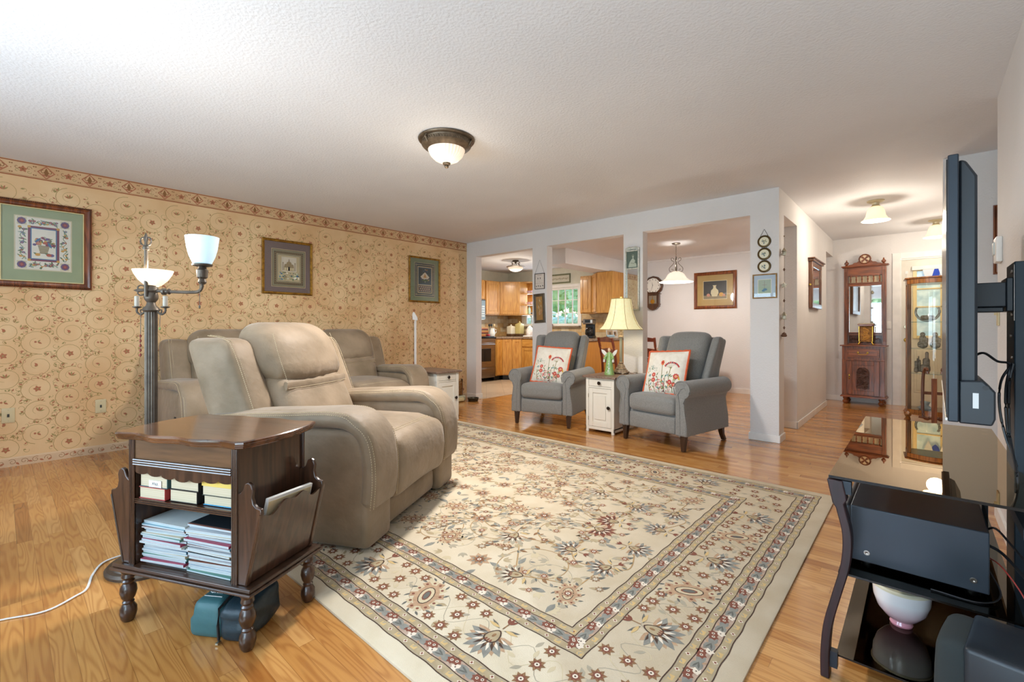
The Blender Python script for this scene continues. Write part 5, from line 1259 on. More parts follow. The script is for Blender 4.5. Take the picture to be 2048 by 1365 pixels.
for i in range(60): A.ell((rnd.uniform(u0+.075, u1-.075), v0+.075+rnd.uniform(0, .085)), rnd.uniform(.005, .012), rnd.uniform(.004, .009), rnd.choice((aPG, aTE, aTN, aSG, aBL, aCR)), 24+i % 5, n=7)
done()
# 3: green mat alphabet sampler
t, A, done = framed('upright blue bordered sampler in green mat, gilt frame, nearest the kitchen opening', (XW, 3.833, 1.468), (0, 1, 0), (1, 0, 0), .556, .655, .026, M_giltf, cmat('#8FA07A'), .022)
u0, u1, v0, v1 = .105, .455, .09, .565
A.rect(u0-.007, v0-.007, u1+.007, v1+.007, aSN, 1); A.rect(u0, v0, u1, v1, aTE, 2); A.rect(u0+.045, v0+.045, u1-.045, v1-.045, aSN, 4)
for k in range(22):
    f = k/21
    for x, y in ((u0+.023, v0+.02+(v1-v0-.04)*f), (u1-.023, v0+.02+(v1-v0-.04)*f), (u0+.02+(u1-u0-.04)*f, v0+.023), (u0+.02+(u1-u0-.04)*f, v1-.023)): A.rect(x-.012, y-.004, x+.012, y+.004, aSN, 3); 
A.rect(u0+.06, v0+.17, u1-.06, v1-.06, aBL, 5); A.rect(u0+.068, v0+.178, u1-.068, v1-.068, aTE, 6)
cx, cy = (u0+u1)/2, v0+.30
for k in range(40): rr = rnd.uniform(0, .09); an = rnd.uniform(0, 6.28); A.ell((cx+rr*cos(an), cy+rr*sin(an)*1.1), .012, .009, rnd.choice((aGR, aBL, aPU, aPG, aCR, aOC)), 7+k % 4, n=7)
A.poly([(cx-.08, cy-.02), (cx, cy+.05), (cx+.08, cy-.02), (cx+.05, cy-.05), (cx-.05, cy-.05)], aCR, 12); A.poly([(cx-.03, cy-.03), (cx, cy+.025), (cx+.03, cy-.03)], aOC, 13); A.rect(cx-.05, cy-.08, cx+.05, cy-.06, aGR, 12)
A.rect(u0+.06, v0+.06, u1-.06, v0+.155, aTE, 5)
for r_ in range(3):
    for k in range(11): A.rect(u0+.072+k*.0190, v0+.071+r_*.028, u0+.072+k*.0190+.012, v0+.071+r_*.028+.018, aPK if (k+r_) % 2 else aCR, 6)
done()
# dining room picture (plain dark panel with pale forms)
t, A, done = framed('dark painting with pale shapes in gold mat and reddish frame in the dining room', (-3.035, 8.30, 1.435), (1, 0, 0), (0, -1, 0), .71, .645, .055, PW, cmat('#B99656'), .03)
A.rect(.155, .165, .555, .49, aSN, 1); A.rect(.163, .173, .547, .482, aDK, 2)
A.rect(.163, .173, .547, .235, aTN, 3)
A.poly([(.31, .215), (.39, .215), (.415, .27), (.41, .32), (.375, .355), (.37, .39), (.385, .41), (.315, .41), (.33, .39), (.325, .355), (.29, .32), (.285, .27)], aSN, 4)
A.ell((.46, .245), .038, .036, aOC, 5); A.ell((.245, .24), .030, .029, aPK, 5); A.ell((.505, .232), .022, .021, aPK, 6)
done()
# bay picture on the corner post
M_oakf = mat('narrow_oak_frame', '#B08A52', .45, vary=('#8F6A38', 30, 2, (1, 1, 1)))
t, A, done = framed('small pale blue picture in narrow oak frame on the corner post below the round plaques', (-1.238, 4.94, 1.385), (1, 0, 0), (0, -1, 0), .212, .236, .012, M_oakf, cmat('#B9C6D2'), .014, bead=None)
A.rect(.045, .045, .165, .185, aCR, 1); A.rect(.050, .050, .160, .180, 3+10, 2); A.rect(.052, .052, .158, .178, aPG, 3); A.stroke([(.105, .06), (.105, .17)], .002, aPL, 4); A.stroke([(.085, .13), (.125, .13)], .002, aPL, 4); A.ell((.11, .085), .018, .012, aBL, 5); A.ell((.095, .075), .014, .01, aBL, 5)
done()
# samplers on the left kitchen post
t, A, done = framed('small hanging sampler with tiny dark figures on the narrow post left of the wing chairs', (-3.99, 4.94, 1.632), (1, 0, 0), (0, -1, 0), .172, .217, .009, M_dkwood, cmat('#DCD2C8'), .012, glass=False)
for i, (x, y) in enumerate(((.055, .15), (.095, .15), (.03, .04), (.065, .045), (.10, .04), (.14, .045))): A.ell((x, y), .005, .012, aDK, 1, .3*i, 8); A.stroke([(x-.006, y-.018), (x, y), (x+.008, y-.015)], .003, aDK, 2); A.leaf((x, y), .4*i, .016, .006, aDK, 3)
A.stroke([(.01, .08), (.16, .08)], .002, aTN, 1); A.stroke([(.045, .19), (.12, .19)], .003, aPL, 1); A.stroke([(.085, .11), (.085, .10)], .003, aPL, 1)
o = done(); q = MB().tube([(.004, .214, .005), (.086, .40, .004), (.168, .214, .005)], .0014, 5); q.build('hanging_cord', M_dkwood, o)
M_dkf = mat('dark_olive_frame', '#463B2C', .5, vary=('#5E5240', 20, 3, (1, 1, 1)))
t, A, done = framed('tall narrow dark framed panel of carved golden figures hanging askew on the left kitchen post', (-3.993, 4.94, 1.165), (1, 0, 0), (0, -1, 0), .19, .40, .038, M_dkf, cmat('#B58448'), .02, lean=radians(2.6))
for i in range(26): A.leaf((.095+random.Random(i).uniform(-.035, .035), .09+random.Random(i+50).uniform(0, .22)), pi/2+random.Random(i+9).uniform(-.5, .5), .05, .012, random.Random(i).choice((aOC, aTN, aPK, aSN)), 1+i % 4)
done()
# trumeau mirror on the second post
def trumeau():
    t = thing('trumeau_mirror', 'tall silver framed mirror with a grey picture panel on the post behind the table lamp', 'mirror', (-2.518, 4.94, 0), 0)
    M_sl = mat('silver_gilt', '#D9D8CC', .3, .5, vary=('#B9BFB6', 60, 3, (1, 1, 1)), bump=(150, .9, .006)); x, z0, z1 = .089, 1.30, 2.01
    q = MB()
    q.ring(-x, x, z0, z1, .018, -.028, 0).box(-x+.018, x-.018, -.026, 0, 1.785, 1.80)
    f = q.build('frame', M_sl, t, bevel=.004)
    q = MB()
    for k in range(9): xx = -.08+.02*k; q.soft((xx, -.016, z1+.010+.012*(1-abs(k-4)/4)), (.026, .02, .030), .008, n=6)
    for sg in (-1, 1): q.tube(smooth_path([(sg*.02, -.018, z1+.03), (sg*.05, -.02, z1+.034), (sg*.075, -.02, z1+.015), (sg*.085, -.02, z1-.005)], 5), .006, 6)
    q.build('carved_crest', M_sl, f)
    MB().box(-x+.016, x-.016, -.012, -.008, z0+.016, 1.787).build('mirror_glass', M_mirror, t)
    p_ = MB().box(-x+.016, x-.016, -.014, -.008, 1.798, z1-.016); A = Art(p_, lambda u, v, e: (u, -.0142-e, v), .0003)
    A.poly([(-.05, 1.81), (.055, 1.81), (.05, 1.845), (.03, 1.86), (.035, 1.885), (.02, 1.90), (.012, 1.92), (-.012, 1.90), (-.035, 1.87), (-.045, 1.84)], 1, 1); A.ell((.008, 1.935), .012, .016, 1, 2); A.ell((.008, 1.945), .015, .012, 2, 3); A.stroke([(-.02, 1.86), (.02, 1.85), (.035, 1.87)], .006, 2, 3)
    p_.build('picture_panel', [cmat('#56665C'), cmat('#AEB7A8'), cmat('#7E8878')], t)
trumeau()
# three round plaques on a chain, corner post
t = thing('plaque_hanger', 'three round dark rimmed botanical plaques hanging in a column on the corner post', 'wall plaques', (-1.136, 4.94, 0))
for k, z in enumerate((1.937, 1.816, 1.695)):
    q = MB().lathe([(.058, 0), (.060, -.006), (.056, -.012), (.048, -.014), (.045, -.009), (0, -.009)], (0, 0, z), 28, 0, 'y'); pl = q.build('plaque', mat('antique_gold_rim', '#5C4A2C', .35, .7), t)
    q = MB().lathe([(.042, -.0098), (0, -.0098)], (0, 0, z), 24, 0, 'y', cap=False); A = Art(q, lambda u, v, e: (u, -.0104-e, v), .0002)
    for i in range(9): A.leaf((random.Random(i+k).uniform(-.012, .012), z+random.Random(i+k+7).uniform(-.012, .012)), i*.7+k, .020, .007, 1+(i+k) % 3, 2)
    q.build('painted_disc', [cmat('#E3DCC0'), cmat('#5F7A5A'), cmat('#4A5C78'), cmat('#6B6B4A')], pl)
q = MB().tube([(-.040, -.004, 1.975), (0, -.004, 2.055), (.040, -.004, 1.975)], .0022, 6).tube([(-.02, -.004, 1.88), (-.02, -.004, 1.87)], .002, 5)
for z in (1.877, 1.756):
    for sx in (-.02, .02): q.tube([(sx, -.004, z+.012), (sx, -.004, z-.012)], .002, 5)
q.build('hanging_chain', MATS['antique_gold_rim'], t)
# garland of tin ornaments beside the post
t = thing('ornament_garland', 'string of small pottery houses and stars hanging on the hall side of the corner post', 'garland', (-.985, 5.03, 0))
MB().tube([(0, 0, 1.98), (.004, 0, 1.5), (0, 0, 1.03)], .0015, 5).lathe([(.004, 1.975), (.006, 1.985), (0, 1.99)], n=8).build('string', mat('jute', '#8A7454', .8), t)
M_gal = mat('aged_tin', '#8F8066', .5, .4, vary=('#C9BFA8', 30, 3, (1, 1, 1))); M_rst = mat('rusty_star', '#6E4A34', .7)
for z, kind in ((1.815, 0), (1.66, 1), (1.51, 2), (1.36, 1), (1.20, 0), (1.10, 1), (1.025, 3)):
    q = MB()
    if kind == 0: q.soft((0, 0, z), (.030, .030, .042), .008, n=6).lathe([(.024, .018), (.012, .04), (.003, .055)], (0, 0, z), 10).tube([(.016, -.014, z-.02), (.02, -.02, z+.02)], .004, 6).tube([(-.016, -.014, z-.02), (-.02, -.02, z+.0)], .004, 6)
    elif kind == 1: q.prism([(.014*cos(k*pi/4)*(1 if k % 2 == 0 else .4), z+.014*sin(k*pi/4)*(1 if k % 2 == 0 else .4)) for k in range(8)], -.005, .005, 'xz').prism([(.014*cos(k*pi/4)*(1 if k % 2 == 0 else .4), z+.014*sin(k*pi/4)*(1 if k % 2 == 0 else .4)) for k in range(8)], -.005, .005, 'yz')
    elif kind == 2: q.prism([(.030*cos(k*pi/5+.3)*(1 if k % 2 == 0 else .5), z+.030*sin(k*pi/5+.3)*(1 if k % 2 == 0 else .5)) for k in range(10)], -.012, .012, 'xz').soft((0, 0, z), (.02, .03, .03), .008, n=6)
    else: q.soft((0, 0, z), (.045, .045, .026), .012, n=8).lathe([(.015, 0), (.02, .012), (.004, .026)], (0, 0, z+.006), 10)
    q.build(('tin_house', 'small_star', 'tin_figure', 'bell')[kind], M_rst if kind in (1, 3) else M_gal, t)
# wall plates
def plate(label, y, z, kind):
    t = thing('wall_plate', label, 'wall plate', (XW, y, z), 0, None)
    MB().soft((.003, 0, 0), (.007, .073, .118), .003, n=6).build('cover_plate', mat('almond_plastic', '#D2C29A', .4), t)
    MB().box(.006, .010, -.006, .006, -.012, .012).box(.006, .014, -.004, .004, .0, .009).build('toggle' if kind else 'jack', mat('dark_jack', '#3B3A36', .4), t)
    MB().lathe([(.003, 0), (.003, .0012)], (.0065, 0, .042), 8, axis='x').lathe([(.003, 0), (.003, .0012)], (.0065, 0, -.042), 8, axis='x').build('screws', M_nickel, t)
plate('almond wall plate with a cable jack low on the papered wall, nearest the left edge', .045, .405, 0)
plate('almond wall plate low on the papered wall, just left of the floor lamp', .592, .41, 1)
# slim white pole
t = thing('reading_light', 'slim white floor standing pole with small angled head behind the sofa end', 'lamp', (-5.19, 3.81, 0))
MB().lathe([(.10, 0), (.10, .012), (.02, .022)], n=24).build('base', M_trim, t); MB().lathe([(.017, .015), (.0165, 1.19), (.010, 1.20)], n=16).build('pole', M_trim, t)
MB(Matrix.Rotation(.7, 4, 'Z')).prism([(-.006, 1.205), (.035, 1.205), (.028, 1.245), (-.012, 1.315), (-.028, 1.32), (-.040, 1.29), (-.038, 1.215)], -.014, .014, 'xz').tube([(0, 0, 1.18), (.012, 0, 1.21)], .012, 10).build('head', M_trim, t, bevel=.005)
# pet feeder and bowl by the kitchen opening
t = thing('pet_feeder', 'clear plastic pet food feeder full of brown kibble by the wallpapered wall', 'feeder', (-5.235, 4.60, 0))
MB().soft((.01, 0, .045), (.20, .18, .08), .02, n=8).build('base', mat('pale_green_plastic', '#B9B79A', .4), t); MB().soft((.10, -.03, .035), (.09, .12, .05), .012, n=6).build('dish', mat('cream_plastic', '#E6D9A8', .5), t)
MB().lathe([(.05, .085), (.086, .10), (.086, .28), (.080, .285)], n=28).build('kibble', mat('brown_kibble', '#8A5C2C', .8, vary=('#B98A4A', 45, 3, (1, 1, 1)), bump=(60, 1, .01)), t)
MB().lathe([(.06, .082), (.093, .098), (.094, .32), (.088, .33), (0, .332)], n=28).build('hopper', thin_glass('clear_plastic', (.93, .9, .84), .05, 1.4), t)
q = MB().lathe([(.055, 0), (.075, .005), (.085, .04), (.088, .048), (.080, .048), (.070, .02), (0, .016)], n=32); tag(q.build('pet_bowl', mat('dark_steel_bowl', '#4A4436', .4, .6), loc=(-5.04, 4.76, 0)), 'dark round pet bowl on the floor by the left jamb of the kitchen opening', 'bowl')
# ================================================================= kitchen
M_oak = wood('honey_oak', '#D09A4C', '#B47A34', 'z', .45, .15); M_oakx = wood('honey_oak_rail', '#D09A4C', '#B47A34', 'x', .45, .15)
M_oakp = wood('honey_oak_panel', '#CC8B33', '#BB7A24', 'z', .45, .2, spread=.9)
M_counter = mat('granite_counter', '#A08A74', .25, vary=('#6F5B4A', 70, 3, (1, 1, 1)))
M_steel = mat('stainless_steel', '#A79F96', .28, 1.0, vary=('#968E86', 4, 2, (1, 1, 20))); M_bglass = mat('black_oven_glass', '#1A1A1C', .08)
def door_panel(par, x0, x1, z0, z1, y, mats, arch=False, name='door'):
    """raised panel door in the local x-z plane facing -y"""
    s = .055; q = MB().box(x0, x1, y, y+.018, z0, z1); q.box(x0, x0+s, y-.008, y, z0, z1).box(x1-s, x1, y-.008, y, z0, z1).box(x0+s, x1-s, y-.008, y, z0, z0+s).box(x0+s, x1-s, y-.008, y, z1-s, z1)
    q.box(x0+s+.022, x1-s-.022, y-.006, y, z0+s+.022, z1-s-.022)
    return q.build(name, mats, par, bevel=.004)
def cabinet(label, loc, rz, w, d, z0, z1, doors, group=None, drawer=False, toe=False, name='kitchen_cabinet', mats=None):
    """local: front at y=0, box behind to y=d, x from 0 to w"""
    mats = mats or M_oak
    t = thing(name, label, 'kitchen cabinet', loc, rz, group)
    q = MB().box(0, w, .0, d, z0+(.10 if toe else 0), z1); q.build('body', mats, t, bevel=.002)
    if toe: MB().box(.0, w, .06, d, 0, z0+.10).build('toe_kick', M_black, t)
    n = len(doors) if isinstance(doors, list) else doors; zz1 = z1-.02-(.17 if drawer else 0)
    for i in range(n):
        a, b = w*i/n+.012, w*(i+1)/n-.012; dr = door_panel(t, a, b, z0+(.12 if toe else .02), zz1, -.018, mats)
        if drawer: MB().box(a, b, -.018, 0, z1-.165, z1-.025).build('drawer', M_oakx, t, bevel=.004)
    return t
# wall cupboards
cabinet('honey oak wall cupboard left of the corner cupboard above the counter', (-6.92, 6.88, 0), radians(90), .44, .32, 1.38, 2.12, 1)
cabinet('narrow honey oak cupboard above the microwave', (-6.92, 6.10, 0), radians(90), .76, .32, 1.70, 2.12, 2)
def diag(label, pts, z0, z1, e0, e1, toe=False, doors=1, name='corner_cabinet'):
    """corner cabinet with a slanting front between plan points e0 and e1 (left to right seen from the room)"""
    t = thing(name, label, 'kitchen cabinet', (0, 0, 0))
    MB().prism(pts, z0+(.1 if toe else 0), z1, 'xy').build('body', M_oak, t)
    if toe: 
        c = Vector((sum(p[0] for p in pts)/len(pts), sum(p[1] for p in pts)/len(pts))); MB().prism([(c.x+(p[0]-c.x)*.9, c.y+(p[1]-c.y)*.9) for p in pts], 0, z0+.1, 'xy').build('toe_kick', M_black, t)
    d = Vector((e1[0]-e0[0], e1[1]-e0[1])); L = d.length; an = atan2(d.y, d.x)
    for i in range(doors):
        q = MB(Matrix.Translation((e0[0], e0[1], 0)) @ Matrix.Rotation(an, 4, 'Z')); a, b = L*i/doors+.012, L*(i+1)/doors-.012; s = .05; za, zb = z0+(.12 if toe else .02), z1-.02
        q.box(a, b, -.016, 0, za, zb)
        for k in ((a, a+s, za, zb), (b-s, b, za, zb), (a+s, b-s, za, za+s), (a+s, b-s, zb-s, zb)): q.box(k[0], k[1], -.024, -.016, k[2], k[3])
        q.box(a+s+.02, b-s-.02, -.022, -.016, za+s+.02, zb-s-.02); q.build('door', M_oak, t, bevel=.003)
    return t
diag('honey oak corner wall cupboard with strongly figured door', [(-7.24, 7.33), (-6.92, 7.33), (-6.60, 7.64), (-6.60, 7.965), (-7.24, 7.965)], 1.38, 2.12, (-6.92, 7.33), (-6.60, 7.64))
# open rounded end shelves with cups
t = thing('end_shelf', 'open honey oak end shelves beside the corner wall cupboard', 'shelf', (-6.595, 7.965, 0))
q = MB().box(0, .30, -.012, 0, 1.38, 2.12); q.build('back_panel', M_oak, t)
for z in (1.385, 1.60, 1.85, 2.10):
    MB().prism([(0, 0), (.29, 0)]+arc(0.03, -.03, .26, 0, -pi/2, 8)+[(0, -.30)], z, z+.018, 'xy').build('shelf_board', M_oakx, t)
M_pinkc = mat('pink_toile_china', '#C98FA0', .3, vary=('#E9DDE0', 50, 2, (1, 1, 1)))
def cup(x, y, z, label):
    t = thing('cup', label, 'cup', (x, y, z), .4, 'pink patterned cups on the kitchen end shelves')
    MB().lathe([(.018, 0), (.022, .004), (.034, .02), (.040, .055), (.042, .06), (.038, .058), (.030, .02), (0, .012)], n=24).build('body', M_pinkc, t)
    MB().tube([(.038*1+.018*sin(a), 0, .034-.020*cos(a)) for a in [pi*k/8 for k in range(9)]], .004, 6).build('handle', M_pinkc, t)
for k, z in enumerate((1.6185, 1.8685)):
    rr = ('upper', 'lower')[1-k]
    for j, dx in enumerate((.075, .165)): cup(-6.595+dx, 7.84, z, f'pink patterned cup on the {rr} open end shelf, the {("left", "right")[j]} one')
def bottle(x, y, z, h, r, c, label, name='bottle', cat='bottle', cap='#3B4A3A'):
    t = thing(name, label, cat, (x, y, z)); MB().lathe([(r, 0), (r, h*.6), (r*.9, h*.68), (r*.4, h*.8), (r*.38, h*.9)], n=20).build('body', c, t); MB().lathe([(r*.45, h*.88), (r*.45, h), (0, h)], n=14).build('cap', cmat(cap), t)
bottle(-6.50, 7.84, 1.4035, .19, .03, cmat('#A9C3A8'), 'pale green bottle on the lowest open end shelf')
for k, dx in enumerate((.16, .20)): bottle(-6.595+dx, 7.85, 1.4035, .05, .014, cmat('#2C2A2A'), f'tiny dark jar on the lowest end shelf, {("left", "right")[k]} of two', 'spice_jar', 'jar')
# microwave
t = thing('microwave', 'stainless microwave with dark keypad above the stove', 'microwave', (-6.89, 6.10, 1.27), radians(90))
MB().box(0, .76, .02, .34, 0, .43).build('body', M_steel, t, bevel=.004); MB().box(.0, .58, 0, .02, 0.02, .41).build('door', M_bglass, t, bevel=.004)
q = MB().box(.60, .76, 0, .02, .02, .41)
for i in range(3):
    for j in range(5): q.box(.625+.04*i, .650+.04*i, -.002, 0, .07+.05*j, .10+.05*j, 1)
q.build('keypad', [cmat('#7A8C98'), cmat('#E5E8E8')], t)
MB().box(0, .76, .0, .02, .412, .43).build('vent', M_black, t)
# stove
t = thing('stove', 'stainless steel kitchen stove with black cooktop', 'stove', (-6.595, 6.11, 0), radians(90))
MB().box(.005, .755, .02, .64, .08, .885).build('body', M_steel, t); MB().box(.0, .76, -.005, .64, .885, .915).box(.02, .74, .02, .60, .915, .93).build('cooktop', M_bglass, t, bevel=.004)
od = MB().box(.01, .75, 0, .02, .30, .80).build('oven_door', M_steel, t, bevel=.005); MB().box(.14, .62, -.003, .0, .42, .68).build('oven_window', M_bglass, od, bevel=.002)
MB().tube([(.06, -.001, .765), (.06, -.035, .765), (.70, -.035, .765), (.70, -.001, .765)], .010, 8).build('handle', M_steel, od)
dd = MB().box(.01, .75, 0, .02, .10, .29).build('drawer', M_steel, t, bevel=.005); MB().box(.08, .68, -.012, 0, .255, .275).build('handle', M_steel, dd, bevel=.003)
q = MB().box(.01, .75, -.002, .02, .81, .88)
for k in range(4): q.lathe([(.018, 0), (.016, -.02), (0, -.021)], (.10+.08*k, -.002, .845), 12, 0, 'y')
q.build('control_panel', M_steel, t)
# base cupboards
cabinet('honey oak base cupboard just right of the stove', (-6.60, 6.88, 0), radians(90), .18, .62, 0, .875, 1, toe=True)
diag('honey oak corner base cupboard with two narrow doors', [(-7.24, 7.065), (-6.60, 7.065), (-6.30, 7.36), (-6.30, 7.965), (-7.24, 7.965)], 0, .875, (-6.60, 7.065), (-6.30, 7.36), True, 2)
cabinet('honey oak base cupboard with a drawer, along the back wall', (-6.295, 7.36, 0), 0, .50, .60, 0, .875, 1, drawer=True, toe=True)
cabinet('honey oak sink cupboard below the kitchen window', (-5.79, 7.36, 0), 0, 1.0, .60, 0, .875, 2, drawer=True, toe=True)
# worktop
cn = MB().prism([(-7.245, 6.875), (-6.575, 6.875), (-6.575, 7.05), (-6.28, 7.335), (-4.85, 7.335), (-4.85, 7.965), (-7.245, 7.965)], .877, .915, 'xy')
tag(cn.build('worktop', M_counter, bevel=.004), 'speckled brown granite worktop running under the kitchen window', 'worktop')
# peninsula
cabinet('honey oak peninsula with plain golden back panel facing the dining room', (-4.155, 6.05, 0), radians(90), 1.90, .63, 0, .875, 0, name='peninsula', mats=M_oakp)
tag(MB().box(-4.83, -4.12, 6.0, 7.965, .877, .915).build('worktop', M_counter, bevel=.004), 'speckled granite worktop on the peninsula behind the left wing chair', 'worktop')
# backsplash as stone tiles
def splash(x0, x1, z0, z1, y):
    q = MB(); rnd = random.Random(9); z = z0; k = 0
    while z < z1-.01:
        x = x0-(.1 if k % 2 else 0)
        while x < x1:
            a, b = max(x, x0), min(x+.20, x1)
            if b-a > .01: q.box(a+.0015, b-.0015, y-.010-rnd.random()*.002, y, z+.0015, min(z+.098, z1)-.0015, rnd.randrange(3))
            x += .20
        z += .10; k += 1
    q.box(x0, x1, y-.006, y, z0, z1, 3)
    return q
ST = [mat('travertine_light', '#D6C3A0', .5, vary=('#C4AE88', 12, 4, (1, 1, 1))), mat('travertine_mid', '#C9B088', .5, vary=('#B89C72', 12, 4, (1, 1, 1))), mat('travertine_warm', '#CFA972', .5, vary=('#BD955E', 12, 4, (1, 1, 1))), mat('tile_grout', '#A9977C', .8)]
q = splash(-7.24, WX0-.07, .915, 1.38, 7.97)
for a in ((WX0-.07, WX1+.07, .915, 1.118), (WX1+.07, -4.21, .915, 1.38)):
    s_ = splash(a[0], a[1], a[2], a[3], 7.97); q.add(s_.v, s_.f); q.mi = q.mi[:-len(s_.f)]+s_.mi
struct('trim_3', q, ST)
q = splash(5.2, 7.96, .915, 1.38, 0); q2 = MB(Matrix(((0, 1, 0, -7.25), (1, 0, 0, 0), (0, 0, 1, 0), (0, 0, 0, 1))) @ Matrix.Scale(-1, 4, (0, 1, 0))); q2.add(q.v, q.f); q2.mi = q.mi; struct('trim_4', q2, ST)
# cupboards at the right of the window
cabinet('honey oak wall cupboard just right of the kitchen window', (-5.02, 7.64, 0), 0, .27, .32, 1.38, 2.12, 1)
diag('honey oak corner wall cupboard above the peninsula, plain side towards the dining room', [(-4.745, 7.64), (-4.48, 7.37), (-4.155, 7.37), (-4.155, 7.965), (-4.745, 7.965)], 1.38, 2.13, (-4.745, 7.64), (-4.48, 7.37))
# small wire rack of hooks by the window
t = thing('hook_rack', 'small wire rack with hooks hanging at the side of the kitchen window cupboard', 'rack', (-5.034, 7.80, 0))
q = MB().tube([(0, 0, 1.38), (0, 0, 2.0)], .004, 6).tube([(.012, 0, 1.6), (-.002, 0, 1.6)], .006, 6)
for z in (1.40, 1.52, 1.75, 1.95): q.tube([(.06, 0, z), (-.02, -.02, z), (-.03, -.02, z+.02)], .004, 6)
q.build('wire', MATS['pewter_scroll_metal'], t)
# counter things
def canister(x, y, h, w, c, label):
    t = thing('canister', label, 'canister', (x, y, .9155)); z = 0
    MB().soft((0, 0, .03), (w, w, .06), .012, n=6).build('wooden_foot', cmat('#5A3E24'), t); MB().soft((0, 0, .03+h*.38), (w*.96, w*.96, h*.68), .02, n=8).build('body', c, t)
    MB().lathe([(w*.42, h*.74+.0), (w*.44, h*.80), (w*.30, h*.86), (w*.10, h*.89), (w*.12, h*.95), (0, h)], n=20).build('lid', c, t)
canister(-6.78, 7.55, .27, .15, cmat('#E3DAC2'), 'cream square canister on the worktop, the shorter of two')
canister(-6.66, 7.70, .34, .16, cmat('#C9B878'), 'tall yellow green square canister on the worktop')
t = thing('cookie_jar', 'white china jar with small floral print on the worktop', 'jar', (-6.30, 7.62, .9155))
MB().lathe([(.07, 0), (.075, .01), (.078, .14), (.06, .18), (.045, .19)], n=28).build('body', mat('white_china_print', '#E9E6E0', .25, vary=('#D9C9C2', 25, 3, (1, 1, 1))), t); MB().lathe([(.052, .188), (.05, .205), (.02, .225), (.012, .232), (.016, .245), (0, .25)], n=20).build('lid', M_white, t)
t = thing('tray', 'small white tray under the china jar at the worktop edge', 'tray', (-6.20, 7.45, .9155)); MB().soft((0, 0, .012), (.20, .12, .024), .006, n=6).build('body', M_white, t)
t = thing('pitcher', 'white pitcher holding cooking utensils beside the stove', 'pitcher', (-6.82, 6.99, .9155), radians(60))
MB().lathe([(.05, 0), (.062, .02), (.070, .08), (.055, .14), (.050, .165), (.058, .185), (.054, .183), (.045, .15)], n=28, cap=False).build('body', mat('white_glazed_jug', '#E6E9E6', .2), t)
MB().tube([(.055, 0, .16), (.09, 0, .15), (.095, 0, .10), (.066, 0, .06)], .007, 8).build('handle', MATS['white_glazed_jug'], t)
for k, (a, c, nm) in enumerate(((.02, '#D9BE8A', 'wooden spoon with pale round head in the white pitcher'), (-.025, '#2A2C2E', 'black spatula leaning left in the white pitcher'), (-.005, '#33383A', 'black ladle standing in the middle of the white pitcher'))):
    u = thing('utensil', nm, 'utensil', (-6.82+a*.3, 6.99+a, .955)); MB().tube([(0, 0, -.02), (a*.6, a*1.2, .18)], .006, 6).soft((a*.65, a*1.3, .205), (.035, .04, .055), .012, n=6).build('body', cmat(c), u)
t = thing('cutting_board', 'striped wooden cutting board leaning on the backsplash', 'cutting board', (-7.19, 7.10, .9155), radians(90))
q = MB(Matrix.Rotation(-.12, 4, 'X'))
for k in range(8): q.box(-.12, .16, 0, .02, .002+.026*k, .028+.026*k, k % 3)
q.build('board', [cmat('#B5622A'), cmat('#D9A052'), cmat('#5F2E16')], t)
t = thing('dish_cloth', 'red dish cloth folded beside the pitcher', 'cloth', (-6.80, 6.895, .931)); MB().soft((0, -.05, .02), (.09, .05, .04), .012, n=6).build('body', cmat('#B5384A'), t)
t = thing('coffee_maker', 'black and steel drip coffee maker on the peninsula', 'coffee maker', (-4.55, 7.22, .9155), radians(18))
MB().soft((0, 0, .022), (.19, .26, .044), .01, n=6).soft((0, .09, .17), (.17, .08, .30), .012, n=6).build('body', M_black, t); MB().soft((0, .0, .30), (.19, .25, .10), .015, n=6).build('brew_head', M_steel, t)
q = MB().lathe([(.055, .05), (.068, .08), (.066, .15), (.045, .185), (.048, .20)], (0, -.035, 0), 24, cap=False).tube([(.0, -.10, .19), (.0, -.135, .17), (.0, -.13, .09), (0, -.10, .08)], .008, 6); q.build('carafe', mat('dark_coffee_glass', '#23211F', .1), t)
q = MB().box(-.05, .05, -.128, -.125, .28, .33).tube([(-.12, -.05, .30), (-.09, -.05, .30)], .02, 8); q.build('control_panel', M_black, t)
for k, (y, dx) in enumerate(((7.55, 0), (7.72, .0))):
    t = thing('photo_card', ('greeting card with a picture standing open on the peninsula, the left one', 'small framed card standing on the peninsula, the right one')[k], 'card', (-4.30, y, .9155), radians(70))
    MB(Matrix.Rotation(-.15, 4, 'X')).box(-.09+.02*k, .09-.02*k, 0, .006, 0, .17-.02*k).build('card', cmat('#D8D6CC'), t)
    MB(Matrix.Rotation(-.15, 4, 'X')).box(-.065+.02*k, .065-.02*k, -.001, 0, .03, .14-.02*k).soft((0, -.0015, .085), (.05, .002, .05), .001, n=6, mi=1).build('printed_picture', [cmat('#B59A78'), cmat('#6F5A48')], t)
    if k == 0: MB(Matrix.Rotation(-.5, 4, 'X')).box(-.09, .09, -.03, -.027, .01, .05).build('card_flap', cmat('#A9C6D2'), t)
t = thing('stone_ornament', 'brown rock ornament on the kitchen window sill', 'ornament', (-5.98, 7.925, 1.1555)); MB().soft((0, 0, .03), (.13, .045, .065), .025, n=8, fn=lambda x, y, z: (x*(1-.3*(z > 0)), y, z+.006*sin(x*90))).build('rock', mat('brown_rock', '#7A4F34', .7, bump=(40, .8, .01)), t)
# sign above the window
t, A, done = framed('green framed motto sign on the wall above the kitchen window', (-6.32, 7.97, 2.05), (1, 0, 0), (0, -1, 0), .84, .20, .03, mat('sage_green_frame', '#75775A', .5), cmat('#D2CCB8'), .02, glass=False, name='wall_sign', cat='sign')
for k in range(3): A.stroke([(.1+.01*i, .1+.018*sin(i*.9+k)*sin(i*.37)) for i in range(70)], .004, aTN, 1)
done()
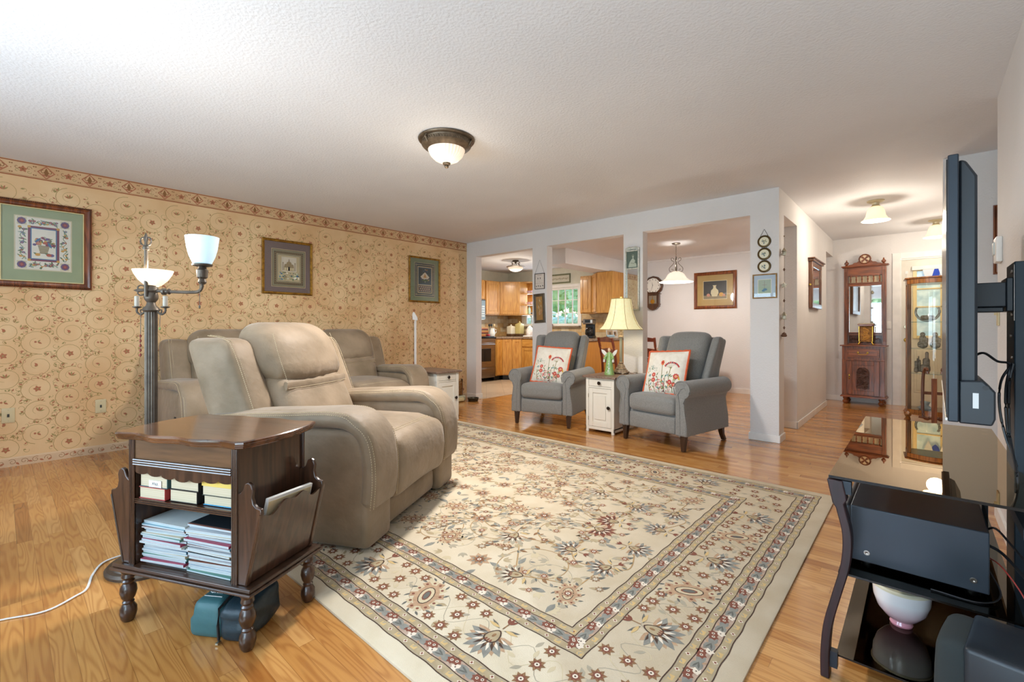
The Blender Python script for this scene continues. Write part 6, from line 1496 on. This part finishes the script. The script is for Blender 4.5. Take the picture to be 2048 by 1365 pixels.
# iron scroll hook on the wall by the ceiling
t = thing('hanging_pot_hook', 'small dark iron hook high on the kitchen wall left of the window', 'hook', (-6.05, 7.93, 2.335)); MB().lathe([(.01, 0), (.03, .02), (.02, .045)], n=10).tube([(0, 0, 0), (.03, 0, -.03), (0, 0, -.05)], .006, 6).build('hook', M_bronze, t)

# ================================================================= dining room
M_red = wood('cherry_chair_wood', '#94401C', '#6E2B12', 'z', .3, .5)
t = thing('dining_table', 'cherry wood dining table below the pendant lamp', 'table', (-2.95, 7.28, 0))
MB().box(-.42, .42, -.56, .56, .73, .76).build('table_top', wood('table_top_oak', '#B5793C', '#94602C', 'y', .3, .4), t, bevel=.006); MB().box(-.36, .36, -.50, .50, .64, .73).build('apron', M_red, t)
for x in (-.34, .34):
    for y in (-.46, .46): MB().lathe([(.022, 0), (.028, .05), (.024, .12), (.034, .3), (.028, .5), (.034, .65)], (x, y, 0), 14).build('leg', M_red, t)
t = thing('serving_box', 'light wooden lidded box on the dining table', 'box', (-2.75, 7.0, .76)); MB().soft((0, 0, .055), (.34, .24, .11), .01, n=6).build('body', wood('pale_box_wood', '#C9A468', '#A98448', 'x', .4), t); MB().box(-.175, .175, -.125, .125, .110, .124).build('lid', cmat('#C9B48A'), t)
def dchair(label, loc, rz, g='ladder back chairs at the dining table'):
    t = thing('dining_chair', label, 'chair', loc, rz, g)     # back at -x, seat towards +x
    MB().soft((0, 0, .44), (.42, .42, .04), .012, n=6).build('seat', M_red, t)
    for y in (-.19, .19):
        MB().tube(smooth_path([(-.24, y, 0), (-.19, y, .25), (-.185, y, .45), (-.205, y, .70), (-.26, y, .96)], 4), .019, 8).build('back_post', M_red, t); MB().lathe([(.013, 0), (.02, .2), (.017, .42)], (.18, y, 0), 10).build('leg', M_red, t)
    for z, x in ((.60, -.195), (.74, -.215), (.90, -.245)):
        MB().prism([(-.18, z), (.18, z), (.18, z+.05), (0, z+.075), (-.18, z+.05)], x-.008, x+.008, 'yz').build('ladder_slat', M_red, t)
    for z in (.15, .28): MB().tube([(.18, -.19, z), (-.2, -.19, z)], .009, 6).tube([(.18, .19, z), (-.2, .19, z)], .009, 6).build('stretcher', M_red, t)
dchair('cherry wood ladder back chair drawn up to the near side of the dining table', (-3.02, 6.46, 0), radians(90))
dchair('cherry wood ladder back chair mostly hidden behind the table lamp and cabinet', (-3.22, 5.95, 0), radians(60))
# wall clock
t = thing('wall_clock', 'dark wood pendulum wall clock with round white dial in the dining room', 'clock', (-3.79, 8.30, 0))
M_cw = wood('clock_walnut', '#5A3822', '#3A2212', 'z', .3, .5)
q = MB().lathe([(.185, 0), (.185, -.05), (.165, -.075), (.150, -.078), (.145, -.06), (0, -.06)], (0, 0, 1.90), 12, 0, 'y'); q.box(-.12, .12, -.07, 0, 1.50, 1.78); q.prism([(-.135, 1.56), (.135, 1.56), (.11, 1.50), (.06, 1.45), (0, 1.43), (-.06, 1.45), (-.11, 1.50)], -.08, 0, 'xz').box(-.145, .145, -.085, 0, 1.735, 1.75); c = q.build('case', M_cw, t, bevel=.004)
q = MB().lathe([(.145, 0), (.145, -.004), (0, -.004)], (0, -.062, 1.90), 40, 0, 'y'); q.build('dial', cmat('#EDEAE0'), t)
q = MB()
for k in range(12): a = k*pi/6; q.box(-.004, .004, -.0685, -.067, 0, 0) if False else q.prism([(.118*sin(a)-.004, 1.90+.118*cos(a)-.012), (.118*sin(a)+.004, 1.90+.118*cos(a)-.012), (.118*sin(a)+.004, 1.90+.118*cos(a)+.012), (.118*sin(a)-.004, 1.90+.118*cos(a)+.012)], -.0690, -.0665, 'xz')
q.build('numerals', M_black, t); q = MB()
for a, L, w in ((radians(200), .105, .007), (radians(350), .07, .010)): q.prism([(-w*cos(a)/2, 1.90+w*sin(a)/2), (L*sin(a), 1.90+L*cos(a)), (w*cos(a)/2, 1.90-w*sin(a)/2)], -.072, -.070, 'xz')
q.build('hands', M_black, t)
MB().box(-.075, .075, -.073, -.070, 1.55, 1.71).build('glass_door', cmat('#8D8272'), c); MB().lathe([(.042, 0), (.042, -.006), (0, -.008)], (0, -.074, 1.60), 20, 0, 'y').box(-.004, .004, -.078, -.074, 1.60, 1.70).build('pendulum', M_brass, t)
framed('narrow tall gilt frame edge showing left of the dining room clock', (-4.16, 8.30, 1.56), (1, 0, 0), (0, -1, 0), .22, .44, .03, M_giltf, cmat('#B9A26A'), .03, glass=False)[2]()

# ================================================================= hall
M_mah = wood('mahogany', '#8A4A24', '#5C2E14', 'z', .32, .35); M_mahx = wood('mahogany_rail', '#985228', '#683416', 'x', .32, .35); M_carv = mat('carved_dark_mahogany', '#4A2414', .4, coat=.3, bump=(55, 1.0, .012))
def hall_stand():
    t = thing('hall_stand', 'tall carved mahogany hall cupboard with mirror and spindle gallery beside the entrance door', 'hall stand', (-.615, 8.47, 0), radians(-2))
    w = .245; P_ = lambda nm, mb, m=M_mah, bv=.003, par=t: mb.build(nm, m, par, bevel=bv)
    for sx in (-1, 1):
        for y in (-.235, -.04): MB().lathe([(.018, 0), (.032, .012), (.038, .03), (.036, .045), (.022, .058), (.026, .066), (.034, .080), (.030, .10)], (sx*.205, y, 0), 20).build('bun_foot', M_mah, t)
    P_('plinth', MB().box(-w-.02, w+.02, -.285, .0, .10, .118).box(-w-.01, w+.01, -.275, 0, .118, .13), M_mahx)
    P_('case', MB().box(-w, w, -.25, 0, .13, .835).box(-w, -w+.05, -.262, -.25, .13, .63).box(w-.05, w, -.262, -.25, .13, .63).box(-w, w, -.262, -.25, .63, .65))
    d = P_('door', MB().box(-.185, .185, -.262, -.25, .14, .625).box(-.185, -.125, -.27, -.262, .14, .625).box(.125, .185, -.27, -.262, .14, .625).box(-.125, .125, -.27, -.262, .14, .20).box(-.125, .125, -.27, -.262, .565, .625))
    q = MB(); rnd = random.Random(1); ar = [(-.075, .23), (.075, .23), (.075, .46)]+arc(0, .46, .075, 0, pi, 10); q.prism(ar, -.268, -.262, 'xz')
    for i in range(16):
        x, z = rnd.uniform(-.05, .05), rnd.uniform(.25, .50); r = rnd.uniform(.02, .035); q.tube([(x+r*(1-k/14)*cos(k*.6+i), -.27, z+r*(1-k/14)*sin(k*.6+i)) for k in range(12)], .006, 5)
    q.build('carved_panel', M_carv, d)
    MB().box(-.162, -.148, -.276, -.27, .40, .43).tube([(-.155, -.28, .405), (-.155, -.288, .38), (-.155, -.28, .355)], [.004, .008, .003], 8).build('key_pull', M_brass, d)
    P_('top_shelf', MB().box(-w-.022, w+.022, -.285, 0, .835, .852), M_mahx)
    dr = P_('drawer', MB().box(-.185, .185, -.266, -.25, .68, .80).box(-.165, .165, -.272, -.266, .70, .78), M_mahx)
    q = MB().tube(smooth_path([(-.055, -.275, .745), (-.055, -.295, .735), (-.03, -.30, .72), (0, -.30, .722), (.03, -.30, .72), (.055, -.295, .735), (.055, -.275, .745)], 4), .0045, 6)
    for sx in (-1, 1): q.lathe([(.014, 0), (.012, -.006), (0, -.008)], (sx*.055, -.272, .747), 12, 0, 'y')
    q.build('drawer_handle', M_brass, dr)
    # upper part
    for sx in (-1, 1):
        q = MB().box(sx*w, sx*(w-.045), -.075, 0, .852, 1.99)
        for k in range(3): q.tube([(sx*(w-.010-.012*k), -.077, .90), (sx*(w-.010-.012*k), -.077, 1.93)], .0035, 5)
        P_('upright', q)
    P_('back_panel', MB().box(-w+.04, w-.04, -.02, 0, .852, 1.99))
    q = MB(); 
    for sx in (-1, 1):
        q.box(sx*.02, sx*.19, -.034, -.02, .875, .985)
        for i in range(6): q.tube([(sx*(.05+.02*i)+.022*cos(k*.7+i), -.036, .93+.022*sin(k*.7+i)*(1-k/16)) for k in range(10)], .0045, 5)
    q.build('carved_panel', M_carv, t)
    P_('lower_rail', MB().box(-.20, .20, -.05, 0, .852, .872).box(-.20, .20, -.045, 0, .99, 1.008).box(-.20, .20, -.04, 0, 1.02, 1.035), M_mahx)
    P_('mirror_frame', MB().box(-.20, -.188, -.05, 0, 1.03, 1.74).box(.188, .20, -.05, 0, 1.03, 1.74).box(-.20, .20, -.05, 0, 1.715, 1.745).box(-.20, .20, -.055, 0, 1.745, 1.765), M_mahx)
    MB().box(-.188, .188, -.03, -.025, 1.035, 1.715).build('mirror_glass', M_mirror, t)
    q = MB()
    for k in range(6): MB().lathe([(.006, 0), (.010, .006), (.005, .012), (.009, .03), (.011, .05), (.006, .075), (.010, .082), (.007, .09)], (-.168+.0672*k, -.045, 1.768), 10).build('spindle', M_mahx, t)
    MB().box(-.19, .19, -.022, -.019, 1.765, 1.86).build('gallery_backing', cmat('#CDBB9A'), t)
    q = MB().box(-.20, .20, -.052, -.03, 1.872, 1.99); q.build('frieze', M_mahx, t)
    for k in range(5):
        xx = -.134+.0672*k; MB().prism([(xx-.0336, 1.875), (xx-.0336, 1.842)]+[(xx-.027*cos(a), 1.842+.024*sin(a)) for a in [pi*i/8 for i in range(9)]]+[(xx+.0336, 1.842), (xx+.0336, 1.875)], -.05, -.04, 'xz').build('arch', M_mahx, t)
    P_('cornice', MB().box(-w-.02, w+.02, -.10, 0, 1.99, 2.0).box(-w-.03, w+.03, -.115, 0, 2.0, 2.015), M_mahx)
    pts = [(-.20, 2.015), (-.19, 2.035), (-.15, 2.04), (-.125, 2.06), (-.09, 2.065), (-.07, 2.085)]+[(.075*cos(a), 2.105+.075*sin(a)) for a in [pi*(1-i/12) for i in range(0, 13)]]+[(.07, 2.085), (.09, 2.065), (.125, 2.06), (.15, 2.04), (.19, 2.035), (.20, 2.015)]
    P_('crest', MB().prism(pts, -.06, -.04, 'xz'), M_mahx)
    q = MB().lathe([(.062, 0), (.062, -.004), (0, -.004)], (0, -.06, 2.105), 24, 0, 'y'); q.build('medallion', cmat('#E5CFAE'), t)
    q = MB()
    for k in range(4): a = k*pi/2+pi/4; q.prism([(.012*cos(a+.8), 2.105+.012*sin(a+.8)), (.055*cos(a+.28), 2.105+.055*sin(a+.28)), (.055*cos(a-.28), 2.105+.055*sin(a-.28)), (.012*cos(a-.8), 2.105+.012*sin(a-.8))], -.068, -.064, 'xz')
    q.lathe([(.015, 0), (.015, -.006)], (0, -.064, 2.105), 14, 0, 'y'); q.tube([(.064*cos(2*pi*i/30), -.066, 2.105+.064*sin(2*pi*i/30)) for i in range(30)], .008, 6, closed=True); q.build('pierced_cross', M_mah, t)
    for sx in (-1, 1): MB().lathe([(.018, 0), (.022, .008), (.010, .018), (.026, .032), (.028, .05), (.014, .064), (.008, .072), (.010, .082), (0, .095)], (sx*.215, -.06, 2.015), 14).build('finial', M_mahx, t)
hall_stand()
# carved gilt box with a white candle on the hall stand
t = thing('carved_box', 'tall carved gilt wooden lantern box on the shelf of the hall stand', 'box', (-.60, 8.325, .8525), radians(4))
M_gw = mat('gilt_carved_wood', '#A8763A', .55, .0, vary=('#7E5424', 30, 3, (1, 1, 1)), bump=(60, .9, .01))
MB().box(-.07, .07, -.055, .055, .045, .285).build('body', M_gw, t, bevel=.006); MB().prism([(-.10, .30), (.10, .30), (.085, .285), (.07, .272), (-.07, .272), (-.085, .285)], -.085, .085, 'xz').build('cornice', M_mahx, t, bevel=.003)
q = MB()
for i in range(9): q.tube([((.02+.003*i)*cos(k*.7+i*1.3), -.058, .165+.09*sin(i*1.4)*.8+.022*sin(k*.7)) for k in range(10)], .005, 5)
q.build('carving', mat('ochre_carving', '#C28C3E', .5, .1), t)
for sx in (-1, 1):
    for sy in (-1, 1): MB().tube(smooth_path([(sx*.062, sy*.05, .05), (sx*.075, sy*.055, .03), (sx*.085, sy*.062, .006)], 4), [.008]*5+[.010]*4, 6).build('foot', MATS['polished_brass'], t)
    MB().tube([(sx*.076, -.058, .05), (sx*.076, -.058, .27)], .006, 6).build('side_column', MATS['polished_brass'], t)
t = thing('white_tray', 'small pale tray on top of the carved gilt box', 'tray', (-.60, 8.325, 1.1530)); MB().lathe([(.085, 0), (.092, .014), (.088, .016), (0, .010)], n=24, sy=.85).build('body', cmat('#E6D8C0'), t)
# hanging hall mirror
t = thing('hall_mirror', 'oak framed mirror with cornice on the hall wall before the doorway', 'mirror', (-1.01, 6.80, 0))
M_hm = wood('dark_oak_mirror', '#7A4A22', '#5A3212', 'z', .3, .4)
q = MB()
q.ring(-.34, .34, 1.34, 1.90, .06, 0, .042, 'yz')
q.build('frame', M_hm, t, bevel=.005); MB().box(0, .06, -.37, .37, 1.90, 1.925).box(0, .075, -.39, .39, 1.925, 1.94).build('cornice', M_hm, t, bevel=.005); MB().box(.015, .030, -.29, .29, 1.395, 1.845).build('mirror_glass', M_mirror, t)
MB().lathe([(.010, 0), (.012, -.012), (0, -.014)], (.02, -.34, 1.62), 12, 0, 'y').build('side_knob', M_brass, t)
# light switch by the entrance door
t = thing('light_switch', 'white light switch between the hall stand and the entrance door', 'switch', (-.352, 8.5, 1.14)); MB().soft((0, -.004, 0), (.05, .008, .115), .003, n=6).box(-.006, .006, -.016, -.004, -.004, .012).build('plate', M_trim, t)
# curio cabinet
def curio():
    t = thing('curio_cabinet', 'oak bow front curio cabinet with glass shelves in front of the entrance door', 'display cabinet', (.125, 7.02, 0), radians(4))
    M_co = wood('curio_oak', '#A4692E', '#7A4518', 'z', .3, .5)
    def bow(sc=1, dy=0): return [(-.17*sc, .20), (-.17*sc, -.06)]+[(.17*sc*u, -.06-.11*sc*(1-u*u)) for u in [-1+2*i/16 for i in range(1, 16)]]+[(.17*sc, -.06), (.17*sc, .20)]
    # overall: width .52, depth .45
    S = 1.5
    o = [(a*S, b*1.05) for a, b in bow()]
    MB().prism(o, .13, .175, 'xy').prism([(a*1.04, b*1.04) for a, b in o], .115, .13, 'xy').build('base', M_co, t, bevel=.003)
    MB().prism(o, 1.60, 1.655, 'xy').prism([(a*1.07, b*1.07) for a, b in o], 1.655, 1.672, 'xy').build('top', M_co, t, bevel=.003)
    for x, y in ((-.235, -.05), (.235, -.05), (-.235, .19), (.235, .19)):
        MB().box(x-.018, x+.018, y-.016, y+.016, .175, 1.60).build('post', M_co, t, bevel=.004)
        MB().tube(smooth_path([(x, y, .13), (x*1.06, y-.02*(y < 0), .09), (x*1.02, y, .04), (x*1.10, y-.02*(y < 0), .0)], 4), [.03]*4+[.022]*4+[.016]*5, 8).build('leg', M_co, t)
    M_cg = thin_glass('curio_glass', (.97, .97, .93), 0, 1.5)
    fr = [(a, b) for a, b in o[1:-1]]; q = MB()
    q.v = [(a, b, z) for a, b in fr for z in (.175, 1.60)]; q.f = [(2*i, 2*i+2, 2*i+3, 2*i+1) for i in range(len(fr)-1)]; q.mi = [0]*len(q.f); q.build('front_glass', M_cg, t)
    MB().box(-.240, -.237, -.03, .17, .175, 1.60).build('side_glass', M_cg, t)
    MB().box(-.215, .235, .185, .190, .175, 1.60).build('back_glass', thin_glass('curio_back_glass', (.98, .95, .86), 0, 1.4), t)
    for z in (.43+.15, .86, 1.16): MB().prism([(a*.93, b*.93) for a, b in o], z, z+.010, 'xy').build('glass_shelf', thin_glass('shelf_glass', (.78, .86, .90), .02, 1.6), t)
curio()
def figur(name, label, cat, x, y, z, parts, c):
    t = thing(name, label, cat, (x, y, z)); q = MB()
    for p in parts: q.soft(p[:3], p[3:6], min(p[3:6])*.48, n=8)
    q.build('body', c, t); return t
M_pw = mat('pewter_figurine', '#AFA08E', .6, .0, vary=('#857868', 40, 3, (1, 1, 1))); M_st = mat('stone_cherub', '#D2C8B6', .6, vary=('#958A74', 40, 3, (1, 1, 1)))
for k, (dx, lb) in enumerate(((-.02, 'stone cherub pair figurine on the middle curio shelf, the left one'), (.085, 'stone cherub figurine on the middle curio shelf, beside the television edge'))):
    figur('cherub_figurine', lb, 'figurine', .03+dx, 6.98, .8705, [(0, 0, .04, .09, .07, .08), (0, 0, .10, .06, .05, .08), (0, -.005, .155, .045, .045, .05), (-.03, -.02, .05, .03, .05, .03), (.03, -.01, .09, .03, .03, .06)], M_st)
figur('pewter_figurine', 'dark pewter wizard and castle figurine on the lower curio shelf', 'figurine', .03, 6.95, .5905, [(0, 0, .05, .09, .07, .10), (.01, 0, .12, .06, .05, .10), (.015, 0, .19, .03, .03, .10), (-.05, 0, .08, .03, .03, .14), (-.055, 0, .15, .012, .012, .08)], M_pw)
figur('pewter_figurine', 'tiny pewter tree figurine at the left of the lower curio shelf', 'figurine', -.045, 6.93, .5905, [(0, 0, .03, .04, .04, .06), (0, 0, .09, .03, .02, .09), (.01, 0, .14, .012, .012, .05)], M_pw)
t = thing('glass_bowl', 'curved clear glass dish holding trinkets on the top curio shelf', 'bowl', (.05, 6.96, 1.1705))
MB().tube([(.10*cos(a), 0, .11+.10*sin(a)) for a in [radians(150+k*12) for k in range(21)]], [.010+.004*sin(k*.15) for k in range(21)], 10).build('bowl', mat('clear_glass_arc', '#D9DDD6', .08, trans=.5), t); MB().soft((0, 0, .045), (.12, .09, .05), .02, n=8).build('trinkets', M_st, t)
t = thing('glass_ornament', 'low clear glass ornament on the floor of the curio cabinet', 'ornament', (.03, 6.96, .176)); MB().lathe([(.05, 0), (.07, .02), (.03, .05), (.045, .09), (.0, .1)], n=20).build('ornament', mat('pale_glass_ornament', '#C9D0CC', .1, spec=.8), t)
# stained glass swag on top of the curio / door
t = thing('stained_glass_swag', 'blue and white pleated glass swag hanging in the entrance door window', 'hanging ornament', (.17, 8.44, 1.90))
for k, (x, c) in enumerate(((-.10, '#D5DCE4'), (-.03, '#1B45B8'), (.06, '#E3E6EA'), (.13, '#1B45B8'))):
    MB().prism([(x-.06, 0), (x+.06, 0), (x+.03, -.12), (x, -.19 if k % 2 == 0 else -.15), (x-.03, -.12)], -.006+.003*(k % 2), .0+.003*(k % 2), 'xz').build('glass_pleat', mat('stained'+c.strip('#'), c, .15, coat=.5), t)
MB().tube([(-.18, 0, .0), (.22, 0, .0)], .003, 6).build('hanging_rod', M_nickel, t)
# bentwood sled
t = thing('wooden_sled', 'small brown bentwood sled standing upright in front of the curio cabinet', 'sled', (.095, 6.50, 0), radians(10))
M_sl2 = wood('sled_bentwood', '#734226', '#4E2814', 'z', .35, .4)
for sx in (-1, 1): MB().tube(smooth_path([(sx*.03, -.01, .16), (sx*.055, 0, .14), (sx*.085, 0, .20), (sx*.085, 0, .55), (sx*.075, -.02, .66), (sx*.060, -.04, .67), (sx*.055, -.05, .62)], 5), .014, 8).build('runner', M_sl2, t)
MB().box(-.022, .022, -.03, -.012, .02, .57).build('center_slat', wood('sled_slat', '#8A5030', '#6A3A20', 'z', .4), t, bevel=.004)
MB().tube([(-.12, 0, .16), (0, -.012, .145), (.12, 0, .16)], .012, 8).box(-.09, .09, -.012, .0, .40, .43).build('crossbar', M_sl2, t)
MB().lathe([(.10, 0), (.10, .012), (.03, .03)], (0, -.015, 0), 20).build('foot', M_sl2, t)
# picture and controls near the right wall
framed('brown wooden frame on the return wall, only its edge visible past the television', (.402, 5.0, 1.50), (1, 0, 0), (0, -1, 0), .5, .52, .03, PW, cmat('#C9B79A'), .035, glass=False)[2]()
t = thing('thermostat', 'white wall thermostat on the right wall above the television mount', 'thermostat', (.33, 3.70, 1.53)); MB().soft((-.013, 0, 0), (.026, .12, .14), .006, n=6).build('body', M_trim, t); MB().soft((-.028, .02, .01), (.008, .06, .07), .003, n=6).build('screen', cmat('#C9CFCB'), t)
t = thing('light_switch', 'almond light switch low on the right wall behind the television', 'switch', (.33, 3.80, 1.17)); MB().soft((-.004, 0, 0), (.008, .075, .12), .003, n=6).box(-.02, -.006, -.004, .004, 0, .014).build('plate', MATS['almond_plastic'], t)

# ================================================================= television and its stand
M_blk = mat('satin_black', '#1D2228', .38, vary=('#23292F', 6, 2, (1, 1, 1))); M_gun = mat('blue_black_metal', '#2A323B', .4, .3); M_scr = mat('tv_screen', '#202022', .22, spec=.3)
t = thing('television', 'large flat television seen edge-on, held on a black mount at the right', 'television', (.075, 2.32, 0), radians(-1.0))
MB().box(-.012, .010, -.625, .625, .845, 1.56).build('bezel', M_gun, t, bevel=.003); MB().box(-.0145, -.012, -.612, .612, .862, 1.552).build('screen', M_scr, t)
MB().prism([(.010, .865), (.028, .875), (.046, .92), (.046, 1.50), (.024, 1.545), (.010, 1.55)], -.60, .60, 'xz').build('rear_shell', M_blk, t, bevel=.006)
MB().prism([(.010, .842), (.072, .842), (.078, .86), (.078, .93), (.055, .958), (.010, .955)], -.617, -.40, 'xz').build('speaker_housing', M_blk, t, bevel=.004)
q = MB().box(.036, .047, -.6185, -.617, .885, .925).lathe([(.006, 0), (.006, -.002)], (.06, -.617, .94), 12, 1, 'y'); q.build('rating_label', [cmat('#D5D9DA'), M_black], t)
MB().box(.046, .056, -.30, .30, .98, 1.42).build('rear_cover', M_blk, t, bevel=.004)
MB().box(-.0165, -.012, -.612, .612, .846, .853).build('chrome_strip', M_steel, t)
G_ = thin_glass('smoked_glass', (.60, .50, .36), .0, 1.6, .20, (1, .82, .60)); G2 = thin_glass('smoked_shelf_glass', (.80, .72, .58), .0, 1.5, .0, (1, .90, .75)); M_edge = mat('smoked_glass_edge', '#15120F', .2)
def slab(x0, x1, y0, y1, z0, z1):
    m = MB().box(x0, x1, y0, y1, z0, z1); m.mi = [0, 0, 1, 1, 1, 1]; return m
def tv_stand():
    t = thing('tv_stand', 'smoked glass three shelf television stand with curved dark legs and black mount column', 'tv stand', (.0, 2.37, 0))
    M_cl = wood('dark_mahogany_leg', '#2E161B', '#1C0C10', 'z', .5, .1)
    slab(-.217, .238, -.64, .64, .628, .636).build('glass_top', [G_, M_edge], t)
    slab(-.195, .20, -.62, .62, .328, .334).build('glass_shelf', [G2, M_edge], t); slab(-.20, .225, -.62, .62, .067, .073).build('glass_shelf', [G2, M_edge], t)
    for y in (-.625, .625):
        # S shaped leg
        c = smooth_path([(-.203, 0, .625), (-.186, 0, .54), (-.170, 0, .46), (-.174, 0, .37), (-.196, 0, .27), (-.218, 0, .17), (-.226, 0, .08), (-.226, 0, .0)], 6)
        w = .024; pts = [(p.x-w/2-.006*(i < 6), p.z) for i, p in enumerate(c)]+[(p.x+w/2+.010*(i < 5), p.z) for i, p in enumerate(c)][::-1]
        MB().prism(pts, y-.022, y+.022, 'xz').build('leg', M_cl, t, bevel=.003)
        MB().box(-.19, -.160, y-.016, y+.016, .585, .625).build('leg_bracket', M_gun, t)
        MB().box(.205, .225, y-.015, y+.015, 0, .628).build('rear_leg', M_gun, t)
        MB().box(-.222, -.195, y-.012, y+.012, .035, .085).build('shelf_clip', M_gun, t)
    MB().box(.195, .215, -.62, .62, .55, .58).box(-.20, -.17, -.60, .60, .605, .622).build('cross_rail', M_gun, t)
    MB().box(.222, .300, -.20, -.02, .0, 1.31).build('mount_column', mat('black_column', '#22303A', .45), t, bevel=.003)
    q = MB().box(.2215, .2225, -.20, -.195, 1.12, 1.30)
    for k in range(6): q.lathe([(.006, 0), (.006, -.004), (0, -.004)], (.2215, -.17+.02*(k % 2), 1.28-.07*k), 10, 0, 'x')
    q.build('mount_rail', M_steel, t)
    MB().box(.135, .205, -.20, -.10, 1.165, 1.245).box(.205, .222, -.19, -.06, 1.15, 1.26).box(.130, .200, -.19, -.12, 1.148, 1.165).build('mount_arm', M_blk, t, bevel=.003)
tv_stand()
# receiver on the middle shelf
t = thing('receiver', 'wide charcoal audio receiver on the middle glass shelf of the television stand', 'receiver', (.0, 2.06, .3345))
M_rc = mat('charcoal_sheet_metal', '#3A4149', .32, .35)
MB().box(-.172, .142, -.22, .22, .014, .188).build('case', M_rc, t, bevel=.003); MB().soft((-.178, 0, .10), (.022, .44, .176), .009, n=8).build('front_panel', M_blk, t)
q = MB()
for x, z in ((-.13, .045), (.11, .045)): q.lathe([(.008, 0), (.008, -.002), (.003, -.0025), (0, -.001)], (x, -.22, z), 14, 0, 'y')
q.build('side_screws', M_steel, t)
for x in (-.13, .11):
    for y in (-.17, .17): MB().lathe([(.018, 0), (.018, .014)], (x, y, 0), 14).build('foot', M_black, t)
# lidded bowl on the lower shelf
t = thing('lidded_bowl', 'white and pink china bowl with floral lid on the lower shelf of the television stand', 'bowl', (-.052, 2.075, .0735))
M_ch = bpy.data.materials.new('white_to_pink_china'); M_ch.use_nodes = True; nt = M_ch.node_tree; b_ = nt.nodes['Principled BSDF']; b_.inputs['Roughness'].default_value = .12; b_.inputs['Coat Weight'].default_value = .5
tc = nt.nodes.new('ShaderNodeTexCoord'); sp = nt.nodes.new('ShaderNodeSeparateXYZ'); rp = nt.nodes.new('ShaderNodeValToRGB'); mr = nt.nodes.new('ShaderNodeMath'); mr.operation = 'MULTIPLY'; mr.inputs[1].default_value = 8
rp.color_ramp.elements[0].color = lin('#D98A98'); rp.color_ramp.elements[1].color = lin('#EEECEC'); rp.color_ramp.elements[1].position = .75
nt.links.new(tc.outputs['Object'], sp.inputs[0]); nt.links.new(sp.outputs[2], mr.inputs[0]); nt.links.new(mr.outputs[0], rp.inputs[0]); nt.links.new(rp.outputs[0], b_.inputs['Base Color'])
MB().lathe([(.030, 0), (.032, .006), (.028, .016), (.045, .028), (.066, .055), (.077, .090), (.080, .128), (.077, .128), (.06, .05), (0, .03)], n=40).build('bowl', M_ch, t)
l = MB().lathe([(.082, .128), (.083, .134), (.078, .138), (0, .142)], n=40).build('lid', cmat('#DED6B8'), t)
q = MB(); A = Art(q, lambda u, v, e: (u, v, .1415+e-.05*(u*u+v*v)), .0003); rnd = random.Random(6)
for i in range(8): a = i*.785; r_ = .045 if i % 2 else .058; c = (r_*cos(a), r_*sin(a)); A.star(c, .016, .010, 5, 0 if i % 3 else 1, 2, i); A.ell(c, .005, .005, 2, 3, n=6)
A.star((.0, .0), .022, .014, 6, 0, 2)
for i in range(40): a, r_ = rnd.uniform(0, 6.28), rnd.uniform(.01, .066); A.leaf((r_*cos(a), r_*sin(a)), rnd.uniform(0, 6.28), .018, .008, 3 if i % 2 else 4, 1+i % 2)
q.build('floral_print', [cmat('#C98A96'), cmat('#EDE8DC'), cmat('#B34A52'), cmat('#4A5F4A'), cmat('#6E7F66')], l)
# floor speaker in the near corner
t = thing('floor_speaker', 'charcoal bookshelf speaker with curved cloth front in the lower right corner', 'speaker', (.095, 1.560, 0), radians(-9))
MB().soft((.115, 0, .185), (.25, .20, .37), .012, n=8).build('cabinet', M_blk, t, sharp=40); MB().soft((-.02, 0, .185), (.07, .19, .36), .028, (.012, 0, 0), n=12).build('grille', mat('speaker_cloth', '#2C3334', .95, bump=(900, .6, .001)), t)
# cables
def cable(label, pts, r, m, name='cable'): return tag(MB().tube(smooth_path(pts, 6), r, 6).build(name, m), label, 'cable')
cable('black cable leaving the television back towards the mount column', [(.125, 2.15, 1.0), (.15, 2.12, 1.015), (.18, 2.12, .99), (.205, 2.11, .985), (.216, 2.11, .96)], .004, M_black)
for k, (dx, lb) in enumerate(((-.004, 'black cable drooping down the column front, the outermost of three'), (.008, 'black cable drooping down the column front, the middle of three'), (.014, 'black cable drooping down the column front, the innermost of three'))):
    cable(lb, [(.212, 2.105-dx, .985), (.190+dx, 2.09, .93), (.185+dx, 2.07-dx, .85), (.195+dx*.5, 2.06, .76), (.212-dx*.2, 2.03-dx, .68), (.214, 2.02-dx, .60)], .0035, M_black)
cable('black cable running from the receiver back along the stand', [(.142, 1.90, .47), (.17, 1.88, .46), (.20, 1.80, .44), (.235, 1.74, .40), (.25, 1.72, .30)], .004, M_black)
cable('thin black cable hanging from the receiver over the glass shelf', [(.142, 1.94, .50), (.16, 1.90, .52), (.19, 1.80, .50), (.23, 1.70, .47), (.28, 1.68, .46)], .003, M_black)
cable('loose black wire resting along the edge of the middle shelf', [(.142, 1.92, .40), (.165, 1.86, .35), (.12, 1.80, .338), (.02, 1.80, .338)], .0022, M_black)
cable('thin red speaker wire behind the receiver', [(.142, 1.95, .42), (.17, 1.88, .42), (.21, 1.82, .36), (.23, 1.80, .25)], .0018, cmat('#A5322A'))
for k, (c, lb) in enumerate((('#B52A35', 'red audio plug dangling beside the receiver'), ('#E4E4E4', 'white audio plug dangling beside the receiver'))):
    t = thing('audio_plug', lb, 'plug', (.205+.010*k, 1.70-.012*k, .505-.008*k)); MB().tube([(0, 0, 0), (-.010, -.012, -.018)], [.006, .0055], 10).build('plug', cmat(c), t); MB().tube([(0, 0, 0), (.02, .01, .012), (.05, .02, .0)], .0025, 6).build('lead', cmat(c), t); MB().tube([(-.010, -.012, -.018), (-.015, -.018, -.027)], .002, 6).build('pin', M_steel, t)
